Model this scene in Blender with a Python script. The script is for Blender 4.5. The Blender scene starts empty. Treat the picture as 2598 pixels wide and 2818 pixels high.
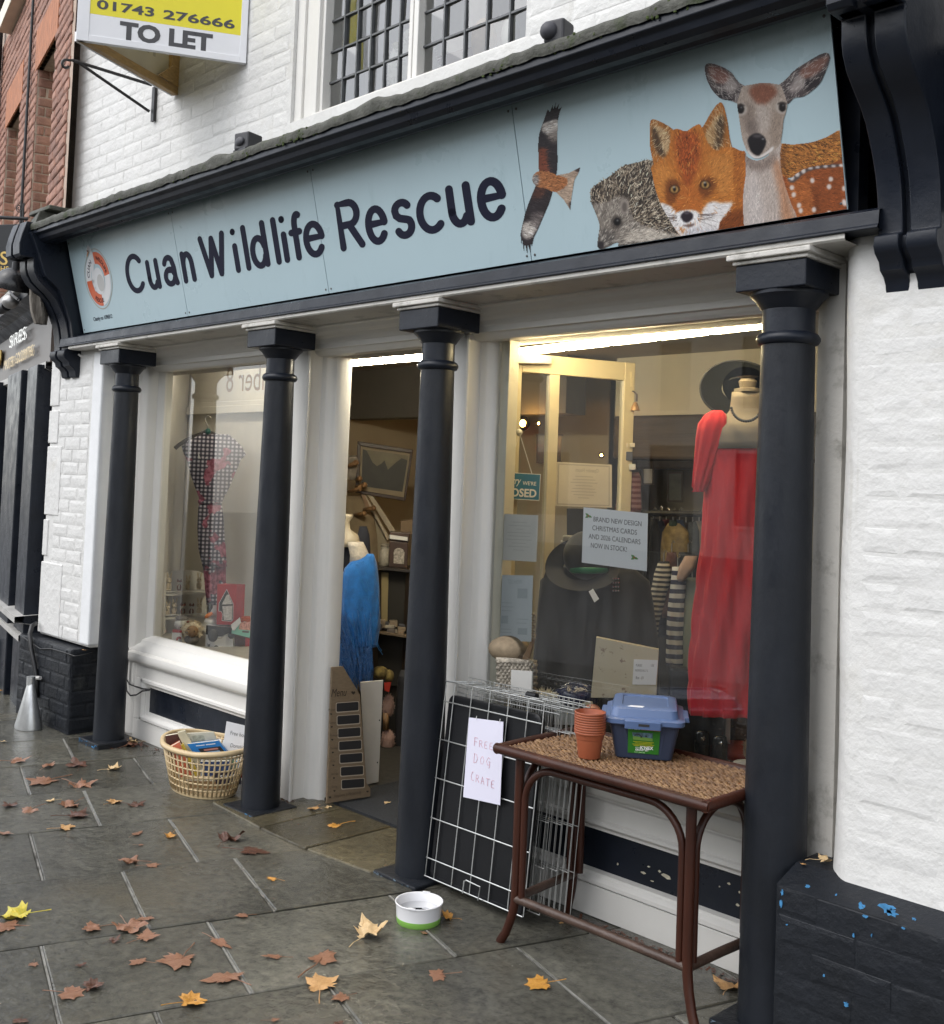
import bpy, math, random
import numpy as np
from mathutils import Vector, Matrix

random.seed(7)
rng = np.random.default_rng(7)
S = bpy.context.scene
COL = S.collection
PI = math.pi
R_ = math.radians

# ------------------------------------------------------------------ camera
YAW, PITCH, ROLL = -7.94549235e-01, 4.17864584e-02, 3.85241402e-02
FOC, PX, PY = 2985.57177, 1299.0, 1207.88109
EYE = Vector((0, 0, 1.58))
_f = Vector((math.sin(YAW) * math.cos(PITCH), math.cos(YAW) * math.cos(PITCH), math.sin(PITCH)))
_r = Vector((math.cos(YAW), -math.sin(YAW), 0))
_u = _r.cross(_f)
CR = math.cos(ROLL) * _r + math.sin(ROLL) * _u
CU = -math.sin(ROLL) * _r + math.cos(ROLL) * _u
cam_d = bpy.data.cameras.new('camera')
cam = bpy.data.objects.new('camera', cam_d)
COL.objects.link(cam)
cam.matrix_world = Matrix(((CR.x, CU.x, -_f.x, EYE.x), (CR.y, CU.y, -_f.y, EYE.y), (CR.z, CU.z, -_f.z, EYE.z), (0, 0, 0, 1)))
cam_d.sensor_fit = 'HORIZONTAL'
cam_d.sensor_width = 36
cam_d.lens = FOC / 2598 * 36
cam_d.shift_x = 0
cam_d.shift_y = -(1409 - PY) / 2598
cam_d.clip_start = 0.05
cam_d.clip_end = 400
S.camera = cam

# ------------------------------------------------------------------ light
SUN_EL, SUN_AZ = 52, 200
W = bpy.data.worlds.new('World')
S.world = W
W.use_nodes = True
nt = W.node_tree
bg = nt.nodes['Background']
sky = nt.nodes.new('ShaderNodeTexSky')
sky.sky_type = 'NISHITA'
sky.sun_disc = False
sky.sun_elevation = R_(SUN_EL)
sky.sun_rotation = R_(SUN_AZ)
sky.air_density = 1.0
sky.dust_density = 1.5
hs = nt.nodes.new('ShaderNodeHueSaturation')
hs.inputs['Saturation'].default_value = 0.22
nt.links.new(sky.outputs[0], hs.inputs['Color'])
nt.links.new(hs.outputs[0], bg.inputs[0])
bg.inputs[1].default_value = 0.15
sd = bpy.data.lights.new('sun', 'SUN')
sd.energy = 0.5
sd.angle = R_(70)
sd.color = (1.0, 0.975, 0.94)
sun = bpy.data.objects.new('sun', sd)
COL.objects.link(sun)
_sdir = Vector((math.sin(R_(SUN_AZ)) * math.cos(R_(SUN_EL)), math.cos(R_(SUN_AZ)) * math.cos(R_(SUN_EL)), math.sin(R_(SUN_EL))))
sun.rotation_euler = _sdir.to_track_quat('Z', 'Y').to_euler()
sun.location = (-3, -4, 12)
S.view_settings.view_transform = 'Standard'
S.view_settings.look = 'None'
S.view_settings.gamma = 1.0
S.view_settings.use_curve_mapping = False
S.view_settings.exposure = 1.18
S.render.engine = 'CYCLES'
S.cycles.max_bounces = 7
S.cycles.diffuse_bounces = 4
S.cycles.glossy_bounces = 3
S.cycles.transparent_max_bounces = 12
S.cycles.caustics_reflective = False
S.cycles.caustics_refractive = False
S.cycles.sample_clamp_indirect = 4.0
S.cycles.use_denoising = True
S.cycles.use_adaptive_sampling = True

# ------------------------------------------------------------------ geometry helpers
def ray(x, y):
    return CR * ((x - PX) / FOC) - CU * ((y - PY) / FOC) + _f
def A(x, y, Y):                       # a point of the photograph on the plane y = Y
    d = ray(x, y)
    return EYE + d * (Y / d.y)
def G(x, y, z=0.0):                   # ... on the level z
    d = ray(x, y)
    return EYE + d * ((z - EYE.z) / d.z)
def AP(x, y, n, c):                   # ... on the plane n.p = c
    d = ray(x, y)
    return EYE + d * ((c - n.dot(EYE)) / n.dot(d))

WM = {}
def wm(o):
    return WM.get(o.name, Matrix.Identity(4))
def props(o, label=None, cat=None, group=None, kind=None):
    if label: o['label'] = label
    if cat: o['category'] = cat
    if group: o['group'] = group
    if kind: o['kind'] = kind
    return o
def thing(name, label, cat, loc=(0, 0, 0), rz=0.0, group=None, rot=None):
    o = bpy.data.objects.new(name, None)
    COL.objects.link(o)
    o.empty_display_size = 0.05
    M = Matrix.Translation(Vector(loc)) @ (rot.to_4x4() if rot is not None else Matrix.Rotation(rz, 4, 'Z'))
    o.matrix_basis = M
    WM[o.name] = M
    return props(o, label, cat, group)

class MB:
    def __init__(s):
        s.v, s.f, s.m, s.uv = [], [], [], None
    def add(s, vs, fs, mi=0):
        b = len(s.v)
        s.v += [tuple(p) for p in vs]
        s.f += [tuple(b + i for i in f) for f in fs]
        s.m += [mi] * len(fs)
        return s
    def box(s, a, b, mi=0):
        x0, y0, z0 = a; x1, y1, z1 = b
        vs = [(x0, y0, z0), (x1, y0, z0), (x1, y1, z0), (x0, y1, z0), (x0, y0, z1), (x1, y0, z1), (x1, y1, z1), (x0, y1, z1)]
        return s.add(vs, [(0, 3, 2, 1), (4, 5, 6, 7), (0, 1, 5, 4), (1, 2, 6, 5), (2, 3, 7, 6), (3, 0, 4, 7)], mi)
    def obox(s, c, ex, ey, ez, mi=0):   # centre and three half-edges
        c, ex, ey, ez = map(Vector, (c, ex, ey, ez))
        vs = [c + ex * i + ey * j + ez * k for k in (-1, 1) for i, j in ((-1, -1), (1, -1), (1, 1), (-1, 1))]
        return s.add(vs, [(0, 3, 2, 1), (4, 5, 6, 7), (0, 1, 5, 4), (1, 2, 6, 5), (2, 3, 7, 6), (3, 0, 4, 7)], mi)
    def prism(s, poly, vec, mi=0):
        n = len(poly); vec = Vector(vec)
        vs = [Vector(p) for p in poly] + [Vector(p) + vec for p in poly]
        fs = [tuple(range(n - 1, -1, -1)), tuple(range(n, 2 * n))] + [(i, (i + 1) % n, n + (i + 1) % n, n + i) for i in range(n)]
        return s.add(vs, fs, mi)
    def face(s, poly, mi=0):
        return s.add(poly, [tuple(range(len(poly)))], mi)
    def sweep(s, prof, p0, vec, mi=0, closed=False):  # profile of 3D offsets, run from p0 along vec
        p0 = Vector(p0); vec = Vector(vec); n = len(prof)
        vs = [p0 + Vector(p) for p in prof] + [p0 + Vector(p) + vec for p in prof]
        k = n if closed else n - 1
        fs = [(i, (i + 1) % n, n + (i + 1) % n, n + i) for i in range(k)]
        if closed: fs += [tuple(range(n - 1, -1, -1)), tuple(range(n, 2 * n))]
        return s.add(vs, fs, mi)
    def tube(s, pts, r, n=8, closed=False, mi=0, caps=True):
        pts = [Vector(p) for p in pts]; k = len(pts)
        rs = list(r) if isinstance(r, (list, tuple)) else [r] * k
        vs, fs = [], []
        t0 = (pts[1] - pts[0]).normalized()
        u = t0.orthogonal().normalized()
        for i, p in enumerate(pts):
            if closed: t = pts[(i + 1) % k] - pts[i - 1]
            else: t = pts[min(i + 1, k - 1)] - pts[max(i - 1, 0)]
            t.normalize()
            u = (u - t * u.dot(t))
            u = u.normalized() if u.length > 1e-6 else t.orthogonal().normalized()
            w = t.cross(u)
            for j in range(n):
                a = 2 * PI * j / n
                vs.append(p + (u * math.cos(a) + w * math.sin(a)) * rs[i])
        for i in range(k if closed else k - 1):
            i2 = (i + 1) % k
            for j in range(n):
                j2 = (j + 1) % n
                fs.append((i * n + j, i * n + j2, i2 * n + j2, i2 * n + j))
        if caps and not closed:
            fs.append(tuple(range(n - 1, -1, -1))); fs.append(tuple((k - 1) * n + j for j in range(n)))
        return s.add(vs, fs, mi)
    def lathe(s, prof, n=24, c=(0, 0, 0), M=None, mi=0, sx=1, sy=1, cap=True):   # profile (r, z)
        c = Vector(c); vs, fs = [], []
        for r, z in prof:
            for j in range(n):
                a = 2 * PI * j / n
                p = Vector((r * math.cos(a) * sx, r * math.sin(a) * sy, z))
                vs.append((M @ p if M is not None else p) + c)
        k = len(prof)
        for i in range(k - 1):
            for j in range(n):
                j2 = (j + 1) % n
                fs.append((i * n + j, i * n + j2, (i + 1) * n + j2, (i + 1) * n + j))
        if cap:
            fs.append(tuple(range(n - 1, -1, -1))); fs.append(tuple((k - 1) * n + j for j in range(n)))
        return s.add(vs, fs, mi)
    def ell(s, c, rx, ry, rz, n=14, m=9, M=None, mi=0):
        prof = [(max(1e-4, math.sin(PI * i / m)), -math.cos(PI * i / m)) for i in range(m + 1)]
        c = Vector(c); vs, fs = [], []
        for r, z in prof:
            for j in range(n):
                a = 2 * PI * j / n
                p = Vector((r * math.cos(a) * rx, r * math.sin(a) * ry, z * rz))
                vs.append((M @ p if M is not None else p) + c)
        for i in range(m):
            for j in range(n):
                j2 = (j + 1) % n
                fs.append((i * n + j, i * n + j2, (i + 1) * n + j2, (i + 1) * n + j))
        return s.add(vs, fs, mi)
    def grid(s, nu, nv, fn, mi=0):
        vs = [fn(i / nu, j / nv) for j in range(nv + 1) for i in range(nu + 1)]
        fs = [(j * (nu + 1) + i, j * (nu + 1) + i + 1, (j + 1) * (nu + 1) + i + 1, (j + 1) * (nu + 1) + i) for j in range(nv) for i in range(nu)]
        return s.add(vs, fs, mi)
    def loft(s, rings, mi=0, cap=True, closed=True):
        n = len(rings[0]); k = len(rings); vs = [p for r in rings for p in r]; fs = []
        for i in range(k - 1):
            for j in range(n if closed else n - 1):
                j2 = (j + 1) % n
                fs.append((i * n + j, i * n + j2, (i + 1) * n + j2, (i + 1) * n + j))
        if cap and closed:
            fs.append(tuple(range(n - 1, -1, -1))); fs.append(tuple((k - 1) * n + j for j in range(n)))
        return s.add(vs, fs, mi)
    def text(s, t, fn, size=1.0, align='LEFT', off=0.0, mi=0, shear=0.0, ls=1.0, lh=1.0):
        cu = bpy.data.curves.new('lettering', 'FONT')
        cu.body = t; cu.size = size; cu.align_x = align; cu.offset = off; cu.shear = shear
        cu.space_character = ls; cu.space_line = lh; cu.resolution_u = 3
        ob = bpy.data.objects.new('lettering', cu)
        me = ob.to_mesh()
        s.add([fn(v.co.x, v.co.y) for v in me.vertices], [tuple(p.vertices) for p in me.polygons], mi)
        ob.to_mesh_clear()
        bpy.data.objects.remove(ob); bpy.data.curves.remove(cu)
        return s
    def mesh(s, name, mats):
        me = bpy.data.meshes.new(name)
        me.from_pydata([tuple(v) for v in s.v], [], s.f)
        mats = mats if isinstance(mats, (list, tuple)) else [mats]
        for m in mats: me.materials.append(m)
        if len(mats) > 1: me.polygons.foreach_set('material_index', s.m)
        return me
    def build(s, name, mats, parent=None, smooth=False, bev=0.0, local=False, sub=0, auto=False):
        me = s.mesh(name, mats)
        if smooth or auto:
            me.polygons.foreach_set('use_smooth', [True] * len(me.polygons))
        o = bpy.data.objects.new(name, me)
        COL.objects.link(o)
        if parent is not None:
            o.parent = parent
            if not local: o.matrix_basis = wm(parent).inverted()
            WM[o.name] = wm(parent) if local else Matrix.Identity(4)
        elif not local and s.v:
            a = np.array(me.vertices[0].co)
            co = np.empty(len(me.vertices) * 3, 'f'); me.vertices.foreach_get('co', co); co = co.reshape(-1, 3)
            c = Vector(((co[:, 0].min() + co[:, 0].max()) / 2, (co[:, 1].min() + co[:, 1].max()) / 2, co[:, 2].min()))
            me.transform(Matrix.Translation(-c)); o.location = c
            WM[o.name] = Matrix.Translation(c)
        if auto:
            try: me.set_sharp_from_angle(angle=R_(38))
            except Exception: pass
        if bev:
            b = o.modifiers.new('edge', 'BEVEL'); b.width = bev; b.segments = 2; b.limit_method = 'ANGLE'; b.angle_limit = R_(40)
        if sub:
            b = o.modifiers.new('sub', 'SUBSURF'); b.levels = sub; b.render_levels = sub
        return o

def tag_build(mb, name, mats, label, cat, group=None, **k):
    return props(mb.build(name, mats, None, **k), label, cat, group)
def dup(o, parent=None):
    c = o.copy(); COL.objects.link(c)
    if parent is not None: c.parent = parent
    for ch in [x for x in bpy.data.objects if x.parent == o]:
        dup(ch, c)
    return c

# ------------------------------------------------------------------ materials
MATS = {}
def srgb(h):
    h = h.lstrip('#')
    c = [int(h[i:i + 2], 16) / 255 for i in (0, 2, 4)]
    return tuple(x / 12.92 if x <= 0.04045 else ((x + 0.055) / 1.055) ** 2.4 for x in c)
def mat(name, col, rough=0.5, var=0.0, scale=8.0, bump=0.0, bscale=40.0, metal=0.0, spec=0.5, col2=None, spot=None, rvar=0.0, rnd=0.0, stretch=None, emit=None, bdist=0.01, sheen=0.0, coat=0.0, world=False, streak=None):
    if name in MATS: return MATS[name]
    m = bpy.data.materials.new(name); MATS[name] = m
    m.use_nodes = True
    t = m.node_tree; N = t.nodes; L = t.links
    b = N['Principled BSDF']
    col = tuple(col[:3])
    b.inputs['Base Color'].default_value = (*col, 1)
    b.inputs['Roughness'].default_value = rough
    b.inputs['Metallic'].default_value = metal
    b.inputs['Specular IOR Level'].default_value = spec
    if sheen: b.inputs['Sheen Weight'].default_value = sheen
    if coat: b.inputs['Coat Weight'].default_value = coat; b.inputs['Coat Roughness'].default_value = 0.15
    if emit:
        b.inputs['Emission Color'].default_value = (*emit[0], 1); b.inputs['Emission Strength'].default_value = emit[1]
    tc = N.new('ShaderNodeTexCoord')
    src = tc.outputs['Object']
    gp = N.new('ShaderNodeNewGeometry')
    if world: src = gp.outputs['Position']
    if stretch:
        mp = N.new('ShaderNodeMapping'); mp.inputs['Scale'].default_value = stretch
        L.new(src, mp.inputs['Vector']); src = mp.outputs['Vector']
    def noise(sc, det=6, ro=0.6, off=None):
        n = N.new('ShaderNodeTexNoise'); n.inputs['Scale'].default_value = sc; n.inputs['Detail'].default_value = det; n.inputs['Roughness'].default_value = ro
        L.new(src, n.inputs['Vector'])
        return n
    cur = None
    if var or col2:
        n = noise(scale)
        r = N.new('ShaderNodeValToRGB')
        r.color_ramp.elements[0].position = 0.32; r.color_ramp.elements[1].position = 0.68
        c2 = tuple(col2[:3]) if col2 else tuple(min(1, x * (1 + var)) for x in col)
        c1 = col if col2 else tuple(x * (1 - var) for x in col)
        r.color_ramp.elements[0].color = (*c1, 1); r.color_ramp.elements[1].color = (*c2, 1)
        L.new(n.outputs['Fac'], r.inputs['Fac']); cur = r.outputs['Color']
    if spot:                       # (colour, noise scale, threshold, softness)
        sc_, ss, th, so = spot
        n = noise(ss, 8, 0.65)
        r = N.new('ShaderNodeValToRGB')
        r.color_ramp.elements[0].position = th; r.color_ramp.elements[1].position = min(1, th + so)
        L.new(n.outputs['Fac'], r.inputs['Fac'])
        mx = N.new('ShaderNodeMix'); mx.data_type = 'RGBA'
        L.new(r.outputs['Color'], mx.inputs['Factor'])
        if cur: L.new(cur, mx.inputs['A'])
        else: mx.inputs['A'].default_value = (*col, 1)
        mx.inputs['B'].default_value = (*sc_, 1)
        cur = mx.outputs['Result']
    if streak:                     # (colour, threshold): dirty water runs, tall and narrow
        mp2 = N.new('ShaderNodeMapping'); mp2.inputs['Scale'].default_value = (9, 9, .7); L.new(gp.outputs['Position'], mp2.inputs['Vector'])
        n = N.new('ShaderNodeTexNoise'); n.inputs['Scale'].default_value = 1.6; n.inputs['Detail'].default_value = 7; n.inputs['Roughness'].default_value = .68; L.new(mp2.outputs[0], n.inputs['Vector'])
        r = N.new('ShaderNodeValToRGB'); r.color_ramp.elements[0].position = streak[1]; r.color_ramp.elements[1].position = min(1, streak[1] + .28)
        L.new(n.outputs['Fac'], r.inputs['Fac'])
        mx = N.new('ShaderNodeMix'); mx.data_type = 'RGBA'; L.new(r.outputs['Color'], mx.inputs['Factor'])
        if cur: L.new(cur, mx.inputs['A'])
        else: mx.inputs['A'].default_value = (*col, 1)
        mx.inputs['B'].default_value = (*streak[0], 1); cur = mx.outputs['Result']
    if rnd:
        oi = N.new('ShaderNodeObjectInfo')
        mr = N.new('ShaderNodeMapRange'); mr.inputs['To Min'].default_value = 1 - rnd; mr.inputs['To Max'].default_value = 1 + rnd
        L.new(oi.outputs['Random'], mr.inputs['Value'])
        hv = N.new('ShaderNodeHueSaturation')
        if cur: L.new(cur, hv.inputs['Color'])
        else: hv.inputs['Color'].default_value = (*col, 1)
        L.new(mr.outputs['Result'], hv.inputs['Value']); cur = hv.outputs['Color']
    if cur: L.new(cur, b.inputs['Base Color'])
    if rvar:
        n = noise(scale * 1.7, 5)
        mr = N.new('ShaderNodeMapRange'); mr.inputs['From Min'].default_value = 0.35; mr.inputs['From Max'].default_value = 0.65
        mr.inputs['To Min'].default_value = max(0.03, rough - rvar); mr.inputs['To Max'].default_value = min(1, rough + rvar)
        L.new(n.outputs['Fac'], mr.inputs['Value']); L.new(mr.outputs['Result'], b.inputs['Roughness'])
    if bump:
        n = noise(bscale, 7, 0.6)
        bp = N.new('ShaderNodeBump'); bp.inputs['Strength'].default_value = bump; bp.inputs['Distance'].default_value = bdist
        L.new(n.outputs['Fac'], bp.inputs['Height']); L.new(bp.outputs['Normal'], b.inputs['Normal'])
    return m
def vcol_mat(name, rough=0.45, spec=0.4):
    m = bpy.data.materials.new(name); m.use_nodes = True
    t = m.node_tree; b = t.nodes['Principled BSDF']
    a = t.nodes.new('ShaderNodeVertexColor'); a.layer_name = 'print'
    t.links.new(a.outputs['Color'], b.inputs['Base Color'])
    b.inputs['Roughness'].default_value = rough; b.inputs['Specular IOR Level'].default_value = spec
    return m
def glass_mat(name, tint=(0.94, 0.96, 0.95), refl=1.0, dirt=0.0):
    m = bpy.data.materials.new(name); m.use_nodes = True
    t = m.node_tree; N = t.nodes; L = t.links
    N.remove(N['Principled BSDF'])
    tr = N.new('ShaderNodeBsdfTransparent'); tr.inputs[0].default_value = (*tint, 1)
    gl = N.new('ShaderNodeBsdfGlossy'); gl.inputs['Roughness'].default_value = 0.015
    fr = N.new('ShaderNodeFresnel'); fr.inputs['IOR'].default_value = 1.5
    mu = N.new('ShaderNodeMath'); mu.operation = 'MULTIPLY'; mu.inputs[1].default_value = refl; mu.use_clamp = True
    L.new(fr.outputs[0], mu.inputs[0])
    mx = N.new('ShaderNodeMixShader')
    L.new(mu.outputs[0], mx.inputs[0]); L.new(tr.outputs[0], mx.inputs[1]); L.new(gl.outputs[0], mx.inputs[2])
    out = mx.outputs[0]
    if dirt:
        g = N.new('ShaderNodeNewGeometry'); mp = N.new('ShaderNodeMapping'); mp.inputs['Scale'].default_value = (5, 5, 1.3); L.new(g.outputs['Position'], mp.inputs['Vector'])
        n = N.new('ShaderNodeTexNoise'); n.inputs['Scale'].default_value = 2.2; n.inputs['Detail'].default_value = 8; n.inputs['Roughness'].default_value = .7; L.new(mp.outputs[0], n.inputs['Vector'])
        r = N.new('ShaderNodeMapRange'); r.inputs['From Min'].default_value = .38; r.inputs['From Max'].default_value = .75; r.inputs['To Max'].default_value = dirt; L.new(n.outputs['Fac'], r.inputs['Value'])
        df = N.new('ShaderNodeBsdfDiffuse'); df.inputs[0].default_value = (.75, .75, .72, 1)
        m2 = N.new('ShaderNodeMixShader'); L.new(r.outputs[0], m2.inputs[0]); L.new(out, m2.inputs[1]); L.new(df.outputs[0], m2.inputs[2]); out = m2.outputs[0]
    L.new(out, N['Material Output'].inputs['Surface'])
    return m
GLASS = glass_mat('window_glass', refl=2.0, dirt=.035)
OLDGLASS = glass_mat('leaded_glass', tint=(0.93, 0.95, 0.93), refl=3.6)

WHITE_WALL = mat('white_masonry_paint', (0.645, 0.64, 0.622), 0.62, world=True, streak=((.46, .44, .38), .60), var=0.035, scale=3.0, bump=0.6, bscale=15, bdist=0.015, spot=((0.52, 0.50, 0.45), 2.2, 0.58, 0.25), rvar=0.1)
WHITE_BRICK = mat('white_painted_brick', (0.655, 0.65, 0.634), 0.6, world=True, streak=((.48, .46, .40), .60), var=0.03, scale=6.0, bump=0.6, bscale=15, bdist=0.015, rnd=0.02, spot=((0.55, 0.53, 0.48), 3.0, 0.62, 0.2))
WHITE_WOOD = mat('white_gloss_woodwork', (0.70, 0.685, 0.65), 0.38, var=0.03, scale=2.5, bump=0.10, bscale=60, spot=((0.55, 0.51, 0.44), 3.5, 0.66, 0.2), rvar=0.08)
GRIMY_WOOD = mat('weathered_white_woodwork', (0.56, 0.54, 0.50), 0.5, var=0.06, scale=3, bump=0.3, bscale=40, spot=((0.20, 0.19, 0.16), 7.0, 0.55, 0.18))
NAVY = mat('blue_black_gloss_paint', (0.0085, 0.0115, 0.019), 0.36, var=0.22, scale=5, bump=0.10, bscale=45, rvar=0.1, spot=((0.026, 0.028, 0.031), 6.0, 0.66, 0.2), spec=0.32)
NAVY_COL = mat('column_blue_black_paint', (0.0095, 0.0117, 0.0165), 0.47, var=0.25, scale=6, bump=0.16, bscale=55, rvar=0.14, spot=((0.10, 0.10, 0.10), 42.0, 0.735, 0.03), spec=0.32, stretch=(1, 1, .55))
NAVY_WALL = mat('blue_black_plinth_paint', (0.010, 0.012, 0.016), 0.5, world=True, spec=0.3, var=0.25, scale=6, bump=0.6, bscale=26, bdist=0.012, rvar=0.12, spot=((0.05, 0.052, 0.048), 5.0, 0.62, 0.16))

# ------------------------------------------------------------------ bricks
def brick_mesh(name, w, h, d, m, k):
    r = random.Random(k)
    j = lambda a: r.uniform(-a, a)
    c = min(0.006, d * .6)
    cc = .013 if m is WHITE_BRICK else .009
    f = MB()
    b = [(-w / 2, 0, -h / 2), (w / 2, 0, -h / 2), (w / 2, 0, h / 2), (-w / 2, 0, h / 2)]
    md = [(x + j(.005), -d + c, z + j(.004)) for x, _, z in b]
    fr = [(x * (1 - 2.8 * cc / w) + j(.004), -d + j(.0007), z * (1 - 2.6 * cc / h) + j(.004)) for x, _, z in b]
    f.add(b + md + fr, [(i, (i + 1) % 4, 4 + (i + 1) % 4, 4 + i) for i in range(4)] + [(4 + i, 4 + (i + 1) % 4, 8 + (i + 1) % 4, 8 + i) for i in range(4)] + [(8, 9, 10, 11)])
    me = f.mesh(name, m)
    return me
def bricks(parent, org, U, N, Vv, u0, u1, v0, v1, m, bw=.225, bh=.075, gap=.010, d=.006, holes=(), limit=300, jit=.0015, keep=None, skip=0.0, key=1, name='brick'):
    """courses of single bricks on a wall: org + U*u + V*v, standing proud along N"""
    org, U, N, Vv = Vector(org), Vector(U).normalized(), Vector(N).normalized(), Vector(Vv)
    rr = random.Random(key)
    meshes = {}
    cells = []
    row = 0; v = v0
    while v < v1 - .02:
        off = (bw / 2 if row % 2 else 0) + rr.uniform(-.01, .01)
        u = u0 - off
        while u < u1 - .01:
            a, b = max(u, u0), min(u + bw, u1)
            if b - a > .045 and not any(b > h[0] + .01 and a < h[1] - .01 and v + bh > h[2] + .01 and v < h[3] - .01 for h in holes):
                cells.append((a, b, v))
            elif b - a > .045:
                for h in holes:
                    if v + bh > h[2] + .01 and v < h[3] - .01:
                        if a < h[0] - .05 < b: cells.append((a, h[0], v))
                        elif a < h[1] + .05 < b: cells.append((h[1], b, v))
            u += bw
        v += bh; row += 1
    if keep: cells = [c for c in cells if keep((c[0] + c[1]) / 2, c[2])]
    out = []; far = MB()
    base = Matrix((U, -N, Vv)).transposed().to_4x4()
    inv = wm(parent).inverted()
    cells.sort(key=lambda c: (org + U * (c[0] + c[1]) / 2 - EYE).length)
    for i, (a, b, v) in enumerate(cells):
        if rr.random() < skip: continue
        w = round((b - a - gap) / .025) * .025
        w = max(.04, min(w, b - a - gap * .6))
        kk = (round(w, 3), rr.randrange(5))
        if kk not in meshes: meshes[kk] = brick_mesh(name, kk[0], bh - gap, d, m, hash(kk) & 255)
        p = org + U * ((a + b) / 2) + Vv * (v + bh / 2) + N * rr.uniform(-jit, jit)
        M = Matrix.Translation(p) @ base @ Matrix.Rotation(rr.uniform(-.006, .006), 4, 'Y')
        if len(out) < limit:
            o = bpy.data.objects.new(name, meshes[kk]); COL.objects.link(o)
            o.parent = parent; o.matrix_basis = inv @ M; out.append(o)
        else:
            me = meshes[kk]
            far.add([M @ q.co for q in me.vertices], [tuple(q.vertices) for q in me.polygons])
    if far.v:
        o = far.build(name, m, parent); o['kind'] = 'stuff'
    return out

# ------------------------------------------------------------------ pavement
SLAB = bpy.data.materials.new('wet_riven_flagstone'); SLAB.use_nodes = True
def _slab(m, c1, c2, c3, wet=0.5):
    t = m.node_tree; N = t.nodes; L = t.links; b = N['Principled BSDF']
    g = N.new('ShaderNodeNewGeometry')
    def noise(sc, det=6, ro=.6, vec=None):
        n = N.new('ShaderNodeTexNoise'); n.inputs['Scale'].default_value = sc; n.inputs['Detail'].default_value = det; n.inputs['Roughness'].default_value = ro
        L.new(vec or g.outputs['Position'], n.inputs['Vector']); return n
    n1 = noise(2.3, 7); r1 = N.new('ShaderNodeValToRGB')
    e = r1.color_ramp.elements; e[0].position = .30; e[1].position = .70; e[0].color = (*c1, 1); e[1].color = (*c2, 1)
    L.new(n1.outputs['Fac'], r1.inputs['Fac'])
    n2 = noise(26, 8, .7); r2 = N.new('ShaderNodeValToRGB'); e = r2.color_ramp.elements; e[0].position = .35; e[1].position = .75; e[0].color = (.55, .55, .55, 1); e[1].color = (1.35, 1.35, 1.3, 1)
    L.new(n2.outputs['Fac'], r2.inputs['Fac'])
    mx = N.new('ShaderNodeMix'); mx.data_type = 'RGBA'; mx.blend_type = 'MULTIPLY'; mx.inputs['Factor'].default_value = 1
    L.new(r1.outputs['Color'], mx.inputs['A']); L.new(r2.outputs['Color'], mx.inputs['B'])
    n3 = noise(1.1, 5); r3 = N.new('ShaderNodeValToRGB'); e = r3.color_ramp.elements; e[0].position = .52; e[1].position = .72; e[0].color = (0, 0, 0, 1); e[1].color = (1, 1, 1, 1)
    L.new(n3.outputs['Fac'], r3.inputs['Fac'])
    m3 = N.new('ShaderNodeMix'); m3.data_type = 'RGBA'; L.new(r3.outputs['Color'], m3.inputs['Factor']); L.new(mx.outputs['Result'], m3.inputs['A']); m3.inputs['B'].default_value = (*c3, 1)
    oi = N.new('ShaderNodeObjectInfo'); mr = N.new('ShaderNodeMapRange'); mr.inputs['To Min'].default_value = .68; mr.inputs['To Max'].default_value = 1.34
    L.new(oi.outputs['Random'], mr.inputs['Value'])
    hv = N.new('ShaderNodeHueSaturation'); L.new(m3.outputs['Result'], hv.inputs['Color']); L.new(mr.outputs['Result'], hv.inputs['Value'])
    L.new(hv.outputs['Color'], b.inputs['Base Color'])
    n4 = noise(1.7, 6, .65); mr4 = N.new('ShaderNodeMapRange'); mr4.inputs['From Min'].default_value = .36; mr4.inputs['From Max'].default_value = .66; mr4.inputs['To Min'].default_value = .07; mr4.inputs['To Max'].default_value = wet
    L.new(n4.outputs['Fac'], mr4.inputs['Value']); L.new(mr4.outputs['Result'], b.inputs['Roughness'])
    n5 = noise(9, 9, .62); n6 = noise(60, 4, .6)
    ad = N.new('ShaderNodeMath'); ad.operation = 'MULTIPLY_ADD'; L.new(n6.outputs['Fac'], ad.inputs[0]); ad.inputs[1].default_value = .22; L.new(n5.outputs['Fac'], ad.inputs[2])
    bp = N.new('ShaderNodeBump'); bp.inputs['Strength'].default_value = .55; bp.inputs['Distance'].default_value = .016
    L.new(ad.outputs[0], bp.inputs['Height']); L.new(bp.outputs['Normal'], b.inputs['Normal'])
_slab(SLAB, (.062, .060, .050), (.126, .121, .101), (.108, .093, .064), .32)
STEP = bpy.data.materials.new('wet_yellow_sandstone'); STEP.use_nodes = True
_slab(STEP, (.075, .064, .040), (.135, .115, .072), (.055, .048, .032), .42)
MORTAR = mat('pavement_joint_dirt', (.030, .028, .022), .7, var=.3, scale=20, bump=.4)
SHINE_M = mat('wet_shine_pale_mortar', (.24, .235, .215), .5, var=.35, scale=14, bump=.4, world=True, spot=((.04, .037, .03), 7, .50, .12))  # pale mortar, with the wet shine of the cross joints put into its colour
jl = MB()
th = 3.12361619e-01
PD = Vector((math.sin(th), math.cos(th), 0)); QD = Vector((math.cos(th), -math.sin(th), 0))
def pq(p, q, z=0): return PD * p + QD * q + Vector((0, 0, z))
gb = MB(); gb.add([(-40, -30, -.0102), (25, -30, -.0102), (25, 40, -.0102), (-40, 40, -.0102)], [(0, 1, 2, 3)])
ground = props(gb.build('ground', mat('asphalt', (.05, .05, .05), .5, var=.2, scale=30, bump=.5, bscale=90)), kind='structure')
pv = thing('pavement', None, None); props(pv, kind='structure')
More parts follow.
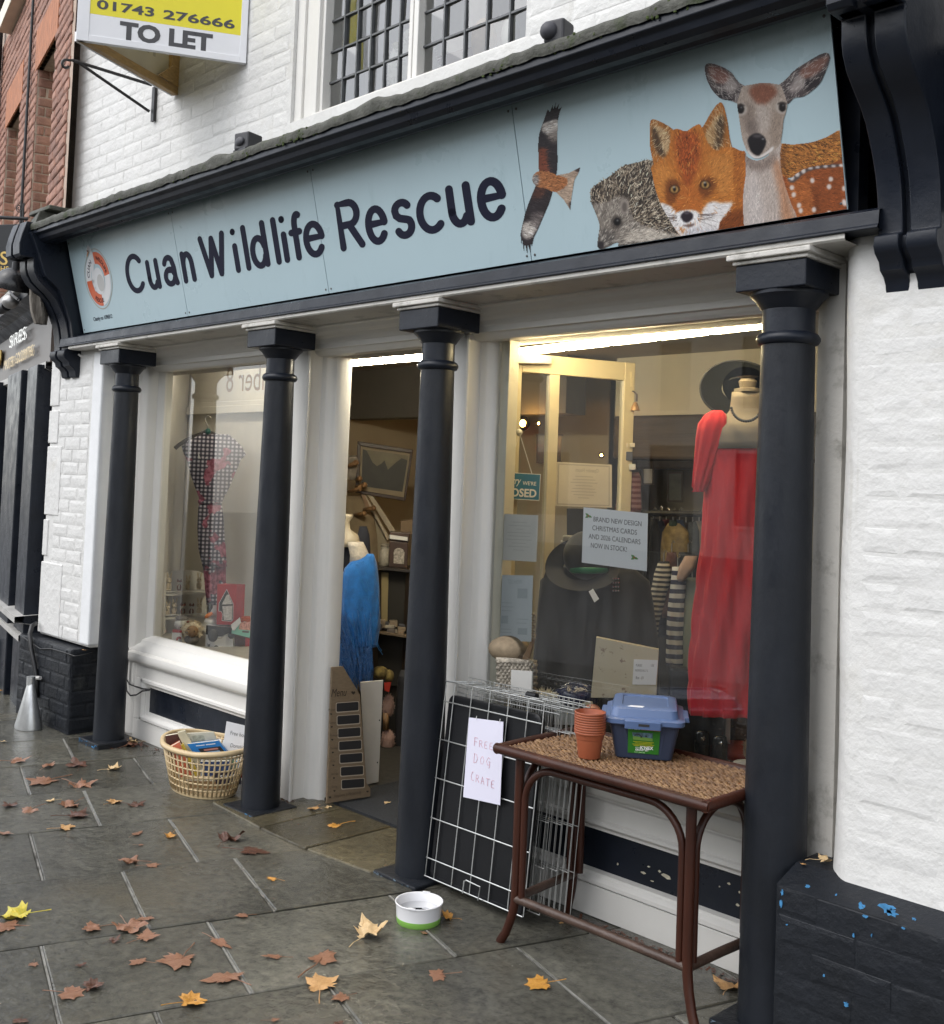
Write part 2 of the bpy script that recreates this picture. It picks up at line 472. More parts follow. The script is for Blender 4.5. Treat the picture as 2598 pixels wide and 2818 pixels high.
mb = MB(); mb.add([pq(-3, -8.6, -.006), pq(3.3, -8.6, -.006), pq(3.3, -.2, -.006), pq(-3, -.2, -.006)], [(0, 3, 2, 1)])
mb.build('joint_mortar', MORTAR, pv)
QS = [-8.55, -7.95, -7.38, -6.80, -6.235, -5.675, -5.09, -4.487, -3.888, -3.30, -2.70, -2.1, -1.5, -.9]
KN = {4: [-.05, .525, 1.105, 1.62], 5: [.2, .77, 1.36, 1.9], 6: [-.1, .48, 1.07, 1.55], 7: [.2, .77, 1.217, 1.8], 8: [.42, .97, 1.665, 2.2], 9: [.68, 1.205, 1.895, 2.45]}
rs = random.Random(3)
for i in range(len(QS) - 1):
    js = KN.get(i)
    lo, hi = -.9, 2.7
    if js is None:
        js = []; p = lo + rs.uniform(0, .5)
        while p < hi: js.append(p); p += rs.uniform(.48, .66)
    a = js[0] - .55
    while a > lo: js = [a] + js; a -= .56
    js = [min(js) - .55] + js + [max(js) + .6]
    for k in range(len(js) - 1):
        p0, p1, q0, q1 = js[k] + .005, js[k + 1] - .005, QS[i] + .0042, QS[i + 1] - .0042
        if p1 < -.9 or p0 > 2.75: continue
        zt = rs.uniform(-.0015, .0025); tx, ty = rs.uniform(-.0016, .0016), rs.uniform(-.0016, .0016)
        c = pq((p0 + p1) / 2, (q0 + q1) / 2)
        jl.obox(pq(js[k], (q0 + q1) / 2, -.0055), PD * .0034, QD * ((q1 - q0) / 2), (0, 0, .004))
        if c.y > 4.2 or c.x > .3: continue
        e = .004
        n = 5
        s = MB()
        js2 = lambda: rs.uniform(-.0022, .0022)
        edge = []
        for (pa, qa), (pb, qb) in (((p0, q0), (p0, q1)), ((p0, q1), (p1, q1)), ((p1, q1), (p1, q0)), ((p1, q0), (p0, q0))):
            for t in range(n): edge.append((pa + (pb - pa) * t / n + (js2() if t else 0), qa + (qb - qa) * t / n + (js2() if t else 0)))
        cp, cq = (p0 + p1) / 2, (q0 + q1) / 2
        hz = lambda p, q: zt + tx * (p - cp) * 4 + ty * (q - cq) * 4
        top = [pq(cp + (p - cp) * .984, cq + (q - cq) * .984, hz(p, q)) for p, q in edge]
        sh = [pq(p, q, hz(p, q) - e) for p, q in edge]
        bt = [pq(p, q, -.02) for p, q in edge]
        m_ = len(edge)
        s.loft([bt, sh, top], cap=False); s.face(top)
        s.build('paving_slab', SLAB, pv)
o = jl.build('mortar_joint', SHINE_M, pv); o['kind'] = 'stuff'
# setts of the road at the far end
setts = MB()
for i in range(26):
    q = -10.6 + i * .105
    p = -1.2
    while p < 2.6:
        l = rs.uniform(.16, .24)
        c = pq(p + l / 2, q - .3, -.012 + rs.uniform(0, .012))
        if q - .3 < -8.62: setts.obox(c, PD * (l / 2 - .006), QD * .046, (0, 0, .02))
        p += l
o = setts.build('sett', mat('worn_sett_stone', (.12, .10, .085), .35, var=.4, scale=8, bump=.4), pv, bev=.006); o['kind'] = 'stuff'
# sandstone doorstep slabs
for pl in ([(-4.60, 2.86), (-4.14, 2.825), (-4.14, 3.30), (-4.60, 3.30)], [(-4.13, 2.822), (-3.79, 2.822), (-3.79, 3.30), (-4.13, 3.30)], [(-3.78, 2.824), (-3.40, 2.86), (-3.36, 3.30), (-3.78, 3.30)]):
    s = MB(); s.prism([(x, y, -.02) for x, y in pl], (0, 0, .030 + rs.uniform(0, .002)))
    s.build('threshold_slab', STEP, pv, bev=.006)

# ------------------------------------------------------------------ shop building
shop = thing('shop_building', 'white painted brick building with leaded upper window, standing over the shopfront', 'building', (-4, 3.1, 0))
YW = 3.1
mb = MB()
mb.box((-7.08, YW, 2.9), (-4.56, 3.4, 6)); mb.box((-2.94, YW, 2.9), (-.2, 3.4, 6)); mb.box((-4.56, YW + .001, 2.9), (-2.94, 3.4, 3.372))
mb.box((-4.56, YW + .001, 5.4), (-2.94, 3.4, 6))
mb.build('upper_wall', WHITE_WALL, shop)
bricks(shop, (0, YW, 0), (1, 0, 0), (0, -1, 0), (0, 0, 1), -7.05, -4.58, 3.06, 4.75, WHITE_BRICK, bw=.232, bh=.078, gap=.009, d=.0026, jit=.0006, limit=250, skip=.02, key=4)
bricks(shop, (0, YW, 0), (1, 0, 0), (0, -1, 0), (0, 0, 1), -2.92, -1.3, 3.06, 3.7, WHITE_BRICK, bw=.232, bh=.078, gap=.009, d=.0026, jit=.0006, limit=45, skip=.05, key=5)
# side walls, back, roof: the body of the house
mb = MB(); mb.box((-7.08, 3.4, -.02), (-6.95, 9, 6)); mb.box((-.33, 3.4, -.02), (-.2, 9, 6)); mb.box((-6.95, 8.8, -.02), (-.33, 9, 6)); mb.box((-7.08, 3.4, 5.9), (-.2, 9, 6.05))
mb.build('outer_wall', WHITE_WALL, shop)
# ground floor pier beside the first column, with plinth
mb = MB()
mb.box((-6.93, 2.968, .515), (-6.21, 3.3, 2.34)); mb.box((-6.97, 3.3, -.01), (-6.2, 3.42, 2.34))
mb.build('pier', WHITE_WALL, shop, bev=.02)
bricks(shop, (0, 2.968, 0), (1, 0, 0), (0, -1, 0), (0, 0, 1), -6.80, -6.36, .53, 2.2, WHITE_BRICK, bw=.22, bh=.078, gap=.009, d=.0034, jit=.0010, skip=.04, key=8)
for x0, x1, z0, z1 in ((-6.93, -6.80, 1.98, 2.32), (-6.93, -6.79, 1.74, 1.95), (-6.93, -6.72, 1.28, 1.72), (-6.93, -6.86, 1.02, 1.25), (-6.93, -6.62, .53, .98)):
    s = MB(); s.box((x0, 2.960, z0), (x1, 2.985, z1)); s.build('quoin_stone', WHITE_BRICK, shop, bev=.006)
s = MB(); s.box((-6.33, 2.958, .53), (-6.205, 3.05, 2.3)); s.build('smooth_render_strip', mat('smooth_white_render', (.74, .75, .76), .6, var=.04, scale=5, bump=.25, bscale=18), shop, bev=.012)
mb = MB(); mb.box((-7.06, 2.90, -.01), (-6.285, 3.2, .505))
pl = mb.build('pier_plinth', NAVY_WALL, shop, bev=.012)
bricks(pl, (0, 2.90, 0), (1, 0, 0), (0, -1, 0), (0, 0, 1), -7.05, -6.29, .015, .495, NAVY_WALL, bw=.2, bh=.08, gap=.007, d=.004, jit=.001, key=9)
bricks(pl, (-6.285, 2.90, 0), (0, 1, 0), (1, 0, 0), (0, 0, 1), .005, .19, .015, .495, NAVY_WALL, bw=.2, bh=.08, gap=.007, d=.004, jit=.001, key=10)
# right-hand wall with splayed rounded corner, and its plinth
poly = []
for a in range(0, 10):
    t = a / 9 * PI / 2 * .92
    poly.append((-1.475 + .045 * (1 - math.cos(t)) - .0 + (1 - a / 9) * -.05, 2.952 + .11 * (1 - math.sin(t))))
poly = [(-1.60, 3.40), (-1.60, 3.20), (-1.575, 3.19)] + poly + [(-.6, 2.952), (-.6, 3.40)]
mb = MB()
k = len(poly)
zs = [.42, .46, .50] + [.55 + i * .07 for i in range(27)]
def wob(x, y, z): return (x + .004 * math.sin(z * 7 + x * 3), y + (.0 if y > 3.1 else .0011 * math.sin(z * 5.3 + x * 4) - (.012 * max(0, (.56 - z) / .12))), z)
rings = [[wob(x, y, z) for x, y in poly] for z in zs]
mb.loft(rings)
mb.build('right_wall', WHITE_WALL, shop, auto=True)
bricks(shop, (0, 2.954, 0), (1, 0, 0), (0, -1, 0), (0, 0, 1), -1.418, -.75, .57, 2.14, WHITE_BRICK, bw=.235, bh=.078, gap=.009, d=.0028, jit=.0007, skip=.03, key=12)
mb = MB(); mb.box((-1.60, 2.853, -.01), (-.6, 3.3, .475)); mb.add([(-1.60, 2.853, .475), (-.6, 2.853, .475), (-.6, 2.97, .515), (-1.60, 2.97, .515), (-1.6, 3.3, .515), (-.6, 3.3, .515)], [(0, 1, 2, 3), (3, 2, 5, 4)])
mb.add([(-1.60, 2.853, .475), (-1.6, 2.97, .515), (-1.6, 3.3, .515), (-1.6, 3.3, .475)], [(0, 1, 2, 3)])
pr = mb.build('right_plinth', NAVY_WALL, shop, bev=.006)
bricks(pr, (0, 2.853, 0), (1, 0, 0), (0, -1, 0), (0, 0, 1), -1.597, -.7, .01, .47, NAVY_WALL, bw=.23, bh=.078, gap=.006, d=.0025, jit=.0012, key=13, skip=.15)
BLUE = mat('old_bright_blue_paint', (.055, .23, .46), .6, var=.3, scale=50, spot=((.04, .045, .05), 90, .60, .05))
def flake(cx, cz, w, h, k, n=14):
    r = random.Random(k); f = []
    for i in range(n):
        a = 2 * PI * i / n; q = r.uniform(.45, 1.15)
        f.append((cx + math.cos(a) * w * q, 2.8478, cz + math.sin(a) * h * q))
    return f
for (x, y, w, h, k) in ((2440, 2500, .030, .016, 1), (2370, 2494, .011, .013, 2), (2152, 2456, .006, .010, 3), (2150, 2487, .006, .019, 4), (2222, 2440, .009, .005, 5), (2380, 2522, .010, .005, 6), (2348, 2575, .004, .009, 7), (2328, 2765, .008, .010, 8), (2515, 2530, .007, .005, 9), (2485, 2555, .007, .003, 10), (2267, 2685, .004, .006, 11), (2165, 2545, .004, .003, 12), (2300, 2463, .004, .004, 13), (2398, 2575, .002, .006, 14), (2455, 2512, .018, .014, 15)):
    p = A(x, y, 2.8478); mb = MB(); mb.prism(flake(p.x, p.z, w * .85, h * .85, k), (0, .0035, 0)); mb.build('bare_paint_patch', BLUE, pr)
# dark grey boarding above, beyond the console
s = MB(); s.box((-1.07, 2.93, 2.30), (-.3, 3.09, 6)); s.box((-1.075, 2.90, 2.26), (-.3, 3.09, 2.32))
s.build('grey_boarding', mat('dark_grey_board_paint', (.055, .06, .062), .5, var=.12, scale=4, bump=.2, bscale=30, spot=((.12, .125, .125), 5, .66, .1)), shop, bev=.004)

# upper leaded window
wn = MB()
wn.box((-4.56, 3.12, 3.372), (-4.50, 3.3, 5.4)); wn.box((-4.50, 3.135, 3.372), (-4.43, 3.3, 5.4)); wn.box((-4.43, 3.12, 3.372), (-4.375, 3.3, 5.4))
wn.box((-4.375, 3.14, 3.372), (-4.352, 3.24, 5.4)); wn.box((-3.715, 3.145, 3.392), (-3.690, 3.24, 5.4)); wn.box((-3.684, 3.145, 3.392), (-3.652, 3.24, 5.4))
wn.box((-2.975, 3.14, 3.392), (-2.94, 3.24, 5.4)); wn.box((-4.352, 3.14, 3.372), (-2.94, 3.24, 3.392)); wn.box((-4.40, 3.112, 3.30), (-2.90, 3.14, 3.386))
wf = wn.build('window_frame', WHITE_WOOD, shop, bev=.004)
LEAD = mat('lead_came', (.10, .105, .11), .45, metal=.3, var=.2, scale=20)
for x0, x1, n in ((-4.352, -3.715, 6), (-3.652, -2.975, 5)):
    dx = (x1 - x0) / n; dz = .157
    for i in range(n):
        for j in range(9):
            z0 = 3.392 + j * dz; a, b = rs.uniform(-.004, .004), rs.uniform(-.004, .004)
            s = MB(); xa, xb = x0 + i * dx, x0 + (i + 1) * dx
            s.add([(xa, 3.19 + a, z0), (xb, 3.19 - a, z0 + 0), (xb, 3.19 - a + b, z0 + dz), (xa, 3.19 + a + b, z0 + dz)], [(0, 1, 2, 3)])
            s.build('pane', OLDGLASS, wf)
    for i in range(1, n):
        s = MB(); s.box((x0 + i * dx - .0045, 3.178, 3.392), (x0 + i * dx + .0045, 3.200, 4.8)); s.build('lead_bar', LEAD, wf)
    for j in range(1, 9):
        s = MB(); s.box((x0, 3.180, 3.392 + j * dz - .0045), (x1, 3.198, 3.392 + j * dz + .0045)); s.build('lead_bar', LEAD, wf)
# room behind it
s = MB(); s.box((-4.6, 3.4, 3.28), (-2.6, 6.3, 3.32)); s.box((-4.62, 3.4, 3.32), (-4.6, 6.3, 5.6)); s.box((-2.6, 3.4, 3.32), (-2.58, 6.3, 5.6)); s.box((-4.6, 6.3, 3.32), (-2.6, 6.32, 5.6)); s.box((-4.6, 3.4, 5.6), (-2.6, 6.3, 5.62))
s.build('upper_room', mat('upper_room_plaster', (.55, .53, .48), .7, var=.1), shop)
# house across the street (seen in the glass)
YO = -17
opp = thing('facing_building', 'pale rendered building across the street, mirrored in the shop glass', 'building', (-10, YO, 0))
s = MB(); ho = [(-30, -28, .8, 2.8), (-25.5, -23.5, 0, 2.9), (-21.6, -20, .8, 2.6), (-17.2, -15.8, 0, 2.8), (-14.6, -13.4, .8, 2.6), (-11.3, -9.9, .0, 2.9), (-8.2, -6.9, .8, 2.6), (-17, -16, 3.7, 5.5), (-14.5, -13.5, 3.7, 5.5), (-11.1, -10.1, 3.7, 5.5), (-8.1, -7.1, 3.7, 5.5), (-4.5, -3.2, .7, 2.6), (-4.4, -3.4, 3.7, 5.5), (-1, .2, .0, 2.7), (2.5, 3.7, .7, 2.6)]
xs = sorted({-34, 9, *[h[0] for h in ho], *[h[1] for h in ho]}); zs = sorted({-.02, 6.2, *[h[2] for h in ho], *[h[3] for h in ho]})
for i in range(len(xs) - 1):
    for j in range(len(zs) - 1):
        cx, cz = (xs[i] + xs[i + 1]) / 2, (zs[j] + zs[j + 1]) / 2
        if not any(h[0] < cx < h[1] and h[2] < cz < h[3] for h in ho):
            s.add([(xs[i], YO, zs[j]), (xs[i], YO, zs[j + 1]), (xs[i + 1], YO, zs[j + 1]), (xs[i + 1], YO, zs[j])], [(0, 1, 2, 3)])
s.box((-34, -24, 6.2), (9, YO + .2, 6.4)); s.box((-34, -24, -.02), (9, -23.9, 6.2)); s.box((-34, -24, -.02), (-33.9, YO - .05, 6.2)); s.box((8.9, -24, -.02), (9, YO - .05, 6.2))
s.build('wall', mat('pale_render', (.74, .72, .67), .7, var=.06, scale=1.2), opp)
for h in ho:
    s = MB(); s.box((h[0], YO - .14, h[2]), (h[1], YO - .10, h[3])); s.build('window', mat('dark_window', (.02, .022, .025), .1), opp)
    s = MB(); s.box((h[0] - .08, YO - .02, h[2] - .08), (h[1] + .08, YO + .07, h[2])); s.build('window_sill', WHITE_WOOD, opp)

# ------------------------------------------------------------------ shopfront
sf = thing('shopfront', 'navy and white timber shopfront with four round columns and two display windows', 'shopfront', (-4, 3.0, 0))
CORN = [(0, 3.09, 3.075), (0, 2.66, 3.03), (0, 2.625, 3.022), (0, 2.622, 2.985), (0, 2.642, 2.975), (0, 2.650, 2.955), (0, 2.672, 2.942), (0, 2.70, 2.940), (0, 2.715, 2.950), (0, 2.735, 2.942), (0, 2.765, 2.948), (0, 2.78, 2.975), (0, 2.83, 2.985), (0, 2.99, 2.99)]
s = MB(); s.sweep(CORN, (-6.70, 0, 0), (5.36, 0, 0)); s.build('cornice', NAVY, sf, bev=.003)
# mossy lead flashing on the cornice, uneven
MOSS = mat('mossy_lead', (.035, .036, .026), .7, scale=13, bump=.9, bscale=40, col2=(.10, .10, .085), spot=((.03, .042, .010), 8, .54, .1))
def flash(u, v):
    x = -6.72 + u * 5.40
    w = .002 * math.sin(x * 9) + .0015 * math.sin(x * 23 + 1) + .0015 * math.sin(x * 51) + .002 * math.sin(x * 113)
    pr_ = [(3.10, 3.115), (2.9, 3.085), (2.68, 3.055), (2.622, 3.043), (2.612, 3.030), (2.612, 3.012), (2.616, 2.998)]
    t = v * (len(pr_) - 1); i = min(int(t), len(pr_) - 2); t -= i
    y = pr_[i][0] * (1 - t) + pr_[i + 1][0] * t; z = pr_[i][1] * (1 - t) + pr_[i + 1][1] * t
    hump = .018 * math.exp(-((x + 3.30) / .09) ** 2) + .022 * math.exp(-((x + 4.45) / .07) ** 2)
    return (x, y - abs(w) * .4, z + w + .011 + (hump if v < .9 else 0))
s = MB(); s.grid(150, 12, flash); s.build('lead_flashing', MOSS, sf, smooth=True)
# tufts of moss
s = MB(); rm = random.Random(5)
for cx, n in ((-3.75, 90), (-3.9, 40), (-4.75, 30), (-2.62, 60), (-2.30, 50), (-1.9, 40), (-4.2, 40), (-5.4, 25)):
    for _ in range(n):
        x = cx + rm.gauss(0, .05); y = 2.618 + rm.uniform(-.006, .03); z = 3.035 + rm.uniform(-.03, .012)
        s.ell((x, y, z), .006, .005, rm.uniform(.004, .009), 5, 3)
o = s.build('moss', mat('moss_green', (.045, .065, .015), .9, var=.4, scale=60), sf); o['kind'] = 'stuff'
# rail under the sign, mossy edge, white soffit
s = MB(); s.sweep([(0, 3.0, 2.405), (0, 2.915, 2.402), (0, 2.905, 2.392), (0, 2.885, 2.390), (0, 2.872, 2.384), (0, 2.868, 2.345), (0, 2.862, 2.338), (0, 2.862, 2.332), (0, 2.93, 2.332), (0, 3.0, 2.34)], (-6.62, 0, 0), (5.27, 0, 0)); s.build('sign_rail', NAVY, sf, bev=.002)
s = MB(); s.sweep([(0, 2.872, 2.3315), (0, 2.872, 2.318), (0, 2.879, 2.312), (0, 3.2, 2.312)], (-6.5, 0, 0), (5.05, 0, 0)); s.build('soffit', GRIMY_WOOD, sf)
HEAD = [(0, 3.08, 2.3118), (0, 3.08, 2.304), (0, 3.10, 2.300), (0, 3.115, 2.285), (0, 3.135, 2.278), (0, 3.15, 2.275), (0, 3.165, 2.262), (0, 3.17, 2.245), (0, 3.175, 2.24), (0, 3.175, 2.215), (0, 3.19, 2.212), (0, 3.20, 2.20), (0, 3.215, 2.188), (0, 3.24, 2.186), (0, 3.27, 2.186), (0, 3.27, 2.31)]
s = MB(); s.sweep([(0, y, z) for _, y, z in HEAD], (-6.2, 0, 0), (4.66, 0, 0)); s.build('head_moulding', WHITE_WOOD, sf, bev=.002)

# columns
def column(x, y, rb, rt):
    c = thing('column', None, None, (x, y, 0)); c.parent = sf; c.matrix_basis = wm(sf).inverted() @ Matrix.Translation((x, y, 0))
    WM[c.name] = Matrix.Translation((x, y, 0))
    o = MB().build('shaft', NAVY, c, local=True) if False else None
    s = MB()
    pr = []
    for i in range(17):
        t = i / 16; z = .014 + t * (2.045 - .014)
        pr.append((rb + (rt - rb) * (t ** 1.25), z))
    s.lathe(pr, 40); s.build('shaft', NAVY_COL, c, auto=True, local=True)
    s = MB(); n = rt
    s.lathe([(n, 2.04), (n + .010, 2.044), (n + .016, 2.054), (n + .016, 2.062), (n + .010, 2.072), (n, 2.078)], 40); s.build('neck_ring', NAVY, c, auto=True, local=True)
    s = MB(); a = .118
    s.lathe([(n * .985, 2.07), (n * .985, 2.148), (n + .004, 2.152), (n + .022, 2.178), (n + .036, 2.190), (n + .036, 2.200)], 40)
    s.build('echinus', NAVY, c, auto=True, local=True)
    s = MB(); s.box((-a, -a, 2.199), (a, a, 2.280)); s.build('abacus', NAVY, c, bev=.004, local=True)
    s = MB(); s.box((-a - .008, -a - .008, 2.2805), (a + .008, a + .3, 2.293)); s.box((-a - .022, -a - .022, 2.2935), (a + .022, a + .3, 2.3115)); s.build('cap_slab', GRIMY_WOOD, c, bev=.004, local=True)
    s = MB(); b = rb + .035; s.box((-b, -b, -.005), (b, b, .032 if x < -5 else .016)); s.build('base', NAVY_WALL, c, bev=.006, local=True)
    s = MB()
    rr = random.Random(int(-x * 100))
    for k in range(16 if x < -5 else 7):
        px, pz = rr.uniform(-.9, .9) * b, rr.uniform(.004, .028 if x < -5 else .012)
        s.prism([(px + rr.uniform(-.012, .012), -b - .0012, pz + rr.uniform(-.006, .006)) for _ in range(5)], (0, .0015, 0))
    s.build('paint_chip', BLUE if x < -4 else mat('grey_blue_paint', (.16, .22, .28), .5, var=.4, scale=40), c, local=True)
    return c
column(-5.965, 3.0, .088, .068); column(-4.40, 3.0, .092, .069); column(-3.272, 3.0, .092, .069); column(-1.690, 3.0, .096, .080)

# pilasters and jambs: plan profiles run up from the ground
def upright(name, plan, z0=0.0, z1=2.25, m=None, par=None):
    s = MB(); s.prism([(x, y, z0) for x, y in plan], (0, 0, z1 - z0)); return s.build(name, m or WHITE_WOOD, par or sf, auto=True)
def jamb(x0):   # x0 = right-hand edge of the front board
    plan = [(x0 - .19, 3.16), (x0 - .015, 3.152), (x0 - .006, 3.146), (x0, 3.152), (x0 - .004, 3.165), (x0 - .018, 3.168), (x0 - .018, 3.243), (x0 + .012, 3.243), (x0 + .022, 3.249), (x0 + .028, 3.262), (x0 + .044, 3.272), (x0 + .060, 3.275), (x0 + .066, 3.282), (x0 + .072, 3.30), (x0 + .076, 3.345), (x0 + .072, 3.36), (x0 - .19, 3.36)]
    return upright('pilaster', plan)
j2 = jamb(-4.372); j3 = jamb(-3.250)
# window 1 (left): jambs, sill, stall riser
upright('window_jamb', [(-6.175, 3.17), (-6.165, 3.162), (-6.10, 3.162), (-6.09, 3.17), (-6.05, 3.172), (-6.035, 3.18), (-6.02, 3.20), (-6.012, 3.225), (-5.985, 3.235), (-5.972, 3.25), (-5.972, 3.30), (-6.175, 3.30)], .02, 2.24)
upright('window_jamb', [(-4.66, 3.25), (-4.64, 3.235), (-4.60, 3.20), (-4.56, 3.17), (-4.5, 3.17), (-4.5, 3.30), (-4.66, 3.30)], .02, 2.24)
def riser(x0, x1, Y, xp0, xp1, par):
    P_ = lambda l: [(0, Y + a, z) for a, z in l]
    s = MB(); s.sweep(P_([(.10, .602), (.07, .598), (.055, .585), (.035, .575), (.03, .560), (.012, .548), (.0, .535), (-.004, .515), (-.018, .512), (-.027, .505), (-.030, .488), (-.028, .466), (-.020, .453), (-.008, .447), (.012, .443), (.012, .43)]), (x0, 0, 0), (x1 - x0, 0, 0)); s.build('sill', WHITE_WOOD, par, auto=True)
    s = MB(); s.box((x0, Y + .012, .358), (x1, Y + .06, .435)); s.box((x0, Y + .012, 0), (x1, Y + .06, .115)); s.box((x0, Y + .012, .1155), (xp0 - .062, Y + .06, .3575)); s.box((xp1 + .062, Y + .012, .1155), (x1, Y + .06, .3575))
    s.build('riser_board', WHITE_WOOD, par, bev=.003)
    mo = [(0, -.0, 0), (0, -.012, .006), (0, -.012, .020), (0, -.004, .028), (0, .004, .034), (0, .006, .044), (0, .03, .050)]
    up = [(0, Y + .012 + a, .362 - b) for _, a, b in mo]; dn = [(0, Y + .012 + a, .118 + b) for _, a, b in mo]
    s = MB(); s.sweep(up, (xp0 - .06, 0, 0), (xp1 - xp0 + .12, 0, 0)); s.sweep(dn[::-1], (xp0 - .06, 0, 0), (xp1 - xp0 + .12, 0, 0))
    for e, sg in ((xp0 - .06, 1), (xp1 + .06, -1)):
        s.sweep([(e + sg * b, Y + .012 + a, 0) for _, a, b in mo][::-sg], (0, 0, .118), (0, 0, .244))
    s.build('panel_moulding', WHITE_WOOD, par, auto=True)
    s = MB(); s.box((xp0 - .03, Y + .04, .15), (xp1 + .03, Y + .055, .335)); return s.build('riser_panel', NAVY, par)
riser(-6.15, -4.52, 3.172, -5.885, -4.70, sf)
rp = riser(-3.17, -1.60, 3.215, -3.0, -1.80, sf)
CHIP = mat('bare_cream_undercoat', (.55, .50, .38), .6, var=.2, scale=40)
rr = random.Random(4)
for (x, y, w, h) in ((1834, 2412, .022, .008), (1770, 2402, .012, .004), (1785, 2385, .006, .003), (1815, 2398, .006, .005), (1700, 2378, .004, .004), (1795, 2425, .008, .003), (2006, 2432, .006, .004), (2030, 2490, .007, .005), (2035, 2455, .003, .004), (1980, 2440, .003, .003)):
    p = A(x, y, 3.254); s = MB(); s.prism([(p.x + math.cos(a) * w * rr.uniform(.6, 1.2), 3.2535, p.z + math.sin(a) * h * rr.uniform(.6, 1.2)) for a in [i * .7 for i in range(9)]], (0, .002, 0)); s.build('bare_patch', CHIP, rp)
def pane(name, x0, x1, z0, z1, y, par):
    s = MB(); s.box((x0, y, z0), (x1, y + .004, z1)) if False else s.add([(x0, y, z0), (x1, y, z0), (x1, y, z1), (x0, y, z1)], [(0, 1, 2, 3)])
    return s.build(name, GLASS, par)
pane('window_pane', -5.985, -4.64, .59, 2.20, 3.262, sf)
pane('window_pane', -3.185, -1.58, .59, 2.20, 3.262, sf)
# right window inner frame, cream in the lamplight
CREAM = mat('cream_old_paint', (.70, .66, .54), .45, var=.06, scale=5, bump=.15, spot=((.5, .44, .3), 6, .66, .15))
s = MB(); s.box((-3.182, 3.28, .6), (-3.135, 3.34, 2.2)); s.box((-1.66, 3.22, .5), (-1.60, 3.34, 2.2)); s.build('inner_frame', CREAM, sf, bev=.003)
# grimy return beside the last column
upright('return_board', [(-1.655, 3.12), (-1.60, 3.09), (-1.55, 3.085), (-1.545, 3.30), (-1.655, 3.30)], .45, 2.31, GRIMY_WOOD)
# consoles
def console(x0, x1, dy=0.0, mossy=False):
    pr = [(3.06, 3.06), (2.60, 3.06), (2.575, 2.98), (2.562, 2.92), (2.566, 2.86), (2.58, 2.845), (2.652, 2.845), (2.655, 2.79), (2.665, 2.755), (2.69, 2.715), (2.73, 2.68), (2.77, 2.648), (2.805, 2.61), (2.83, 2.568), (2.853, 2.525), (2.872, 2.48), (2.883, 2.44), (2.89, 2.40), (2.897, 2.335), (2.897, 2.318), (2.872, 2.310), (2.868, 2.282), (2.878, 2.262), (2.905, 2.242), (2.912, 2.220), (2.935, 2.205), (2.95, 2.185), (2.952, 2.165), (2.96, 2.150), (3.06, 2.150)]
    w = x1 - x0
    c = MB(); c.prism([(x0 + .012, y + dy + .028, z) for y, z in pr], (w - .024, 0, 0)); r = c.build('console', NAVY, sf, auto=True, bev=.003)
    for a, b in ((x0, x0 + w * .40), (x0 + w * .52, x1)):
        s = MB(); s.prism([(a, y + dy, z) for y, z in pr], (b - a, 0, 0)); s.build('console_lobe', NAVY, r, auto=True, bev=.004)
    return r
console(-1.365, -1.19)
console(-6.74, -6.53, -.01)
s = MB(); s.prism([(-6.545, y, z) for y, z in ((3.06, 2.99), (2.60, 2.99), (2.66, 2.85), (2.70, 2.74), (2.79, 2.67), (2.84, 2.57), (2.875, 2.48), (2.89, 2.40), (2.897, 2.335), (3.06, 2.33))], (.06, 0, 0)); s.build('sign_end_board', NAVY, sf, bev=.004)
# rotten wooden cheek and cap at the far end
ROT = mat('rotten_bare_timber', (.10, .085, .07), .8, col2=(.33, .30, .26), scale=14, bump=1.0, bscale=30, bdist=.02, stretch=(1, 1, .25))
def rot(u, v):
    a = u * 2 * PI; z = 2.48 + v * .50
    r = (.055 + .018 * math.sin(v * 9) + .012 * math.sin(a * 5 + v * 4)) * (.55 + .45 * v)
    return (-6.755 + math.cos(a) * r * .9, 2.70 + .10 * (1 - v) + math.sin(a) * r * 1.1, z)
s = MB(); s.grid(18, 12, rot); s.build('rotten_cheek', ROT, sf, smooth=True)
s = MB(); s.prism([(-6.80, 2.60, 3.0), (-6.66, 2.60, 3.0), (-6.66, 3.08, 3.0), (-6.80, 3.08, 3.0)], (0, 0, .05)); s.prism([(-6.86, 2.72, 3.05), (-6.60, 2.66, 3.05), (-6.55, 3.08, 3.05), (-6.80, 3.08, 3.05)], (.03, .02, .10)); s.prism([(-6.80, 2.70, 3.152), (-6.50, 2.70, 3.152), (-6.50, 3.08, 3.152), (-6.80, 3.08, 3.152)], (0, .01, .03))
s.build('end_cap', MOSS, sf, bev=.008)

# ------------------------------------------------------------------ fascia sign
sg = thing('fascia_sign', 'long pale blue shop sign lettered Cuan Wildlife Rescue, with printed animals', 'shop sign', (-4, 2.9, 2.4))
SBv, STv = Vector((0, 2.95, 2.42)), Vector((0, 2.81, 2.975))
VD = (STv - SBv).normalized(); SN = Vector((1, 0, 0)).cross(VD)   # SN faces into the wall
if SN.y > 0: SN = -SN
def sgn(u, v, h=0): return Vector((u, 0, 0)) + Vector((0, SBv.y, SBv.z)) + VD * v + SN * h
def sgp(x, y):
    d = ray(x, y); t = SN.dot(SBv - EYE) / SN.dot(d); p = EYE + d * t
    return p.x, (p - SBv).dot(VD)
SIGN = mat('pale_blue_sign_panel', (.43, .555, .60), .32, var=.02, scale=2, streak=((.36, .48, .52), .57), rvar=.06)
SCREW = mat('screw_head', (.12, .12, .12), .4, metal=.6)
px_ = [-6.466, -5.21, -3.966, -2.724, -1.480]
panels = []
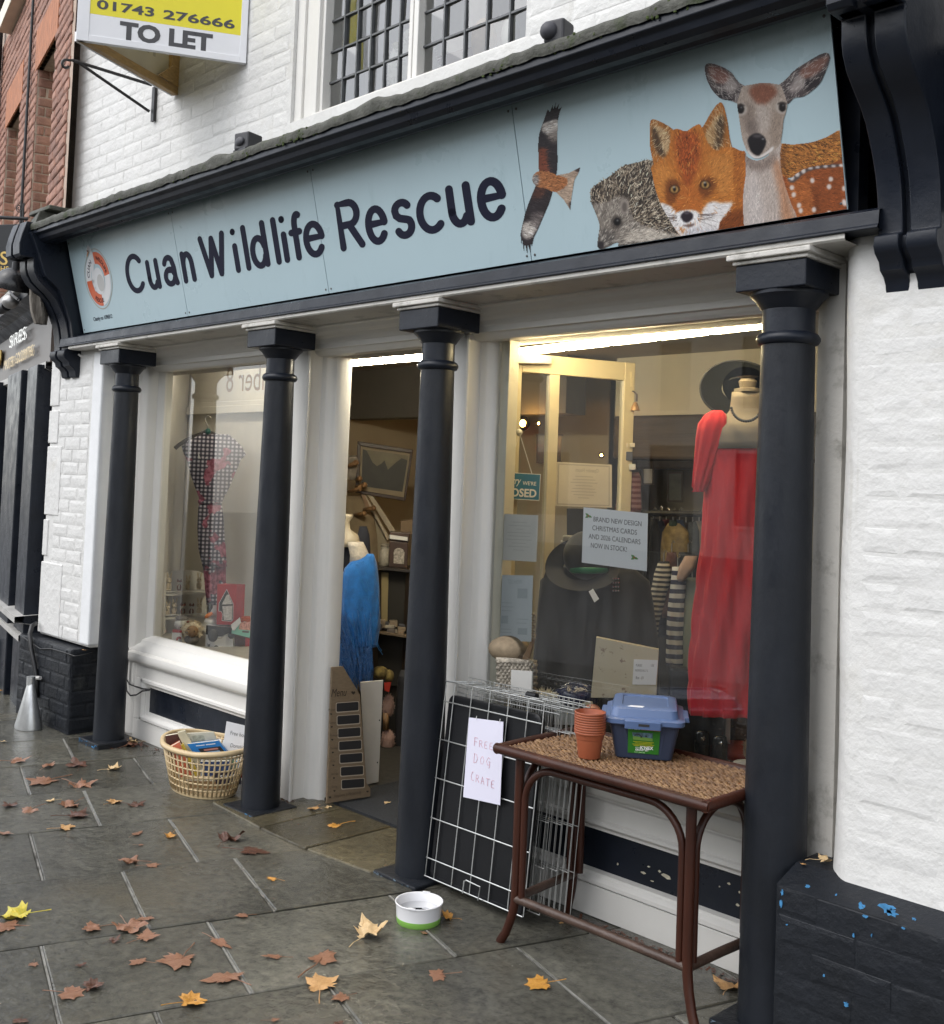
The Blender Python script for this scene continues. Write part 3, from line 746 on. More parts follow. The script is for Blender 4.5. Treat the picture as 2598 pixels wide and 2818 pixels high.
for i in range(4):
    a, b = px_[i] + .002, px_[i + 1] - .002
    s = MB(); s.prism([sgn(a, .001, 0), sgn(b, .001, 0), sgn(b, .571, 0), sgn(a, .571, 0)], -SN * .006)
    pn = s.build('sign_panel', SIGN, sg); panels.append(pn)
    for u in (a + .018, b - .018):
        for v in (.02, .55):
            s = MB(); M = Matrix((Vector((1, 0, 0)), VD, SN)).transposed(); s.lathe([(.005, 0), (.005, .001), (.003, .002)], 10, sgn(u, v, .0002), M); s.build('screw', SCREW, pn)
s = MB(); s.box((-6.47, 2.99, 2.35), (-1.47, 3.05, 2.98)); s.build('backing_board', NAVY, sg)
INK = mat('navy_vinyl_lettering', (.006, .007, .024), .6, spec=.2)
# rounded lettering drawn as strokes: glyph = list of polylines in a unit box (width 1, x-height .64, cap 1)
def arc(cx, cy, rx, ry, a0, a1, n=18): return [(cx + rx * math.cos(R_(a0 + (a1 - a0) * i / n)), cy + ry * math.sin(R_(a0 + (a1 - a0) * i / n))) for i in range(n + 1)]
XH = .725
GL = {
 'C': [arc(.56, .5, .56, .5, 42, 318, 26)],
 'u': [[(0, XH), (0, .26)] + arc(.42, .26, .42, .26, 180, 330, 12), [(.93, XH), (.96, .0)]],
 'a': [arc(.42, XH - .22, .40, .22, 160, 40, 10) + [(.86, .44), (.88, .16), (.98, .0)], arc(.42, .2, .42, .2, 20, 340, 20) + [(.84, .16)], [(.84, .36), (.40, .38)]],
 'n': [[(0, 0), (0, XH)], [(0, .42)] + arc(.46, .40, .45, .30, 160, 0, 14) + [(.95, 0)]],
 'W': [[(0, 1), (.27, 0)], [(.27, 0), (.5, .94)], [(.5, .94), (.73, 0)], [(.73, 0), (1, 1)]],
 'i': [[(0, 0), (0, XH - .12)], [(0, XH + .24), (0, XH + .25)]],
 'l': [[(0, 0), (0, 1)]],
 'd': [[(.95, 1), (.95, 0)], arc(.46, .33, .46, .34, 20, 340, 24)],
 'f': [arc(.78, .74, .36, .26, 70, 180, 10) + [(.42, 0)], [(0, .60), (.85, .60)]],
 'e': [[(.08, .38), (.95, .38)] + arc(.48, .34, .48, .35, 8, 322, 24)],
 'R': [[(0, 0), (0, .97), (.48, .97)] + arc(.52, .73, .40, .24, 80, -90, 12) + [(.02, .49)], [(.46, .49), (.98, 0)]],
 's': [arc(.48, .52, .44, .17, 32, 170, 10) + [(.10, .44), (.3, .37), (.72, .32)] + arc(.52, .18, .44, .18, 40, -155, 14)],
 'c': [arc(.50, .34, .50, .35, 48, 312, 22)],
}
def stroke(mb, pts, hw, mp, h):
    def seg(a, b):
        dx, dy = b[0] - a[0], b[1] - a[1]; l = math.hypot(dx, dy) or 1; return dx / l, dy / l
    n = len(pts); Lf, Rt = [], []
    for i in range(n):
        d0 = seg(pts[max(i - 1, 0)], pts[max(i, 1)]); d1 = seg(pts[min(i, n - 2)], pts[min(i + 1, n - 1)])
        tx, ty = d0[0] + d1[0], d0[1] + d1[1]; l = math.hypot(tx, ty) or 1; tx, ty = tx / l, ty / l
        k = hw / max(.35, tx * d0[0] + ty * d0[1])
        if tx * d0[0] + ty * d0[1] < .8: k = hw
        Lf.append((pts[i][0] - ty * k, pts[i][1] + tx * k)); Rt.append((pts[i][0] + ty * k, pts[i][1] - tx * k))
    base = [mp(*p, h) for p in Lf] + [mp(*p, h) for p in Rt]
    mb.add(base, [(i, n + i, n + i + 1, i + 1) for i in range(n - 1)])
    dots = [0, n - 1]
    for i in range(1, n - 1):
        a, b = seg(pts[i - 1], pts[i]), seg(pts[i], pts[i + 1])
        if a[0] * b[0] + a[1] * b[1] < .85: dots.append(i)
    for i in dots:
        mb.face([mp(pts[i][0] + hw * math.cos(2 * PI * k / 14), pts[i][1] + hw * math.sin(2 * PI * k / 14), h + .00008) for k in range(14)])
HWL, HWV, SQ = .0222, .0155, 1.43
let = [('C', -5.803, -5.612), ('u', -5.562, -5.432), ('a', -5.385, -5.240), ('n', -5.186, -5.064), ('W', -4.985, -4.742), ('i', -4.682, -4.64), ('l', -4.588, -4.546), ('d', -4.530, -4.385), ('l', -4.330, -4.288), ('i', -4.262, -4.22), ('f', -4.196, -4.094), ('e', -4.091, -3.938), ('R', -3.830, -3.664), ('e', -3.640, -3.500), ('s', -3.460, -3.334), ('c', -3.310, -3.162), ('u', -3.124, -2.992), ('e', -2.958, -2.812)]
byp = [MB() for _ in range(4)]
for ch, a, b in let:
    k = sum(1 for p in px_[1:4] if (a + b) / 2 > p)
    mp = lambda u, v, h: sgn(u, v, h)
    g = GL[ch]; x0, x1 = a + HWL - .005, b - HWL + .005
    gx = [q[0] for pl_ in g for q in pl_]; g = [[((x - min(gx)) / max(.3, max(gx) - min(gx)), y) for x, y in pl_] for pl_ in g]
    for qi, pl_ in enumerate(g):
        pts = [(x0 + (x1 - x0) * x, (.171 + HWV + y * (.224 - 2 * HWV)) * SQ) for x, y in pl_]
        if ch in 'il': pts = [((a + b) / 2 + (x - x0), y) for x, y in pts]
        stroke(byp[k], pts, HWL, lambda u, v, h: sgn(u, v / SQ, h), .0009 + qi * .0002)
for k in range(4):
    if byp[k].v: byp[k].build('lettering', INK, panels[k])
u0, v0 = sgp(258, 884); u1, v1 = sgp(328, 870)
s = MB(); s.text('Charity no 1096812', lambda x, y: sgn(u0 + x, v0 + y, .0009), size=.034, off=.0004, ls=.9); s.build('charity_number', INK, panels[0])

# ------------------------------------------------------------------ printed animals on the sign (flat vinyl prints, one colour per point of a fine grid)
class Print:
    def __init__(s, x0, y0, x1, y1, st):
        s.x0, s.y0, s.st = x0, y0, st
        s.X, s.Y = np.meshgrid(np.arange(x0, x1 + st, st, dtype=float), np.arange(y0, y1 + st, st, dtype=float))
        s.C = np.zeros(s.X.shape + (3,)); s.A = np.zeros(s.X.shape, bool)
    def mask(s, P, sm=True):
        P = np.array(P, float)
        if sm:
            n = len(P); out = []
            for i in range(n):
                a, b, c, d = P[i - 1], P[i], P[(i + 1) % n], P[(i + 2) % n]
                for t in (0, .25, .5, .75): out.append(.5 * (2 * b + (c - a) * t + (2 * a - 5 * b + 4 * c - d) * t * t + (3 * b - a - 3 * c + d) * t ** 3))
            P = np.array(out)
        m = np.zeros(s.X.shape, bool)
        for (ax, ay), (bx, by) in zip(P, np.roll(P, -1, 0)):
            if ay == by: continue
            m ^= ((s.Y < ay) != (s.Y < by)) & (s.X < (bx - ax) * (s.Y - ay) / (by - ay) + ax)
        return m
    def blur(s, m, r):
        k = max(1, int(r / s.st)); f = m.astype(float)
        for _ in range(2):
            for ax in (0, 1):
                c = np.cumsum(np.pad(f, [(k + 1, k) if a == ax else (0, 0) for a in (0, 1)], mode='edge'), axis=ax)
                f = (np.take(c, range(2 * k + 1, c.shape[ax]), ax) - np.take(c, range(0, c.shape[ax] - 2 * k - 1), ax)) / (2 * k + 1)
        return f
    def base(s, P, c, sm=True):
        m = s.mask(P, sm); s.A |= m; s.C[m] = np.array(c) / 255; return m
    def soft(s, P, c, r=8, o=1.0, clip=None, sm=True):
        a = s.blur(s.mask(P, sm), r) * o
        if clip is not None: a = a * clip
        s.C += (np.array(c) / 255 - s.C) * a[..., None]
    def ell(s, cx, cy, rx, ry, c, r=2, o=1.0, clip=None): s.soft([(cx + rx * math.cos(t * PI / 6), cy + ry * math.sin(t * PI / 6)) for t in range(12)], c, r, o, clip)
    def hair(s, m, n, ln, ang, col=None, jit=.25, al=.5, grow=False, spread=.35):
        iy, ix = np.nonzero(m)
        if not len(iy): return
        k = rng.integers(0, len(iy), n); y = iy[k].astype(float); x = ix[k].astype(float)
        a = (ang(s.X[iy[k], ix[k]], s.Y[iy[k], ix[k]]) if callable(ang) else np.full(n, ang)) + rng.normal(0, spread, n)
        L = ln / s.st * rng.uniform(.5, 1.2, n)
        c0 = s.C[iy[k], ix[k]] if col is None else np.array(col)[rng.integers(0, len(col), n)] / 255
        c0 = np.clip(c0 * (1 + rng.normal(0, jit, n))[:, None], 0, 1)
        st_ = int(ln / s.st * 1.2) + 2
        for i in range(st_):
            t = i / st_; X = np.clip((x + np.cos(a) * L * t).astype(int), 0, s.X.shape[1] - 1); Y = np.clip((y + np.sin(a) * L * t).astype(int), 0, s.X.shape[0] - 1)
            ok = s.A[Y, X] | grow; X, Y = X[ok], Y[ok]
            s.C[Y, X] = s.C[Y, X] * (1 - al) + c0[ok] * al
            if grow: s.A[Y, X] = True
    def lay(s, name, par, src, m, h=.0011, gain=.92):
        A_ = s.A; H, Wd_ = A_.shape
        idx = -np.ones(A_.shape, int); full = A_[:-1, :-1] & A_[1:, :-1] & A_[:-1, 1:] & A_[1:, 1:]
        use = np.zeros_like(A_); 
        for a in (0, 1):
            for b in (0, 1): use[a:H - 1 + a, b:Wd_ - 1 + b] |= full
        idx[use] = np.arange(use.sum())
        us_, vs2 = s.X[use], s.Y[use]
        pts = []
        for x, y in zip(us_, vs2):
            u, v = sgp(*src(x, y)); pts.append(sgn(min(u, -1.484), max(.002, v), h))
        yy, xx = np.nonzero(full)
        F = np.stack([idx[yy + 1, xx], idx[yy + 1, xx + 1], idx[yy, xx + 1], idx[yy, xx]], 1)
        me = bpy.data.meshes.new(name); me.from_pydata(pts, [], F.tolist()); me.materials.append(m)
        at = me.color_attributes.new('print', 'FLOAT_COLOR', 'POINT')
        c = np.clip(s.C[use], 0, 1); g3 = c.mean(1, keepdims=True); c = np.clip(g3 + (c - g3) * .84, 0, 1); c = np.where(c <= .04045, c / 12.92, ((c + .055) / 1.055) ** 2.4) * gain
        at.data.foreach_set('color', np.concatenate([c, np.ones((len(c), 1))], 1).astype('f').ravel())
        o = bpy.data.objects.new(name, me); COL.objects.link(o); o.parent = par; o.matrix_basis = wm(par).inverted() if wm(par) else Matrix()
        return o
VIN = vcol_mat('printed_vinyl', .34)
src3 = lambda x, y: (1698 + x * .487, y * .487)
src2 = lambda x, y: (850 + x * .487, y * .487)
# hedgehog
p = Print(-170, 870, 380, 1420, 3)
sil = [(-150, 1100), (-140, 1060), (-100, 1030), (-50, 1000), (-10, 970), (40, 935), (100, 920), (200, 905), (240, 1000), (260, 1100), (310, 1250), (372, 1340), (200, 1372), (20, 1402), (5, 1372), (-50, 1397), (-90, 1411), (-112, 1390), (-107, 1340), (-100, 1270), (-120, 1210), (-140, 1160)]
m = p.base(sil, (92, 80, 70))
face = [(-135, 1160), (-80, 1150), (0, 1120), (60, 1130), (75, 1200), (120, 1260), (230, 1300), (372, 1340), (20, 1402), (5, 1372), (-50, 1397), (-90, 1411), (-112, 1390), (-107, 1340), (-100, 1270), (-120, 1210)]
p.soft(face, (128, 118, 108), 8, 1, m); p.soft([(-110, 1330), (-60, 1300), (-10, 1330), (-50, 1395), (-92, 1410)], (88, 82, 78), 10, .8, m)
p.soft([(60, 1330), (150, 1290), (300, 1320), (330, 1345), (60, 1380)], (196, 184, 168), 12, .8, m); p.soft([(20, 1402), (30, 1380), (120, 1372), (372, 1335), (370, 1352)], (48, 44, 42), 6, .8, m)
fm = p.mask(face) & m; sm_ = m & ~p.mask(face)
p.hair(fm, 1500, 22, lambda x, y: np.arctan2(y - 1390, x + 90), None, .25, .5); p.hair(fm, 300, 26, lambda x, y: np.arctan2(y - 1390, x + 90), [(215, 205, 190)], .1, .4)
spn = lambda x, y: np.arctan2((y - 1320), (x - 60)) + .25
p.hair(sm_, 900, 36, spn, [(38, 32, 30), (50, 42, 36)], .2, .7, False, .5); p.hair(sm_, 620, 34, spn, [(196, 178, 150), (226, 212, 186), (160, 140, 116)], .12, .75, True, .5); p.hair(sm_, 420, 14, spn, [(44, 36, 34)], .2, .8, True, .5)
p.ell(42, 1165, 26, 42, (150, 138, 128), 4, .9, m); p.ell(44, 1170, 14, 28, (98, 88, 82), 4, .9, m)
p.ell(0, 1255, 34, 40, (60, 52, 48), 8, .7, m); p.ell(2, 1253, 20, 22, (16, 14, 16), 2, 1, m); p.ell(4, 1246, 4, 5, (190, 190, 190), 1, 1, m)
p.ell(-92, 1385, 20, 22, (48, 42, 44), 4, 1, m)
p.lay('hedgehog_print', panels[3], src3, VIN, .0010)
# fox
p = Print(160, 560, 760, 1360, 3)
el = [(186, 700), (200, 673), (235, 680), (300, 715), (325, 742), (335, 800), (300, 890), (260, 945), (215, 940), (198, 890), (186, 820)]
er = [(470, 750), (500, 690), (540, 620), (570, 585), (592, 576), (610, 610), (628, 690), (640, 780), (655, 860), (600, 880), (540, 870), (495, 830)]
hd = [(310, 745), (350, 728), (390, 740), (430, 715), (475, 705), (510, 800), (560, 850), (640, 830), (662, 900), (655, 1000), (665, 1080), (655, 1150), (625, 1200), (585, 1250), (565, 1300), (470, 1322), (372, 1343), (325, 1290), (288, 1230), (250, 1160), (220, 1080), (202, 1000), (195, 940), (230, 915), (290, 870)]
bdy = [(600, 850), (650, 830), (700, 850), (730, 865), (730, 1000), (718, 1150), (735, 1280), (560, 1312), (540, 1200)]
m = p.base(bdy, (178, 98, 36)); p.soft([(560, 1310), (580, 1240), (700, 1180), (735, 1280)], (120, 56, 22), 14, .8, m); fb_m = m
p.hair(m, 900, 26, 2.2, None, .28, .45)
for e in (el, er): m2 = p.base(e, (176, 104, 40)); p.hair(m2, 260, 20, -1.3, None, .2, .5)
p.soft([(200, 720), (235, 712), (285, 745), (308, 800), (292, 870), (255, 885), (215, 830)], (196, 160, 112), 7, 1, p.mask(el)); p.soft([(200, 730), (222, 730), (255, 820), (275, 885), (235, 870), (205, 800)], (58, 40, 28), 8, .85, p.mask(el))
p.soft([(498, 770), (540, 690), (588, 632), (606, 665), (602, 750), (575, 850), (525, 830)], (190, 150, 98), 7, 1, p.mask(er)); p.soft([(560, 700), (600, 650), (610, 720), (590, 820), (545, 850), (560, 780)], (52, 36, 26), 9, .85, p.mask(er))
for e, a in ((el, -.9), (er, -2.2)): p.hair(p.mask(e), 160, 34, a, [(222, 194, 150), (120, 80, 46)], .1, .5)
m = p.base(hd, (196, 112, 40))
p.soft([(335, 770), (400, 740), (460, 770), (470, 900), (430, 1020), (400, 1090), (370, 1010), (340, 900)], (158, 66, 26), 18, .85, m)
p.soft([(210, 960), (270, 930), (330, 1000), (300, 1040), (250, 1130)], (214, 134, 56), 14, .7, m); p.soft([(520, 900), (640, 880), (650, 1040), (600, 1120), (540, 1000)], (206, 130, 56), 16, .7, m)
p.soft([(275, 1060), (300, 1010), (350, 1030), (360, 1090), (330, 1150), (290, 1150)], (112, 56, 24), 10, .8, m); p.soft([(460, 1060), (480, 1010), (540, 1000), (560, 1050), (520, 1110), (470, 1120)], (112, 56, 24), 10, .8, m)
p.soft([(340, 1120), (370, 1060), (440, 1060), (480, 1120), (470, 1190), (400, 1185), (335, 1200)], (190, 100, 36), 10, .9, m)
wh = (228, 222, 220)
p.soft([(240, 1150), (290, 1158), (332, 1190), (335, 1240), (380, 1345), (325, 1292), (285, 1232)], wh, 5, 1, m); p.soft([(482, 1190), (530, 1140), (600, 1148), (655, 1146), (628, 1200), (588, 1252), (565, 1312), (372, 1345), (400, 1285), (470, 1245)], wh, 6, 1, m)
p.soft([(330, 1215), (365, 1190), (440, 1188), (472, 1215), (455, 1270), (400, 1292), (345, 1275)], (236, 232, 230), 5, 1, m)
p.soft([(380, 1340), (400, 1290), (500, 1290), (560, 1310), (470, 1322)], (190, 188, 196), 10, .7, m)
p.hair(m, 3000, 20, lambda x, y: np.arctan2(y - 1150, x - 400), None, .20, .42); p.hair(m & p.mask([(335, 770), (400, 740), (470, 780), (450, 960), (400, 1000), (345, 930)]), 500, 20, -1.6, None, .35, .5)
p.hair(p.mask(hd), 120, 30, lambda x, y: np.arctan2(y - 1100, x - 420), [(214, 140, 66)], .15, .6, True)
for cx, cy in ((326, 1070), (500, 1044)):
    p.ell(cx, cy, 30, 25, (50, 26, 14), 4, 1, m); p.ell(cx, cy, 22, 20, (196, 146, 76), 2, 1, m); p.ell(cx, cy - 2, 9, 15, (14, 10, 10), 2, 1, m); p.ell(cx - 3, cy - 12, 6, 4, (240, 240, 240), 1, 1, m)
p.soft([(362, 1215), (395, 1192), (430, 1210), (426, 1238), (396, 1258), (370, 1242)], (44, 36, 44), 2, 1, m); p.ell(395, 1204, 16, 5, (120, 112, 120), 3, .7, m); p.soft([(372, 1272), (400, 1268), (440, 1262), (430, 1278), (400, 1284)], (96, 70, 62), 3, .8, m)
for k in range(14):
    a = rng.uniform(-.3, .4); q = np.zeros_like(m)
    for sg_ in (1, -1): q[int((1225 + rng.uniform(-15, 25) - p.y0) / 3), int((400 + sg_ * 60 - p.x0) / 3)] = True
    p.hair(q, 2, 100, lambda x, y: np.where(x > 400, a, PI - a), [(60, 44, 40)], .1, .3, False, .1)
p.lay('fox_print', panels[3], src3, VIN, .0013)
# deer, with the tail of the fox behind it
p = Print(480, 280, 1320, 1310, 3)
tail = [(915, 825), (1000, 815), (1100, 802), (1180, 775), (1290, 735), (1300, 930), (1130, 945), (1010, 995), (915, 1000)]
m = p.base(tail, (184, 112, 48)); p.hair(m, 1500, 30, .35, None, .35, .5); p.hair(m, 260, 34, .45, [(96, 54, 26), (60, 40, 26)], .2, .6); p.soft([(920, 830), (960, 900), (925, 990)], (120, 70, 34), 14, .6, m)
body = [(930, 1002), (975, 1012), (1010, 985), (1060, 955), (1130, 937), (1200, 930), (1310, 915), (1318, 1192), (1180, 1215), (1000, 1250), (960, 1180)]
m = p.base(body, (150, 74, 34)); p.soft([(960, 1030), (1060, 1000), (1110, 1080), (1130, 1230), (1000, 1250)], (182, 98, 44), 18, .8, m); p.soft([(1110, 1060), (1130, 1100), (1140, 1230), (1115, 1230)], (104, 48, 22), 10, .8, m)
p.hair(m, 1800, 24, .2, None, .22, .45)
p.soft([(965, 1015), (1010, 985), (1060, 955), (1130, 937), (1250, 925), (1250, 942), (1130, 955), (1060, 980), (1000, 1030)], (74, 72, 78), 5, .85, m)
for x, y in ((990, 1005), (1020, 985), (1055, 965), (1095, 950), (1135, 945), (1180, 940), (1225, 938), (1270, 934), (1105, 1020), (1210, 1012), (1030, 1160), (1040, 1190), (1115, 1185), (1200, 1055), (1285, 1065), (1285, 1140), (1290, 1150), (1200, 1205), (1000, 1100), (990, 1060), (1270, 935)): p.ell(x, y, 13, 15 if y > 960 else 7, (226, 214, 208), 5, .9, m)
neck = [(722, 840), (735, 880), (790, 905), (850, 880), (928, 800), (922, 870), (926, 930), (938, 1000), (962, 1080), (985, 1150), (1012, 1245), (860, 1270), (732, 1288), (716, 1230), (711, 1150), (717, 1060), (728, 980), (725, 900)]
m = p.base(neck, (186, 170, 160)); p.soft([(880, 900), (930, 930), (985, 1150), (1012, 1245), (940, 1260), (920, 1100)], (186, 124, 84), 16, .8, m); p.soft([(722, 860), (790, 905), (860, 880), (900, 850), (880, 930), (800, 960), (735, 930)], (128, 110, 100), 14, .8, m); p.soft([(740, 1000), (800, 1000), (830, 1280), (735, 1285)], (206, 196, 192), 18, .6, m); p.hair(m, 2200, 26, 1.6, None, .13, .45)
eL = [(497, 375), (515, 357), (560, 362), (610, 382), (650, 410), (672, 440), (700, 470), (730, 490), (715, 530), (700, 565), (682, 585), (640, 570), (590, 560), (550, 525), (520, 480), (502, 430)]
eR = [(1207, 320), (1192, 298), (1150, 305), (1080, 345), (1010, 390), (960, 440), (925, 470), (905, 490), (930, 545), (962, 588), (985, 575), (1005, 555), (1060, 545), (1110, 510), (1150, 470), (1180, 410), (1202, 350)]
for e in (eL, eR): m2 = p.base(e, (84, 74, 74)); p.hair(m2, 400, 18, -1.2, None, .25, .5)
p.soft([(515, 378), (560, 376), (610, 398), (640, 430), (620, 470), (560, 465), (528, 430)], (142, 92, 80), 8, .95, p.mask(eL)); p.soft([(640, 430), (665, 450), (690, 490), (650, 520), (600, 500)], (178, 166, 160), 9, .8, p.mask(eL)); p.soft([(555, 515), (600, 510), (660, 560), (640, 575), (580, 556)], (44, 38, 42), 8, .9, p.mask(eL))
p.soft([(1195, 318), (1140, 332), (1060, 375), (1032, 412), (1045, 440), (1100, 436), (1155, 395), (1185, 355)], (146, 98, 84), 8, .95, p.mask(eR)); p.soft([(1030, 420), (1000, 450), (975, 520), (1010, 520), (1060, 490), (1060, 445)], (186, 172, 166), 9, .8, p.mask(eR)); p.soft([(1180, 400), (1130, 440), (1070, 460), (1060, 500), (1100, 515), (1150, 470)], (46, 40, 44), 9, .9, p.mask(eR))
for e, a in ((eL, .7), (eR, 2.4)): p.hair(p.mask(e), 130, 36, a, [(210, 200, 192)], .1, .4)
hd = [(715, 487), (760, 476), (830, 466), (890, 472), (925, 482), (945, 525), (964, 590), (956, 640), (944, 680), (938, 740), (924, 810), (884, 852), (832, 886), (790, 898), (755, 882), (728, 840), (710, 790), (699, 730), (689, 660), (680, 600), (688, 550), (702, 515)]
m = p.base(hd, (172, 154, 140))
p.soft([(748, 505), (790, 474), (850, 470), (892, 490), (908, 522), (872, 562), (830, 594), (795, 582), (764, 548)], (138, 80, 58), 9, .95, m); p.soft([(720, 570), (770, 600), (800, 700), (760, 760), (720, 720), (700, 640)], (130, 112, 100), 14, .7, m); p.soft([(900, 600), (940, 660), (925, 800), (880, 830), (870, 720)], (146, 126, 110), 14, .7, m); p.soft([(790, 600), (850, 600), (860, 720), (800, 740)], (186, 172, 162), 14, .7, m); p.soft([(740, 680), (790, 690), (800, 760), (745, 760)], (112, 98, 92), 12, .6, m)
p.hair(m, 2200, 16, 1.57, None, .14, .4)
p.soft([(732, 830), (745, 850), (790, 884), (840, 862), (884, 826), (880, 850), (832, 884), (790, 898), (755, 884)], (226, 218, 214), 4, .95, m)
p.soft([(740, 795), (758, 765), (800, 752), (840, 782), (840, 822), (816, 868), (790, 878), (758, 852)], (30, 26, 30), 3, 1, m); p.ell(795, 768, 30, 8, (110, 102, 104), 6, .8, m); p.ell(826, 786, 6, 4, (220, 220, 224), 2, .9, m)
for cx, cy, q in ((700, 617, 1), (936, 606, -1)):
    p.ell(cx + q * 4, cy, 34, 36, (206, 196, 186), 7, .7, m); p.ell(cx, cy, 21, 26, (24, 18, 18), 2, 1, m); p.ell(cx + 5, cy - 10, 6, 5, (150, 150, 156), 2, .8, m); p.soft([(cx - 26, cy - 22), (cx, cy - 32), (cx + 24, cy - 22), (cx + 22, cy - 16), (cx, cy - 22), (cx - 24, cy - 14)], (40, 30, 28), 2, .9, m)
p.lay('deer_print', panels[3], src3, VIN, .0016)
# red kite
p = Print(1185, 550, 1545, 1455, 3)
uw = [(1300, 985), (1297, 900), (1295, 820), (1300, 760), (1312, 720), (1327, 680), (1340, 640), (1352, 612)]
tips = [(1362, 630), (1382, 582), (1380, 620), (1401, 562), (1396, 610), (1422, 572), (1410, 615), (1434, 600), (1418, 640)]
uw = uw + tips + [(1410, 680), (1406, 760), (1405, 830), (1408, 900), (1405, 960), (1398, 1000)]
m = p.base(uw, (46, 40, 44), False); U = m
lw = [(1285, 1040), (1258, 1105), (1236, 1160), (1220, 1210), (1206, 1270), (1194, 1330), (1200, 1345), (1200, 1395), (1206, 1360), (1216, 1438), (1222, 1380), (1236, 1446), (1238, 1385), (1254, 1436), (1256, 1380), (1262, 1395), (1275, 1340), (1300, 1290), (1330, 1220), (1356, 1160), (1376, 1100), (1384, 1060)]
m = p.base(lw, (46, 39, 42), False); Lw = m
p.soft([(1320, 705), (1345, 690), (1408, 680), (1405, 790), (1350, 770), (1318, 740)], (206, 196, 186), 5, .95, U); p.soft([(1345, 760), (1405, 740), (1405, 810), (1360, 800)], (120, 108, 100), 6, .7, U); p.soft([(1298, 850), (1335, 840), (1345, 900), (1352, 980), (1300, 985)], (128, 62, 40), 8, .95, U)
p.soft([(1212, 1262), (1250, 1250), (1300, 1240), (1280, 1310), (1240, 1350), (1208, 1330)], (196, 186, 176), 6, .95, Lw); p.soft([(1250, 1215), (1330, 1200), (1300, 1280), (1270, 1290)], (104, 94, 92), 7, .8, Lw); p.soft([(1285, 1045), (1340, 1060), (1320, 1110), (1262, 1120)], (92, 52, 38), 9, .8, Lw)
p.hair(U, 420, 26, -.2, None, .35, .45, False, .2); p.hair(Lw, 420, 26, .35, None, .35, .45, False, .2)
tl_ = [(1395, 990), (1470, 976), (1536, 942), (1530, 970), (1502, 1020), (1496, 1060), (1486, 1120), (1479, 1191), (1440, 1130), (1385, 1075)]
m = p.base(tl_, (176, 150, 128), False); p.hair(m, 300, 40, .2, None, .2, .5, False, .25); p.soft([(1500, 960), (1537, 942), (1530, 975)], (60, 48, 48), 4, .9, m); p.soft([(1470, 1150), (1486, 1140), (1479, 1192)], (60, 48, 48), 4, .9, m)
bd_ = [(1262, 1010), (1270, 985), (1300, 966), (1350, 972), (1400, 988), (1455, 1008), (1458, 1042), (1420, 1075), (1385, 1085), (1340, 1065), (1290, 1055), (1268, 1035)]
m = p.base(bd_, (168, 102, 58)); p.soft([(1258, 1000), (1290, 985), (1300, 1020), (1285, 1050), (1262, 1035)], (146, 140, 138), 6, 1, m); p.hair(m, 500, 16, .15, None, .3, .5); p.soft([(1262, 1016), (1268, 1030), (1262, 1036)], (70, 60, 50), 1, 1, m)
p.lay('kite_print', panels[3], src2, VIN, .0010)
# lifebuoy and swan emblem
uc, vc = sgp(838 * .32468, 500 + 815 * .32468); vt = sgp(815 * .32468, 500 + 590 * .32468)[1]; vb = sgp(870 * .32468, 500 + 1052 * .32468)[1]; ul = sgp(722 * .32468, 500 + 760 * .32468)[0]; ur = sgp(942 * .32468, 500 + 850 * .32468)[0]
vc = (vt + vb) / 2; uc = (ul + ur) / 2; RO, RU = (vt - vb) / 2, (ur - ul) / 2; RI = .56
pol = lambda a, r, h=.0012: sgn(uc + RU * r * math.cos(a), vc + RO * r * math.sin(a), h)
OR_ = mat('lifebuoy_orange', (.60, .125, .05), .35); WHp = mat('emblem_white', (.66, .67, .68), .35); GYp = mat('emblem_grey', (.30, .29, .26), .4); ROPE = mat('emblem_rope', (.36, .33, .27), .5)
em = panels[0]
s = MB()
def rng_(mb, a0, a1, r0, r1, h, n=14):
    mb.add([pol(a0 + (a1 - a0) * i / n, r, h) for i in range(n + 1) for r in (r0, r1)], [(2 * i, 2 * i + 1, 2 * i + 3, 2 * i + 2) for i in range(n)])
rng_(s, R_(5), R_(95), RI, 1, .0012); rng_(s, R_(180), R_(275), RI, 1, .0012); s.build('emblem_orange_ring', OR_, em)
s = MB(); rng_(s, R_(95), R_(180), RI, 1, .0012); rng_(s, R_(-85), R_(5), RI, 1, .0012); s.build('emblem_white_ring', WHp, em)
s = MB()
for i in range(48): a, b = 2 * PI * i / 48, 2 * PI * (i + 1) / 48; k = lambda t: 1.06 + .05 * abs(math.cos(2 * t)); s.add([pol(a, k(a) - .015), pol(a, k(a) + .02), pol(b, k(b) + .02), pol(b, k(b) - .015)], [(0, 1, 2, 3)])
s.build('emblem_rope', ROPE, em)
def ring_text(t, a0, r, sz, inside=False):
    q = MB(); q.text(t, lambda x, y: pol(a0 + (x * sz / r if inside else -x * sz / r), r + (-y * sz if inside else y * sz), .0018), size=1, off=.02); q.build('emblem_lettering', INK, em)
ring_text('WILDLIFE', R_(84), .70, .21); ring_text('CUAN', R_(172), .70, .24); ring_text('RESCUE', R_(232), .88, .22, True)
s = MB(); s.face([pol(i * PI / 16, 1, .0020) if False else sgn(uc + RU * (.04 + .46 * math.cos(i * PI / 16)), vc + RO * (-.08 + .50 * math.sin(i * PI / 16)), .0020) for i in range(32)]); s.build('emblem_swan_body', WHp, em)
s = MB(); s.face([sgn(uc + RU * (.16 + .28 * math.cos(i * PI / 12)), vc + RO * (-.16 + .32 * math.sin(i * PI / 12)), .0023) for i in range(24)]); s.build('emblem_swan_wing', mat('emblem_pale_grey', (.48, .48, .47), .4), em)
s = MB(); sp_ = lambda x, y, h=0: sgn(uc + RU * x, vc + RO * y, .0026 + h)
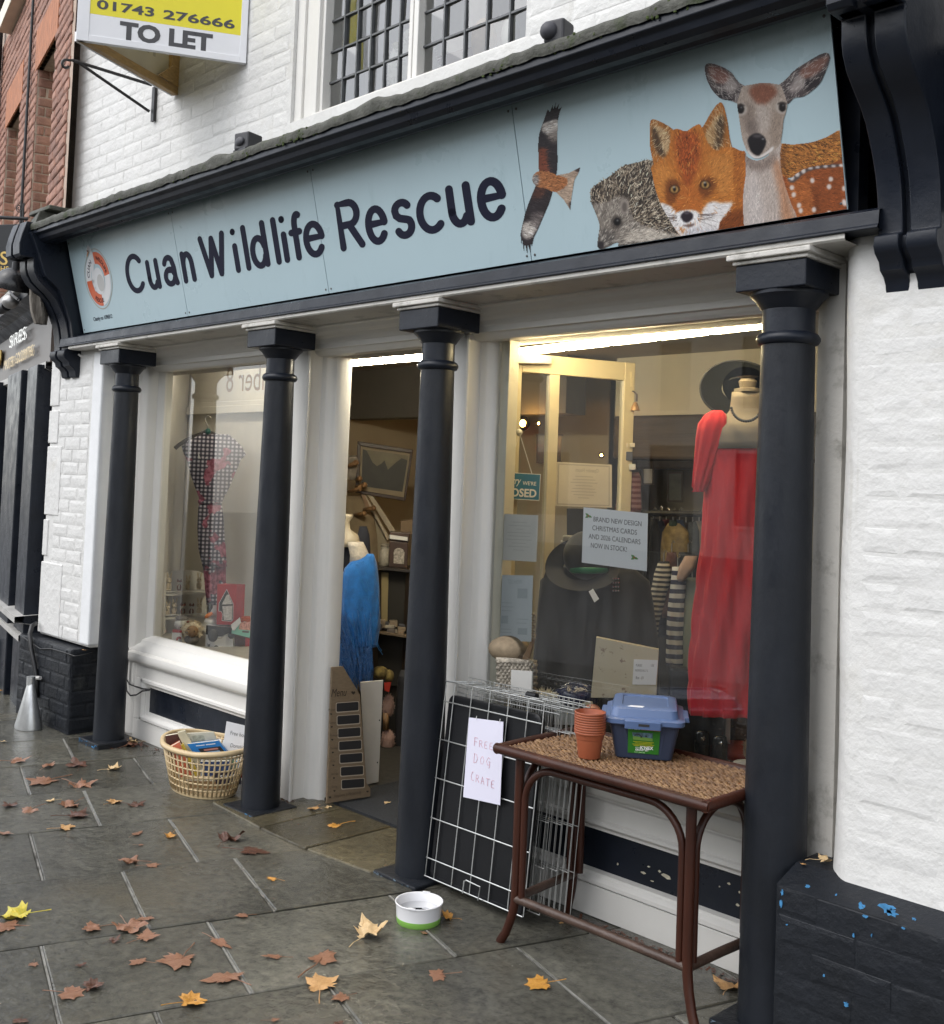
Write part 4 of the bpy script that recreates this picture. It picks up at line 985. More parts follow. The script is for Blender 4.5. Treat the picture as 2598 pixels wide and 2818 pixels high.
nk = [(-.34, -.35), (-.44, -.05), (-.34, .30), (-.20, .62), (-.16, .88), (-.22, 1.10), (-.34, 1.20), (-.46, 1.12)]
stroke(s, nk, .085, lambda x, y, h: sp_(x, y), 0); s.build('emblem_swan_neck', WHp, em)
s = MB(); s.face([sp_(-.42, 1.14, .0006), sp_(-.50, 1.02, .0006), sp_(-.62, .88, .0006), sp_(-.52, .90, .0006), sp_(-.36, 1.04, .0006)]); s.build('emblem_bill', mat('emblem_bill_tan', (.50, .26, .14), .4), em)
s = MB(); s.face([sp_(-.50, 1.16, .0008), sp_(-.44, 1.10, .0008), sp_(-.34, 1.12, .0008), sp_(-.42, 1.06, .0008), sp_(-.52, 1.08, .0008)]); s.build('emblem_brow', INK, em)

# ------------------------------------------------------------------ brick neighbour on the left
DL = Vector((-.9715, .237, 0)).normalized(); NL = Vector((-DL.y, DL.x, 0))
if NL.y > 0: NL = -NL
PL = Vector((-7.06, 3.03, 0)); CL_ = NL.dot(PL)
def lb(x, y):
    p = AP(x, y, NL, CL_); return (p - PL).dot(DL), p.z
def lp(t, z, h=0): return PL + DL * t + Vector((0, 0, z)) + NL * h      # h out to the street
nb = thing('brick_building', 'red brick town house with recessed sash windows and a dark jeweller\'s shopfront', 'building', (-9, 3.5, 0))
RED = mat('old_red_brick', (.23, .108, .076), .75, world=True, col2=(.36, .19, .135), scale=9, bump=.5, bscale=60, rnd=.22, spot=((.10, .06, .05), 5, .60, .2))
REDM = mat('brick_mortar', (.42, .32, .25), .8, var=.15, scale=20, bump=.3)
ARCH = mat('rubbed_orange_brick', (.40, .15, .065), .7, var=.18, scale=12, bump=.2, bscale=40)
tA0, zA = lb(156, 98); tA1, _ = lb(105.8, 193)
tB0, zB = lb(59, 278); tB1, zB2 = lb(22, 345)
zA = (zA + lb(105.8, 193)[1]) / 2
tC0, zC = lb(52, 105); tC1, zC2 = lb(11, 190)
holes = [(tA0, tA1, 3.05, zA), (tB0, tB1, 3.0, zA - .02), (tA0 + .03, tA1, zA + 1.05, zA + 3), (tB0, tB1, zA + 1.02, zA + 3)]
us = sorted({-.1, 7.5, *[h[0] for h in holes], *[h[1] for h in holes]}); vs_ = sorted({2.2, 8.0, *[h[2] for h in holes], *[h[3] for h in holes]})
s = MB()
for i in range(len(us) - 1):
    for j in range(len(vs_) - 1):
        cu_, cv = (us[i] + us[i + 1]) / 2, (vs_[j] + vs_[j + 1]) / 2
        if not any(h[0] < cu_ < h[1] and h[2] < cv < h[3] for h in holes):
            s.add([lp(us[i], vs_[j]), lp(us[i + 1], vs_[j]), lp(us[i + 1], vs_[j + 1]), lp(us[i], vs_[j + 1])], [(0, 1, 2, 3)])
s.build('wall', REDM, nb)
s = MB(); s.prism([lp(.05, -.02, -.5), lp(7.5, -.02, -.5), lp(7.5, -.02, -5), lp(1.6, -.02, -5)], (0, 0, 8)); s.build('rear_block', RED, nb)
lint = [(h[0] - .1, h[1] + .1, h[3], h[3] + .34) for h in holes[:2]]
bricks(nb, PL, -DL, NL, (0, 0, 1), -6.2, .02, 2.62, 5.6, RED, bw=.225, bh=.075, gap=.010, d=.012, jit=.002, limit=300, key=21, holes=[(-b, -a, c, d) for a, b, c, d in holes + lint])
for a, b, c, d in lint:
    n = 11
    for i in range(n):
        s = MB(); t0 = a + (b - a) * i / n; t1 = a + (b - a) * (i + 1) / n - .006
        s.prism([lp(t0, c, .014), lp(t1, c, .014), lp(t1, d, .014), lp(t0, d, .014)], -NL * .05); s.build('arch_brick', ARCH, nb)
CREAMW = mat('cream_window_paint', (.70, .66, .52), .45, var=.08, scale=6)
DKGL = mat('dark_sash_glass', (.03, .032, .03), .08)
for k, (a, b, c, d) in enumerate(holes):
    d = min(d, 6.5); dep = .17
    # brick reveals
    bricks(nb, lp(b, 0), -NL, -DL, (0, 0, 1), .004, dep, c, d, RED, bw=.15, bh=.075, gap=.010, d=.006, jit=.001, key=30 + k)
    s = MB(); s.add([lp(b, c), lp(b, d), lp(b, d, -dep), lp(b, c, -dep)], [(0, 1, 2, 3)]); s.add([lp(a, c), lp(a, d), lp(a, d, -dep), lp(a, c, -dep)], [(0, 1, 2, 3)]); s.add([lp(a, d), lp(b, d), lp(b, d, -dep), lp(a, d, -dep)], [(0, 1, 2, 3)]); s.build('reveal', REDM, nb)
    w = MB()
    w.prism([lp(a, c, -dep), lp(a + .11, c, -dep), lp(a + .11, d, -dep), lp(a, d, -dep)], NL * .05)
    w.prism([lp(b - .09, c, -dep), lp(b, c, -dep), lp(b, d, -dep), lp(b - .09, d, -dep)], NL * .05)
    w.prism([lp(a + .11, d - .09, -dep), lp(b - .09, d - .09, -dep), lp(b - .09, d, -dep), lp(a + .11, d, -dep)], NL * .045)
    w.prism([lp(a + .11, (c + d) / 2, -dep), lp(b - .09, (c + d) / 2, -dep), lp(b - .09, (c + d) / 2 + .05, -dep), lp(a + .11, (c + d) / 2 + .05, -dep)], NL * .04)
    wi = w.build('window', CREAMW, nb)
    g = MB(); g.add([lp(a, c, -dep + .01), lp(b, c, -dep + .01), lp(b, d, -dep + .01), lp(a, d, -dep + .01)], [(0, 1, 2, 3)]); g.build('pane', DKGL, wi)
    if k > 1:
        g = MB(); g.prism([lp(a - .08, c - .16, -.1), lp(b + .08, c - .16, -.1), lp(b + .08, c, -.1), lp(a - .08, c, -.1)], NL * .22); g.build('sill', CREAMW, wi, bev=.006)
# rainwater pipes
s = MB(); t_, z_ = lb(80, 400); s.tube([lp(t_, 2.6, .03), lp(t_, 6.5, .03)], .012, 8); s.build('cable_conduit', mat('black_iron', (.015, .015, .017), .45, var=.2, scale=20), nb)
s = MB(); t_, z_ = lb(3, 300); s.tube([lp(t_, 2.6, .08), lp(t_, 8, .08)], .06, 12); s.build('drainpipe', MATS['black_iron'], nb, auto=True)
# jeweller's shopfront
FAS = mat('taupe_fascia_paint', (.115, .10, .092), .45, var=.08, scale=3)
GREYW = mat('grey_white_paint', (.42, .41, .39), .5, var=.15, scale=6, spot=((.2, .2, .17), 6, .6, .2))
t0, zb0 = lb(140, 998); t1, zb1 = lb(0, 1062); zt = lb(140, 858)[1]; zb = (zb0 + zb1) / 2
s = MB(); s.prism([lp(-.02, zb, .03), lp(6, zb, .03), lp(6, zt + .05, .03), lp(-.02, zt + .05, .03)], -NL * .1); s.build('shop_fascia', FAS, nb)
s = MB(); s.sweep([NL * a + Vector((0, 0, b)) for a, b in ((.031, zb), (.055, zb), (.055, zb - .045), (.02, zb - .06), (-.05, zb - .06))], lp(-.02, 0), DL * 6); s.build('fascia_bead', GREYW, nb)
s = MB(); s.sweep([NL * a + Vector((0, 0, b)) for a, b in ((.031, zt - .02), (.06, zt), (.10, zt + .03), (.19, zt + .06), (.20, zt + .10))], lp(-.02, 0), DL * 6); s.build('fascia_cornice_bed', NAVY, nb)
s = MB(); s.sweep([NL * a + Vector((0, 0, b)) for a, b in ((.20, zt + .10), (.235, zt + .115), (.24, zt + .15), (.18, zt + .17), (-.02, zt + .22))], lp(-.02, 0), DL * 6); s.build('fascia_cornice', GREYW, nb, bev=.006)
s = MB(); rm = random.Random(8)
for _ in range(260):
    t = rm.uniform(0, 4); s.ell(lp(t, zt + .165 + rm.uniform(0, .03), .21 - rm.uniform(0, .1)), .02, .016, .01, 5, 3)
o = s.build('cornice_moss', mat('dry_moss', (.09, .085, .055), .9, var=.4, scale=40), nb); o['kind'] = 'stuff'
GOLD = mat('worn_gilt', (.55, .38, .13), .32, metal=.75, var=.2, scale=20)
def ltext(t, xa, ya, xb, yb, size, m, name, ls=1.0, hh=.055):
    ta, za = lb(xa, ya); tb, zb_ = lb(xb, yb)
    s1 = MB(); s1.text(t, lambda x, y: (x, y, 0), size=1, ls=ls)
    w = max(p[0] for p in s1.v)
    k = (ta - tb) / w; z0 = (za + zb_) / 2
    s2 = MB()
    for hgt in (hh, hh - .012):
        s2.add([lp(ta - x * k, z0 + y * size, hgt) for x, y, _ in s1.v], s1.f)
    return s2.build(name, m, nb)
ltext('SIRES', 52, 963, 99, 933, .135, mat('polished_steel_letters', (.62, .60, .55), .22, metal=.9), 'raised_lettering', hh=.075)
ltext('MASTER', 33, 1022, 62, 1007, .115, GOLD, 'raised_lettering', hh=.065); ltext('GOLDSMITHS', 66, 1005, 116, 979, .115, GOLD, 'raised_lettering', hh=.065)
ta, za = lb(4, 1030); tb, zb2 = lb(24, 955)
s = MB(); q = [(0, .0), (.35, .10), (.5, .35), (.5, .92), (.3, .86), (.15, 1), (0, .93), (-.15, 1), (-.3, .86), (-.5, .92), (-.5, .35), (-.35, .10)]
wS = ta - tb
s.prism([lp((ta + tb) / 2 + x * wS, za + .03 + y * (zb2 - za) * .78, .065) for x, y in q], -NL * .02); s.build('shield_emblem', GOLD, nb, bev=.008)
s = MB()
for xa, xb, hh in ((109, 137, .10), (60, 99, .12), (-60, 22, .10)):
    ta, _ = lb(xb, 1200); tb, _ = lb(xa, 1200)
    s1 = MB(); s1.prism([lp(ta, -.02, .0), lp(tb, -.02, .0), lp(tb, -.02, hh), lp(ta, -.02, hh)], (0, 0, zb + .0)); s1.build('shop_pilaster', NAVY, nb, bev=.008)
for xa, xb in ((99, 109), (46, 59)):  # pale strips put in for the sky light caught on the pilaster sides
    ta, _ = lb(xb, 1100); tb, _ = lb(xa, 1100)
    s1 = MB(); s1.prism([lp(ta, .45, .0), lp(tb, .45, .0), lp(tb, .45, .07), lp(ta, .45, .07)], (0, 0, zb - .47)); s1.build('lit_edge_strip', mat('skylit_edge_grey', (.20, .20, .19), .3, var=.2, scale=5), nb)
s = MB(); s.add([lp(-.02, -.02, -.02), lp(6, -.02, -.02), lp(6, zb, -.02), lp(-.02, zb, -.02)], [(0, 1, 2, 3)]); s.build('shop_window', DKGL, nb)
s = MB()
for z, hh in ((.62, .16), (.50, .13)): s.sweep([NL * a + Vector((0, 0, b)) for a, b in ((0, z), (hh, z - .01), (hh, z - .05), (0, z - .07))], lp(-.02, 0), DL * 6)
s.build('shop_sill', GREYW, nb)
ta, _ = lb(52, 1700); s = MB(); s.prism([lp(ta, -.02, 0), lp(ta + .5, -.02, 0), lp(ta + .5, -.02, .16), lp(ta, -.02, .16)], (0, 0, .36)); s.build('pilaster_block', NAVY, nb, bev=.01)
s = MB(); s.prism([lp(-.02, -.02, -.01), lp(6, -.02, -.01), lp(6, -.02, .03), lp(-.02, -.02, .03)], (0, 0, .42)); s.build('shop_stallriser', NAVY, nb)

# hanging jeweller's sign
hs_ = thing('hanging_sign', 'black hanging sign board with gold letters on an iron bar by the brick wall', 'hanging sign', A(20, 700, 3.2))
def hp(x, y, off=0):
    p0 = A(30, 700, 3.2); n = (A(30, 700, 3.2) - EYE); n.z = 0; n.normalize(); n = Matrix.Rotation(R_(-14), 3, 'Z') @ n
    return AP(x, y, n, n.dot(p0) + off)
s = MB(); nn = (hp(30, 700, 1) - hp(30, 700, 0)).normalized() * .03; s.prism([hp(-90, 622), hp(60, 616), hp(50, 790), hp(-100, 800)], nn); s.build('board', mat('black_sign_paint', (.012, .012, .014), .3), hs_, bev=.004)
def htext(t, x0, y0, px, m, name):
    a = hp(x0, y0, -.004); ux = (hp(x0 + 50, y0 + 1.5, -.004) - a) / 50; uy = (hp(x0 + 2, y0 - 50, -.004) - a) / 50
    q = MB(); q.text(t, lambda x, y: a + ux * (x * px) + uy * (y * px), size=1, off=.01); return q.build(name, m, hs_)
htext('S', -2, 728, 52, GOLD, 'lettering'); htext('HS', 0, 746, 20, GOLD, 'lettering')
IRON = MATS['black_iron']
s = MB(); s.tube([hp(-90, 594), hp(77, 602)], .014, 8); s.build('bar', IRON, hs_)
s = MB(); s.tube([hp(65, 560), hp(62, 640), hp(58, 700)], .007, 6); s.build('rod', IRON, hs_)
s = MB(); s.tube([hp(52 + 9 * (1 - i / 30) * math.cos(i * .45), 573 + 12 * (1 - i / 30) * math.sin(i * .45)) for i in range(26)], .004, 5); s.build('scroll', IRON, hs_)
# swan neck lamp and floodlight
lm = thing('swan_neck_lamp', 'black swan neck lamp with domed shade under the hanging sign', 'lamp', A(45, 770, 2.75))
ly = lambda x, y: A(x, y, 2.72)
s = MB(); s.tube([ly(104, 673), ly(92, 673), ly(78, 677), ly(65, 686), ly(55, 699), ly(49, 713), ly(46, 726)], .012, 8); s.build('arm', IRON, lm, auto=True)
s = MB(); s.tube([ly(46, 722), ly(44, 742)], .026, 12); s.build('collar', IRON, lm, auto=True)
c0 = ly(46, 740); ax = (ly(34, 800) - c0).normalized()
q_ = ax.to_track_quat('Z', 'Y').to_matrix()
s = MB(); s.lathe([(.02, 0), (.05, .006), (.085, .028), (.108, .062), (.118, .10), (.120, .125), (.114, .125), (.10, .07), (.05, .02)], 26, c0, q_, cap=False); s.build('shade', mat('black_enamel', (.014, .014, .016), .22, var=.2, scale=12), lm, auto=True)
fl = thing('floodlight', 'small round steel floodlight on a curved arm above the jeweller\'s cornice', 'floodlight', A(28, 830, 2.9))
s = MB(); c0 = A(28, 830, 2.9); s.ell(c0, .055, .055, .05, 18, 12); s.build('body', mat('dull_steel', (.42, .41, .40), .35, metal=.7, var=.2, scale=12), fl, smooth=True)
s = MB(); s.tube([A(28, 800, 2.9), A(38, 816, 2.88), A(50, 824, 2.88), A(60, 825, 2.95)], .011, 7); s.build('arm', IRON, fl)
s = MB(); s.tube([A(2, 852, 2.9), A(18, 842, 2.9)], .035, 10); s.build('housing', IRON, fl, auto=True)

# ------------------------------------------------------------------ letting board
tl = thing('letting_board', 'yellow and white V shaped To Let board fixed to the white upper wall', 'letting board', (-5.4, 3.1, 3.78))
Av, Bv, Cv = Vector((-5.398, 2.35, 3.782)), Vector((-4.995, 3.09, 3.782)), Vector((-5.738, 3.09, 3.782))
UPV = Vector((0, 0, 1)); HT = .95
dAB = (Bv - Av).normalized(); dAC = (Cv - Av).normalized()
nAB = dAB.cross(UPV); nAB = nAB if nAB.dot(EYE - Av) > 0 else -nAB
nAC = dAC.cross(UPV); nAC = nAC if nAC.dot(Bv - Av) < 0 else -nAC
lAB, lAC = (Bv - Av).length, (Cv - Av).length
bp_ = lambda u, z, h=0: Av + dAB * u + UPV * z + nAB * h
WB = mat('white_board_plastic', (.78, .78, .80), .35, var=.03, scale=4)
YB = mat('yellow_board_print', (.78, .68, .02), .35, var=.02, scale=4)
PLY = mat('raw_pine_batten', (.42, .27, .12), .6, var=.2, scale=8, stretch=(3, 3, 12))
n_ = nAB; cAB = nAB.dot(Av)
def bpx(x, y):
    p = AP(x, y, nAB, cAB + .012); return (p - Av).dot(dAB), p.z - Av.z
uy0, zy0 = bpx(242, 34); uy1, zy1 = bpx(669, 100)
zy = (zy0 + zy1) / 2
s = MB(); s.prism([bp_(.03, .02, .01), bp_(lAB - .02, .02, .01), bp_(lAB - .02, zy, .01), bp_(.03, zy, .01)], -nAB * .008); s.build('white_panel', WB, tl)
s = MB(); s.prism([bp_(.03, zy + .0005, .01), bp_(lAB - .02, zy + .0005, .01), bp_(lAB - .02, HT, .01), bp_(.03, HT, .01)], -nAB * .008); s.build('yellow_panel', YB, tl)
s = MB()
for a, b, c, d in ((-.01, .05, .0, HT), (lAB - .03, lAB + .005, .0, HT)): s.prism([bp_(a, c, .014), bp_(b, c, .014), bp_(b, d, .014), bp_(a, d, .014)], -nAB * .03)
s.prism([bp_(.05, -.0, .014), bp_(lAB - .03, -.0, .014), bp_(lAB - .03, .035, .014), bp_(.05, .035, .014)], -nAB * .03)
s.build('frame', WB, tl, bev=.002)
GREYI = mat('dark_grey_print', (.05, .048, .052), .4)
def btext(t, xa, ya, xb, yb, xh, yh, name, off=.0):
    ua, z0 = bpx(xa, ya); ub, z1 = bpx(xb, yb); uh, zh = bpx(xh, yh)
    q = MB(); q.text(t, lambda x, y: (x, y, 0), size=1, off=off)
    x0, x1 = min(p[0] for p in q.v), max(p[0] for p in q.v); y1 = max(p[1] for p in q.v)
    z0 = (z0 + z1) / 2; k = (ub - ua) / (x1 - x0); ky = (zh - z0) / y1
    q2 = MB(); q2.add([bp_(ua + (x - x0) * k, z0 + y * ky, .0112) for x, y, _ in q.v], q.f)
    return q2.build(name, GREYI, tl)
btext('01743', 266, 22, 424, 45.5, 266, -3, 'phone_number', off=.025); btext('276666', 449, 50, 646, 79, 449, 25, 'phone_number', off=.025)
btext('TO LET', 328, 104, 584, 140, 328, 56, 'lettering', off=.045)
s = MB(); ue, ze = bpx(500, -20); s.face([bp_(ue + .17 * math.cos(a), ze + .05 + .066 * math.sin(a), .0112) for a in [i * PI / 16 for i in range(32)]]); s.build('emblem_oval', GREYI, tl)
# far board (its inside is what shows), with battens
cp = lambda u, z, h=0: Av + dAC * u + UPV * z + nAC * h
PALEB = mat('translucent_board_back', (.60, .55, .47), .5, var=.08, scale=4)
s = MB(); s.prism([cp(0, .05, 0), cp(lAC, .05, 0), cp(lAC, HT, 0), cp(0, HT, 0)], nAC * .006); s.build('far_panel', PALEB, tl)
GH = mat('ghost_print', (.45, .41, .36), .5)
q = MB(); q.text('TO LET', lambda x, y: cp(.16 + x * .15, .16 + y * .17, -.0012), size=1, off=.03); q.build('show_through_lettering', GH, tl)
s = MB(); s.prism([cp(-.0, .0, .01), cp(lAC, .0, .01), cp(lAC, .045, .01), cp(-.0, .045, .01)], -nAC * .035); s.build('batten', PLY, tl, bev=.003)
s = MB(); s.prism([cp(lAC - .07, .046, .01), cp(lAC, .046, .01), cp(lAC, HT, .01), cp(lAC - .07, HT, .01)], -nAC * .035); s.build('batten', PLY, tl, bev=.003)
s = MB(); s.prism([cp(lAC - .07, .046, -.027), cp(lAC - .07, .15, -.027), cp(lAC - .20, .046, -.027)], -nAC * .012); s.build('gusset', PLY, tl)
s = MB(); s.prism([cp(0, .0, .0125), cp(lAC, 0, .0125), cp(lAC, .05, .0125), cp(0, .05, .0125)], nAC * .012); s.build('outer_frame', WB, tl)
# iron sign bracket
X1 = Vector((1, 0, 0)); br = thing('sign_bracket', 'empty black iron sign bracket with scroll end below the To Let board', 'bracket', (-6.01, 3.09, 3.7))
bx_ = lambda x, y: AP(x, y, X1, -6.01)
s = MB(); p0, p1 = A(426, 240, 3.085), A(421, 334, 3.085); s.obox((p0 + p1) / 2, (.016, 0, 0), (0, .008, 0), (0, 0, abs(p0.z - p1.z) / 2)); s.build('wall_plate', IRON, br)
e = bx_(200, 166); w_ = A(424, 208, 3.085); w_.x = -6.01
s = MB(); s.tube([Vector((-6.01, 3.08, e.z)), e], .010, 8); s.build('arm', IRON, br)
s = MB(); b0 = bx_(213, 170); s.tube([b0, Vector((-6.01, 3.075, A(421, 305, 3.085).z))], .009, 8); s.build('brace', IRON, br)
s = MB(); s.tube([e] + [bx_(182 + (1 + 13 * (1 - i / 40)) * math.cos(-R_(60) - i * .22) * 1.0, 176 - (12 - i * .1) * math.sin(R_(60) + i * .22)) for i in range(22)], .008, 6); s.build('scroll', IRON, br)
# spot lamps on the cornice
def spot_(x0, y0, x1, y1, Y, label, dome):
    a, b = A(x0, y1, Y), A(x1, y0, Y); sp = thing('cornice_lamp', label, 'lamp', ((a.x + b.x) / 2, Y, a.z), group='lamps along the top of the cornice')
    w = (b.x - a.x) * .36; hgt = b.z - a.z; c = Vector(((a.x + b.x) / 2, Y, a.z - .02))
    M = Matrix.Rotation(R_(12), 3, 'Z')
    s = MB(); s.obox(c + Vector((0, 0, hgt / 2)), M @ Vector((w, 0, 0)), M @ Vector((0, w, 0)), (0, 0, hgt / 2 + .01)); s.build('housing', mat('weathered_lamp_black', (.025, .025, .03), .5, var=.3, scale=20), sp, bev=.008)
    if dome:
        s = MB(); s.ell(c + Vector((-.01, -w, hgt * .52)), w * .82, .03, w * .82, 20, 10); s.build('lens', mat('dull_lamp_lens', (.05, .05, .06), .55), sp, smooth=True)
    else:
        s = MB(); s.ell(c + Vector((-.0, -w, hgt * .45)), w * .7, .014, hgt * .36, 16, 8); s.build('lens', mat('dull_lamp_lens', (.05, .05, .06), .55), sp, smooth=True)
    s = MB(); s.box((c.x - w * 1.1, Y - w, c.z - .03), (c.x + w * 1.1, Y + w, c.z - .005)); s.build('foot', MATS['weathered_lamp_black'], sp)
spot_(662, 357, 706, 408, 2.67, 'small black lamp box on the cornice, above the word Wildlife', False)
spot_(1505, 43, 1573, 112, 2.67, 'black lamp with round domed face on the cornice beside the leaded window', True)
# cables and cone by the pier
CAB = mat('black_cable', (.012, .012, .013), .4)
s = MB(); s.tube([A(100, 1715, 2.94), A(88, 1722, 2.90), A(82, 1745, 2.88), A(86, 1785, 2.875), A(96, 1835, 2.88), A(101, 1870, 2.885), A(102, 1920, 2.885)], .014, 10)
tag_build(s, 'cable_conduit', CAB, 'black flexible conduit running down the corner of the dark plinth', 'conduit', smooth=True)
s = MB(); s.tube([A(94, 1865, 2.872), A(111, 1866, 2.872)], .012, 8); tag_build(s, 'pipe_clip', mat('grey_plastic', (.45, .44, .42), .5), 'pale plastic clip holding the conduit on the plinth', 'clip')
cn = thing('cable_cone', 'galvanised metal cone at the foot of the dark plinth', 'cable guard', G(85, 2000))
gz = mat('galvanised_steel', (.55, .56, .56), .33, metal=.75, var=.15, scale=14)
c0 = G(78, 2003); s = MB(); s.lathe([(.105, 0), (.107, .012), (.030, .26), (.024, .27)], 22, c0, None, sx=1.0, sy=.7); s.build('cone', gz, cn, auto=True)
s = MB(); s.lathe([(.026, .262), (.026, .31)], 14, c0); s.build('spigot', gz, cn, auto=True)
s = MB(); pts = [A(62, 1752, 2.89), A(85, 1768, 2.885), A(112, 1786, 2.888), A(140, 1785, 2.89), A(175, 1795, 2.89), A(205, 1806, 2.885), A(228, 1803, 2.93), A(256, 1796, 3.0)]
s.tube(pts, .004, 6); tag_build(s, 'cable', CAB, 'thin black cable sagging across the top of the dark plinth', 'cable', smooth=True)
c2p = lambda x, y, Y=3.15: A(200 + x * .32468, 1600 + y * .32468, Y)
for lab, pts in (('thin black cable looping from the dark panel up beside the first column', [(470, 560), (472, 640), (462, 740), (458, 830), (480, 870), (530, 890), (600, 912), (655, 915)]), ('lower loop of thin black cable hanging beside the first column', [(462, 640), (455, 760), (452, 860), (458, 930), (490, 968), (540, 962), (590, 930), (650, 922)])):
    s = MB(); s.tube([c2p(*p) for p in pts], .0045, 6); tag_build(s, 'loose_cable', CAB, lab, 'cable', smooth=True)
s = MB(); s.tube([A(216, 975, 2.95), A(240, 992, 2.99), A(270, 1008, 3.0), A(297, 1023, 3.02)], .008, 6); tag_build(s, 'white_cable', WHITE_WOOD, 'painted white cable slanting from the console down to the first column', 'cable', smooth=True)

# ------------------------------------------------------------------ shop interior
def facing(xc, yc, Y):
    p0 = A(xc, yc, Y); n = p0 - EYE; n.z = 0; n.normalize(); c = n.dot(p0)
    f = lambda x, y, off=0.0: AP(x, y, n, c + off)
    f.n = n; f.r = Vector((n.y, -n.x, 0))
    return f
CREAMW2 = mat('cream_plaster', (.56, .49, .36), .8, var=.07, scale=1.6, bump=.15)
GREYC = mat('grey_ceiling_paint', (.34, .32, .29), .8, var=.05)
DARKF = mat('dark_carpet', (.03, .028, .025), .9, var=.3, scale=30)
inn = thing('shop_interior', 'dim cream walled shop interior with dark beam and grey ceiling behind the windows', 'shop interior', (-4, 5, 0))
s = MB(); s.add([(-6.94, 7.4, 0), (-.34, 7.4, 0), (-.34, 7.4, 2.6), (-6.94, 7.4, 2.6)], [(0, 1, 2, 3)]); s.add([(-6.94, 3.3, 0), (-6.94, 7.4, 0), (-6.94, 7.4, 2.6), (-6.94, 3.3, 2.6)], [(0, 1, 2, 3)]); s.add([(-.34, 3.3, 0), (-.34, 7.4, 0), (-.34, 7.4, 2.6), (-.34, 3.3, 2.6)], [(0, 1, 2, 3)])
s.add([(-6.94, 6.2, 0), (-4.9, 6.2, 0), (-4.9, 6.2, 2.5), (-6.94, 6.2, 2.5)], [(0, 1, 2, 3)])
s.build('wall', CREAMW2, inn)
s = MB(); s.box((-6.95, 3.28, 2.44), (-.33, 7.4, 2.5)); s.build('ceiling', GREYC, inn)
s = MB(); s.box((-6.95, 3.262, 2.19), (-1.5, 3.42, 2.44)); s.build('front_bulkhead', GREYC, inn)
s = MB(); s.box((-6.9, 5.3, 2.06), (-4.55, 5.5, 2.44)); s.build('grey_bulkhead', mat('dark_grey_emulsion', (.16, .155, .145), .8, var=.08, scale=3), inn)
s = MB(); s.box((-4.4, 5.6, 1.78), (-.4, 5.85, 2.06)); s.build('ceiling_beam', mat('dark_oak_beam', (.05, .035, .022), .6, var=.4, scale=6, bump=.5, bscale=20, stretch=(.3, 3, 3)), inn, bev=.02)
s = MB(); s.box((-4.4, 5.62, 2.0605), (-.4, 5.84, 2.44)); s.build('upper_wall_band', mat('bright_cream_plaster', (.66, .60, .46), .8, var=.05, scale=2), inn)
s = MB(); s.box((-6.95, 3.30, -.03), (-.33, 7.4, .006)); s.build('floor', DARKF, inn)
s = MB(); s.box((-4.31, 3.86, .006), (-3.2, 3.885, .014)); s.build('floor_strip', mat('brass_strip', (.35, .30, .20), .35, metal=.8), inn)
tag_build(MB().box((-4.31, 3.305, .007), (-3.2, 3.855, .02)), 'door_mat', mat('coir_grey_mat', (.014, .016, .019), .95, var=.5, scale=90, bump=.6, bscale=120), 'dark grey door mat just inside the shop doorway', 'door mat')
# window beds
BED = mat('window_bed_board', (.40, .37, .32), .6, var=.08)
PAN = mat('pale_grey_back_panel', (.66, .63, .57), .7, var=.05, scale=2)
wb = thing('window_back', 'pale boarded back of the small display window, behind the jumpsuit', 'display back', (-5.6, 3.7, .5))
s = MB(); s.prism([(-6.0, 3.28, .5), (-4.62, 3.28, .5), (-4.62, 3.36, .5), (-5.25, 3.86, .5), (-6.72, 3.86, .5), (-6.05, 3.28, .5)], (0, 0, .055)); s.build('bed', BED, wb)
s = MB(); s.add([(-6.72, 3.84, .5), (-5.2, 3.84, .5), (-5.2, 3.84, 2.44), (-6.72, 3.84, 2.44)], [(0, 1, 2, 3)]); s.add([(-6.02, 3.29, .5), (-6.715, 3.835, .5), (-6.715, 3.835, 2.44), (-6.02, 3.29, 2.44)], [(0, 1, 2, 3)]); s.build('panel', PAN, wb)
s = MB(); s.box((-6.66, 3.79, 1.98), (-5.22, 3.832, 2.03)); s.box((-6.66, 3.805, 2.03), (-5.22, 3.832, 2.06)); s.build('ledge', PAN, wb, bev=.004)
s = MB()
a_ = A(725, 1075, 3.30); b_ = A(575, 1082, 3.30)
s.text('Number 8', lambda x, y: (a_.x + .36 - x * .165, 3.27, a_.z + y * .20), size=1)
tag_build(s, 'window_lettering', mat('faded_orange_vinyl', (.48, .33, .22), .5), 'faded orange number eight lettering reversed on the small window glass', 'lettering')
db = thing('display_platform', 'low dark platform and shelving inside the big shop window', 'display platform', (-2.4, 3.6, 0))
s = MB(); s.box((-3.12, 3.30, .40), (-1.5, 4.05, .44)); s.build('bed', mat('white_bed_board', (.5, .48, .44), .6, var=.1), db)
s = MB(); s.box((-3.12, 4.0, .02), (-1.5, 4.04, .395)); s.build('skirt', DARKF, db)
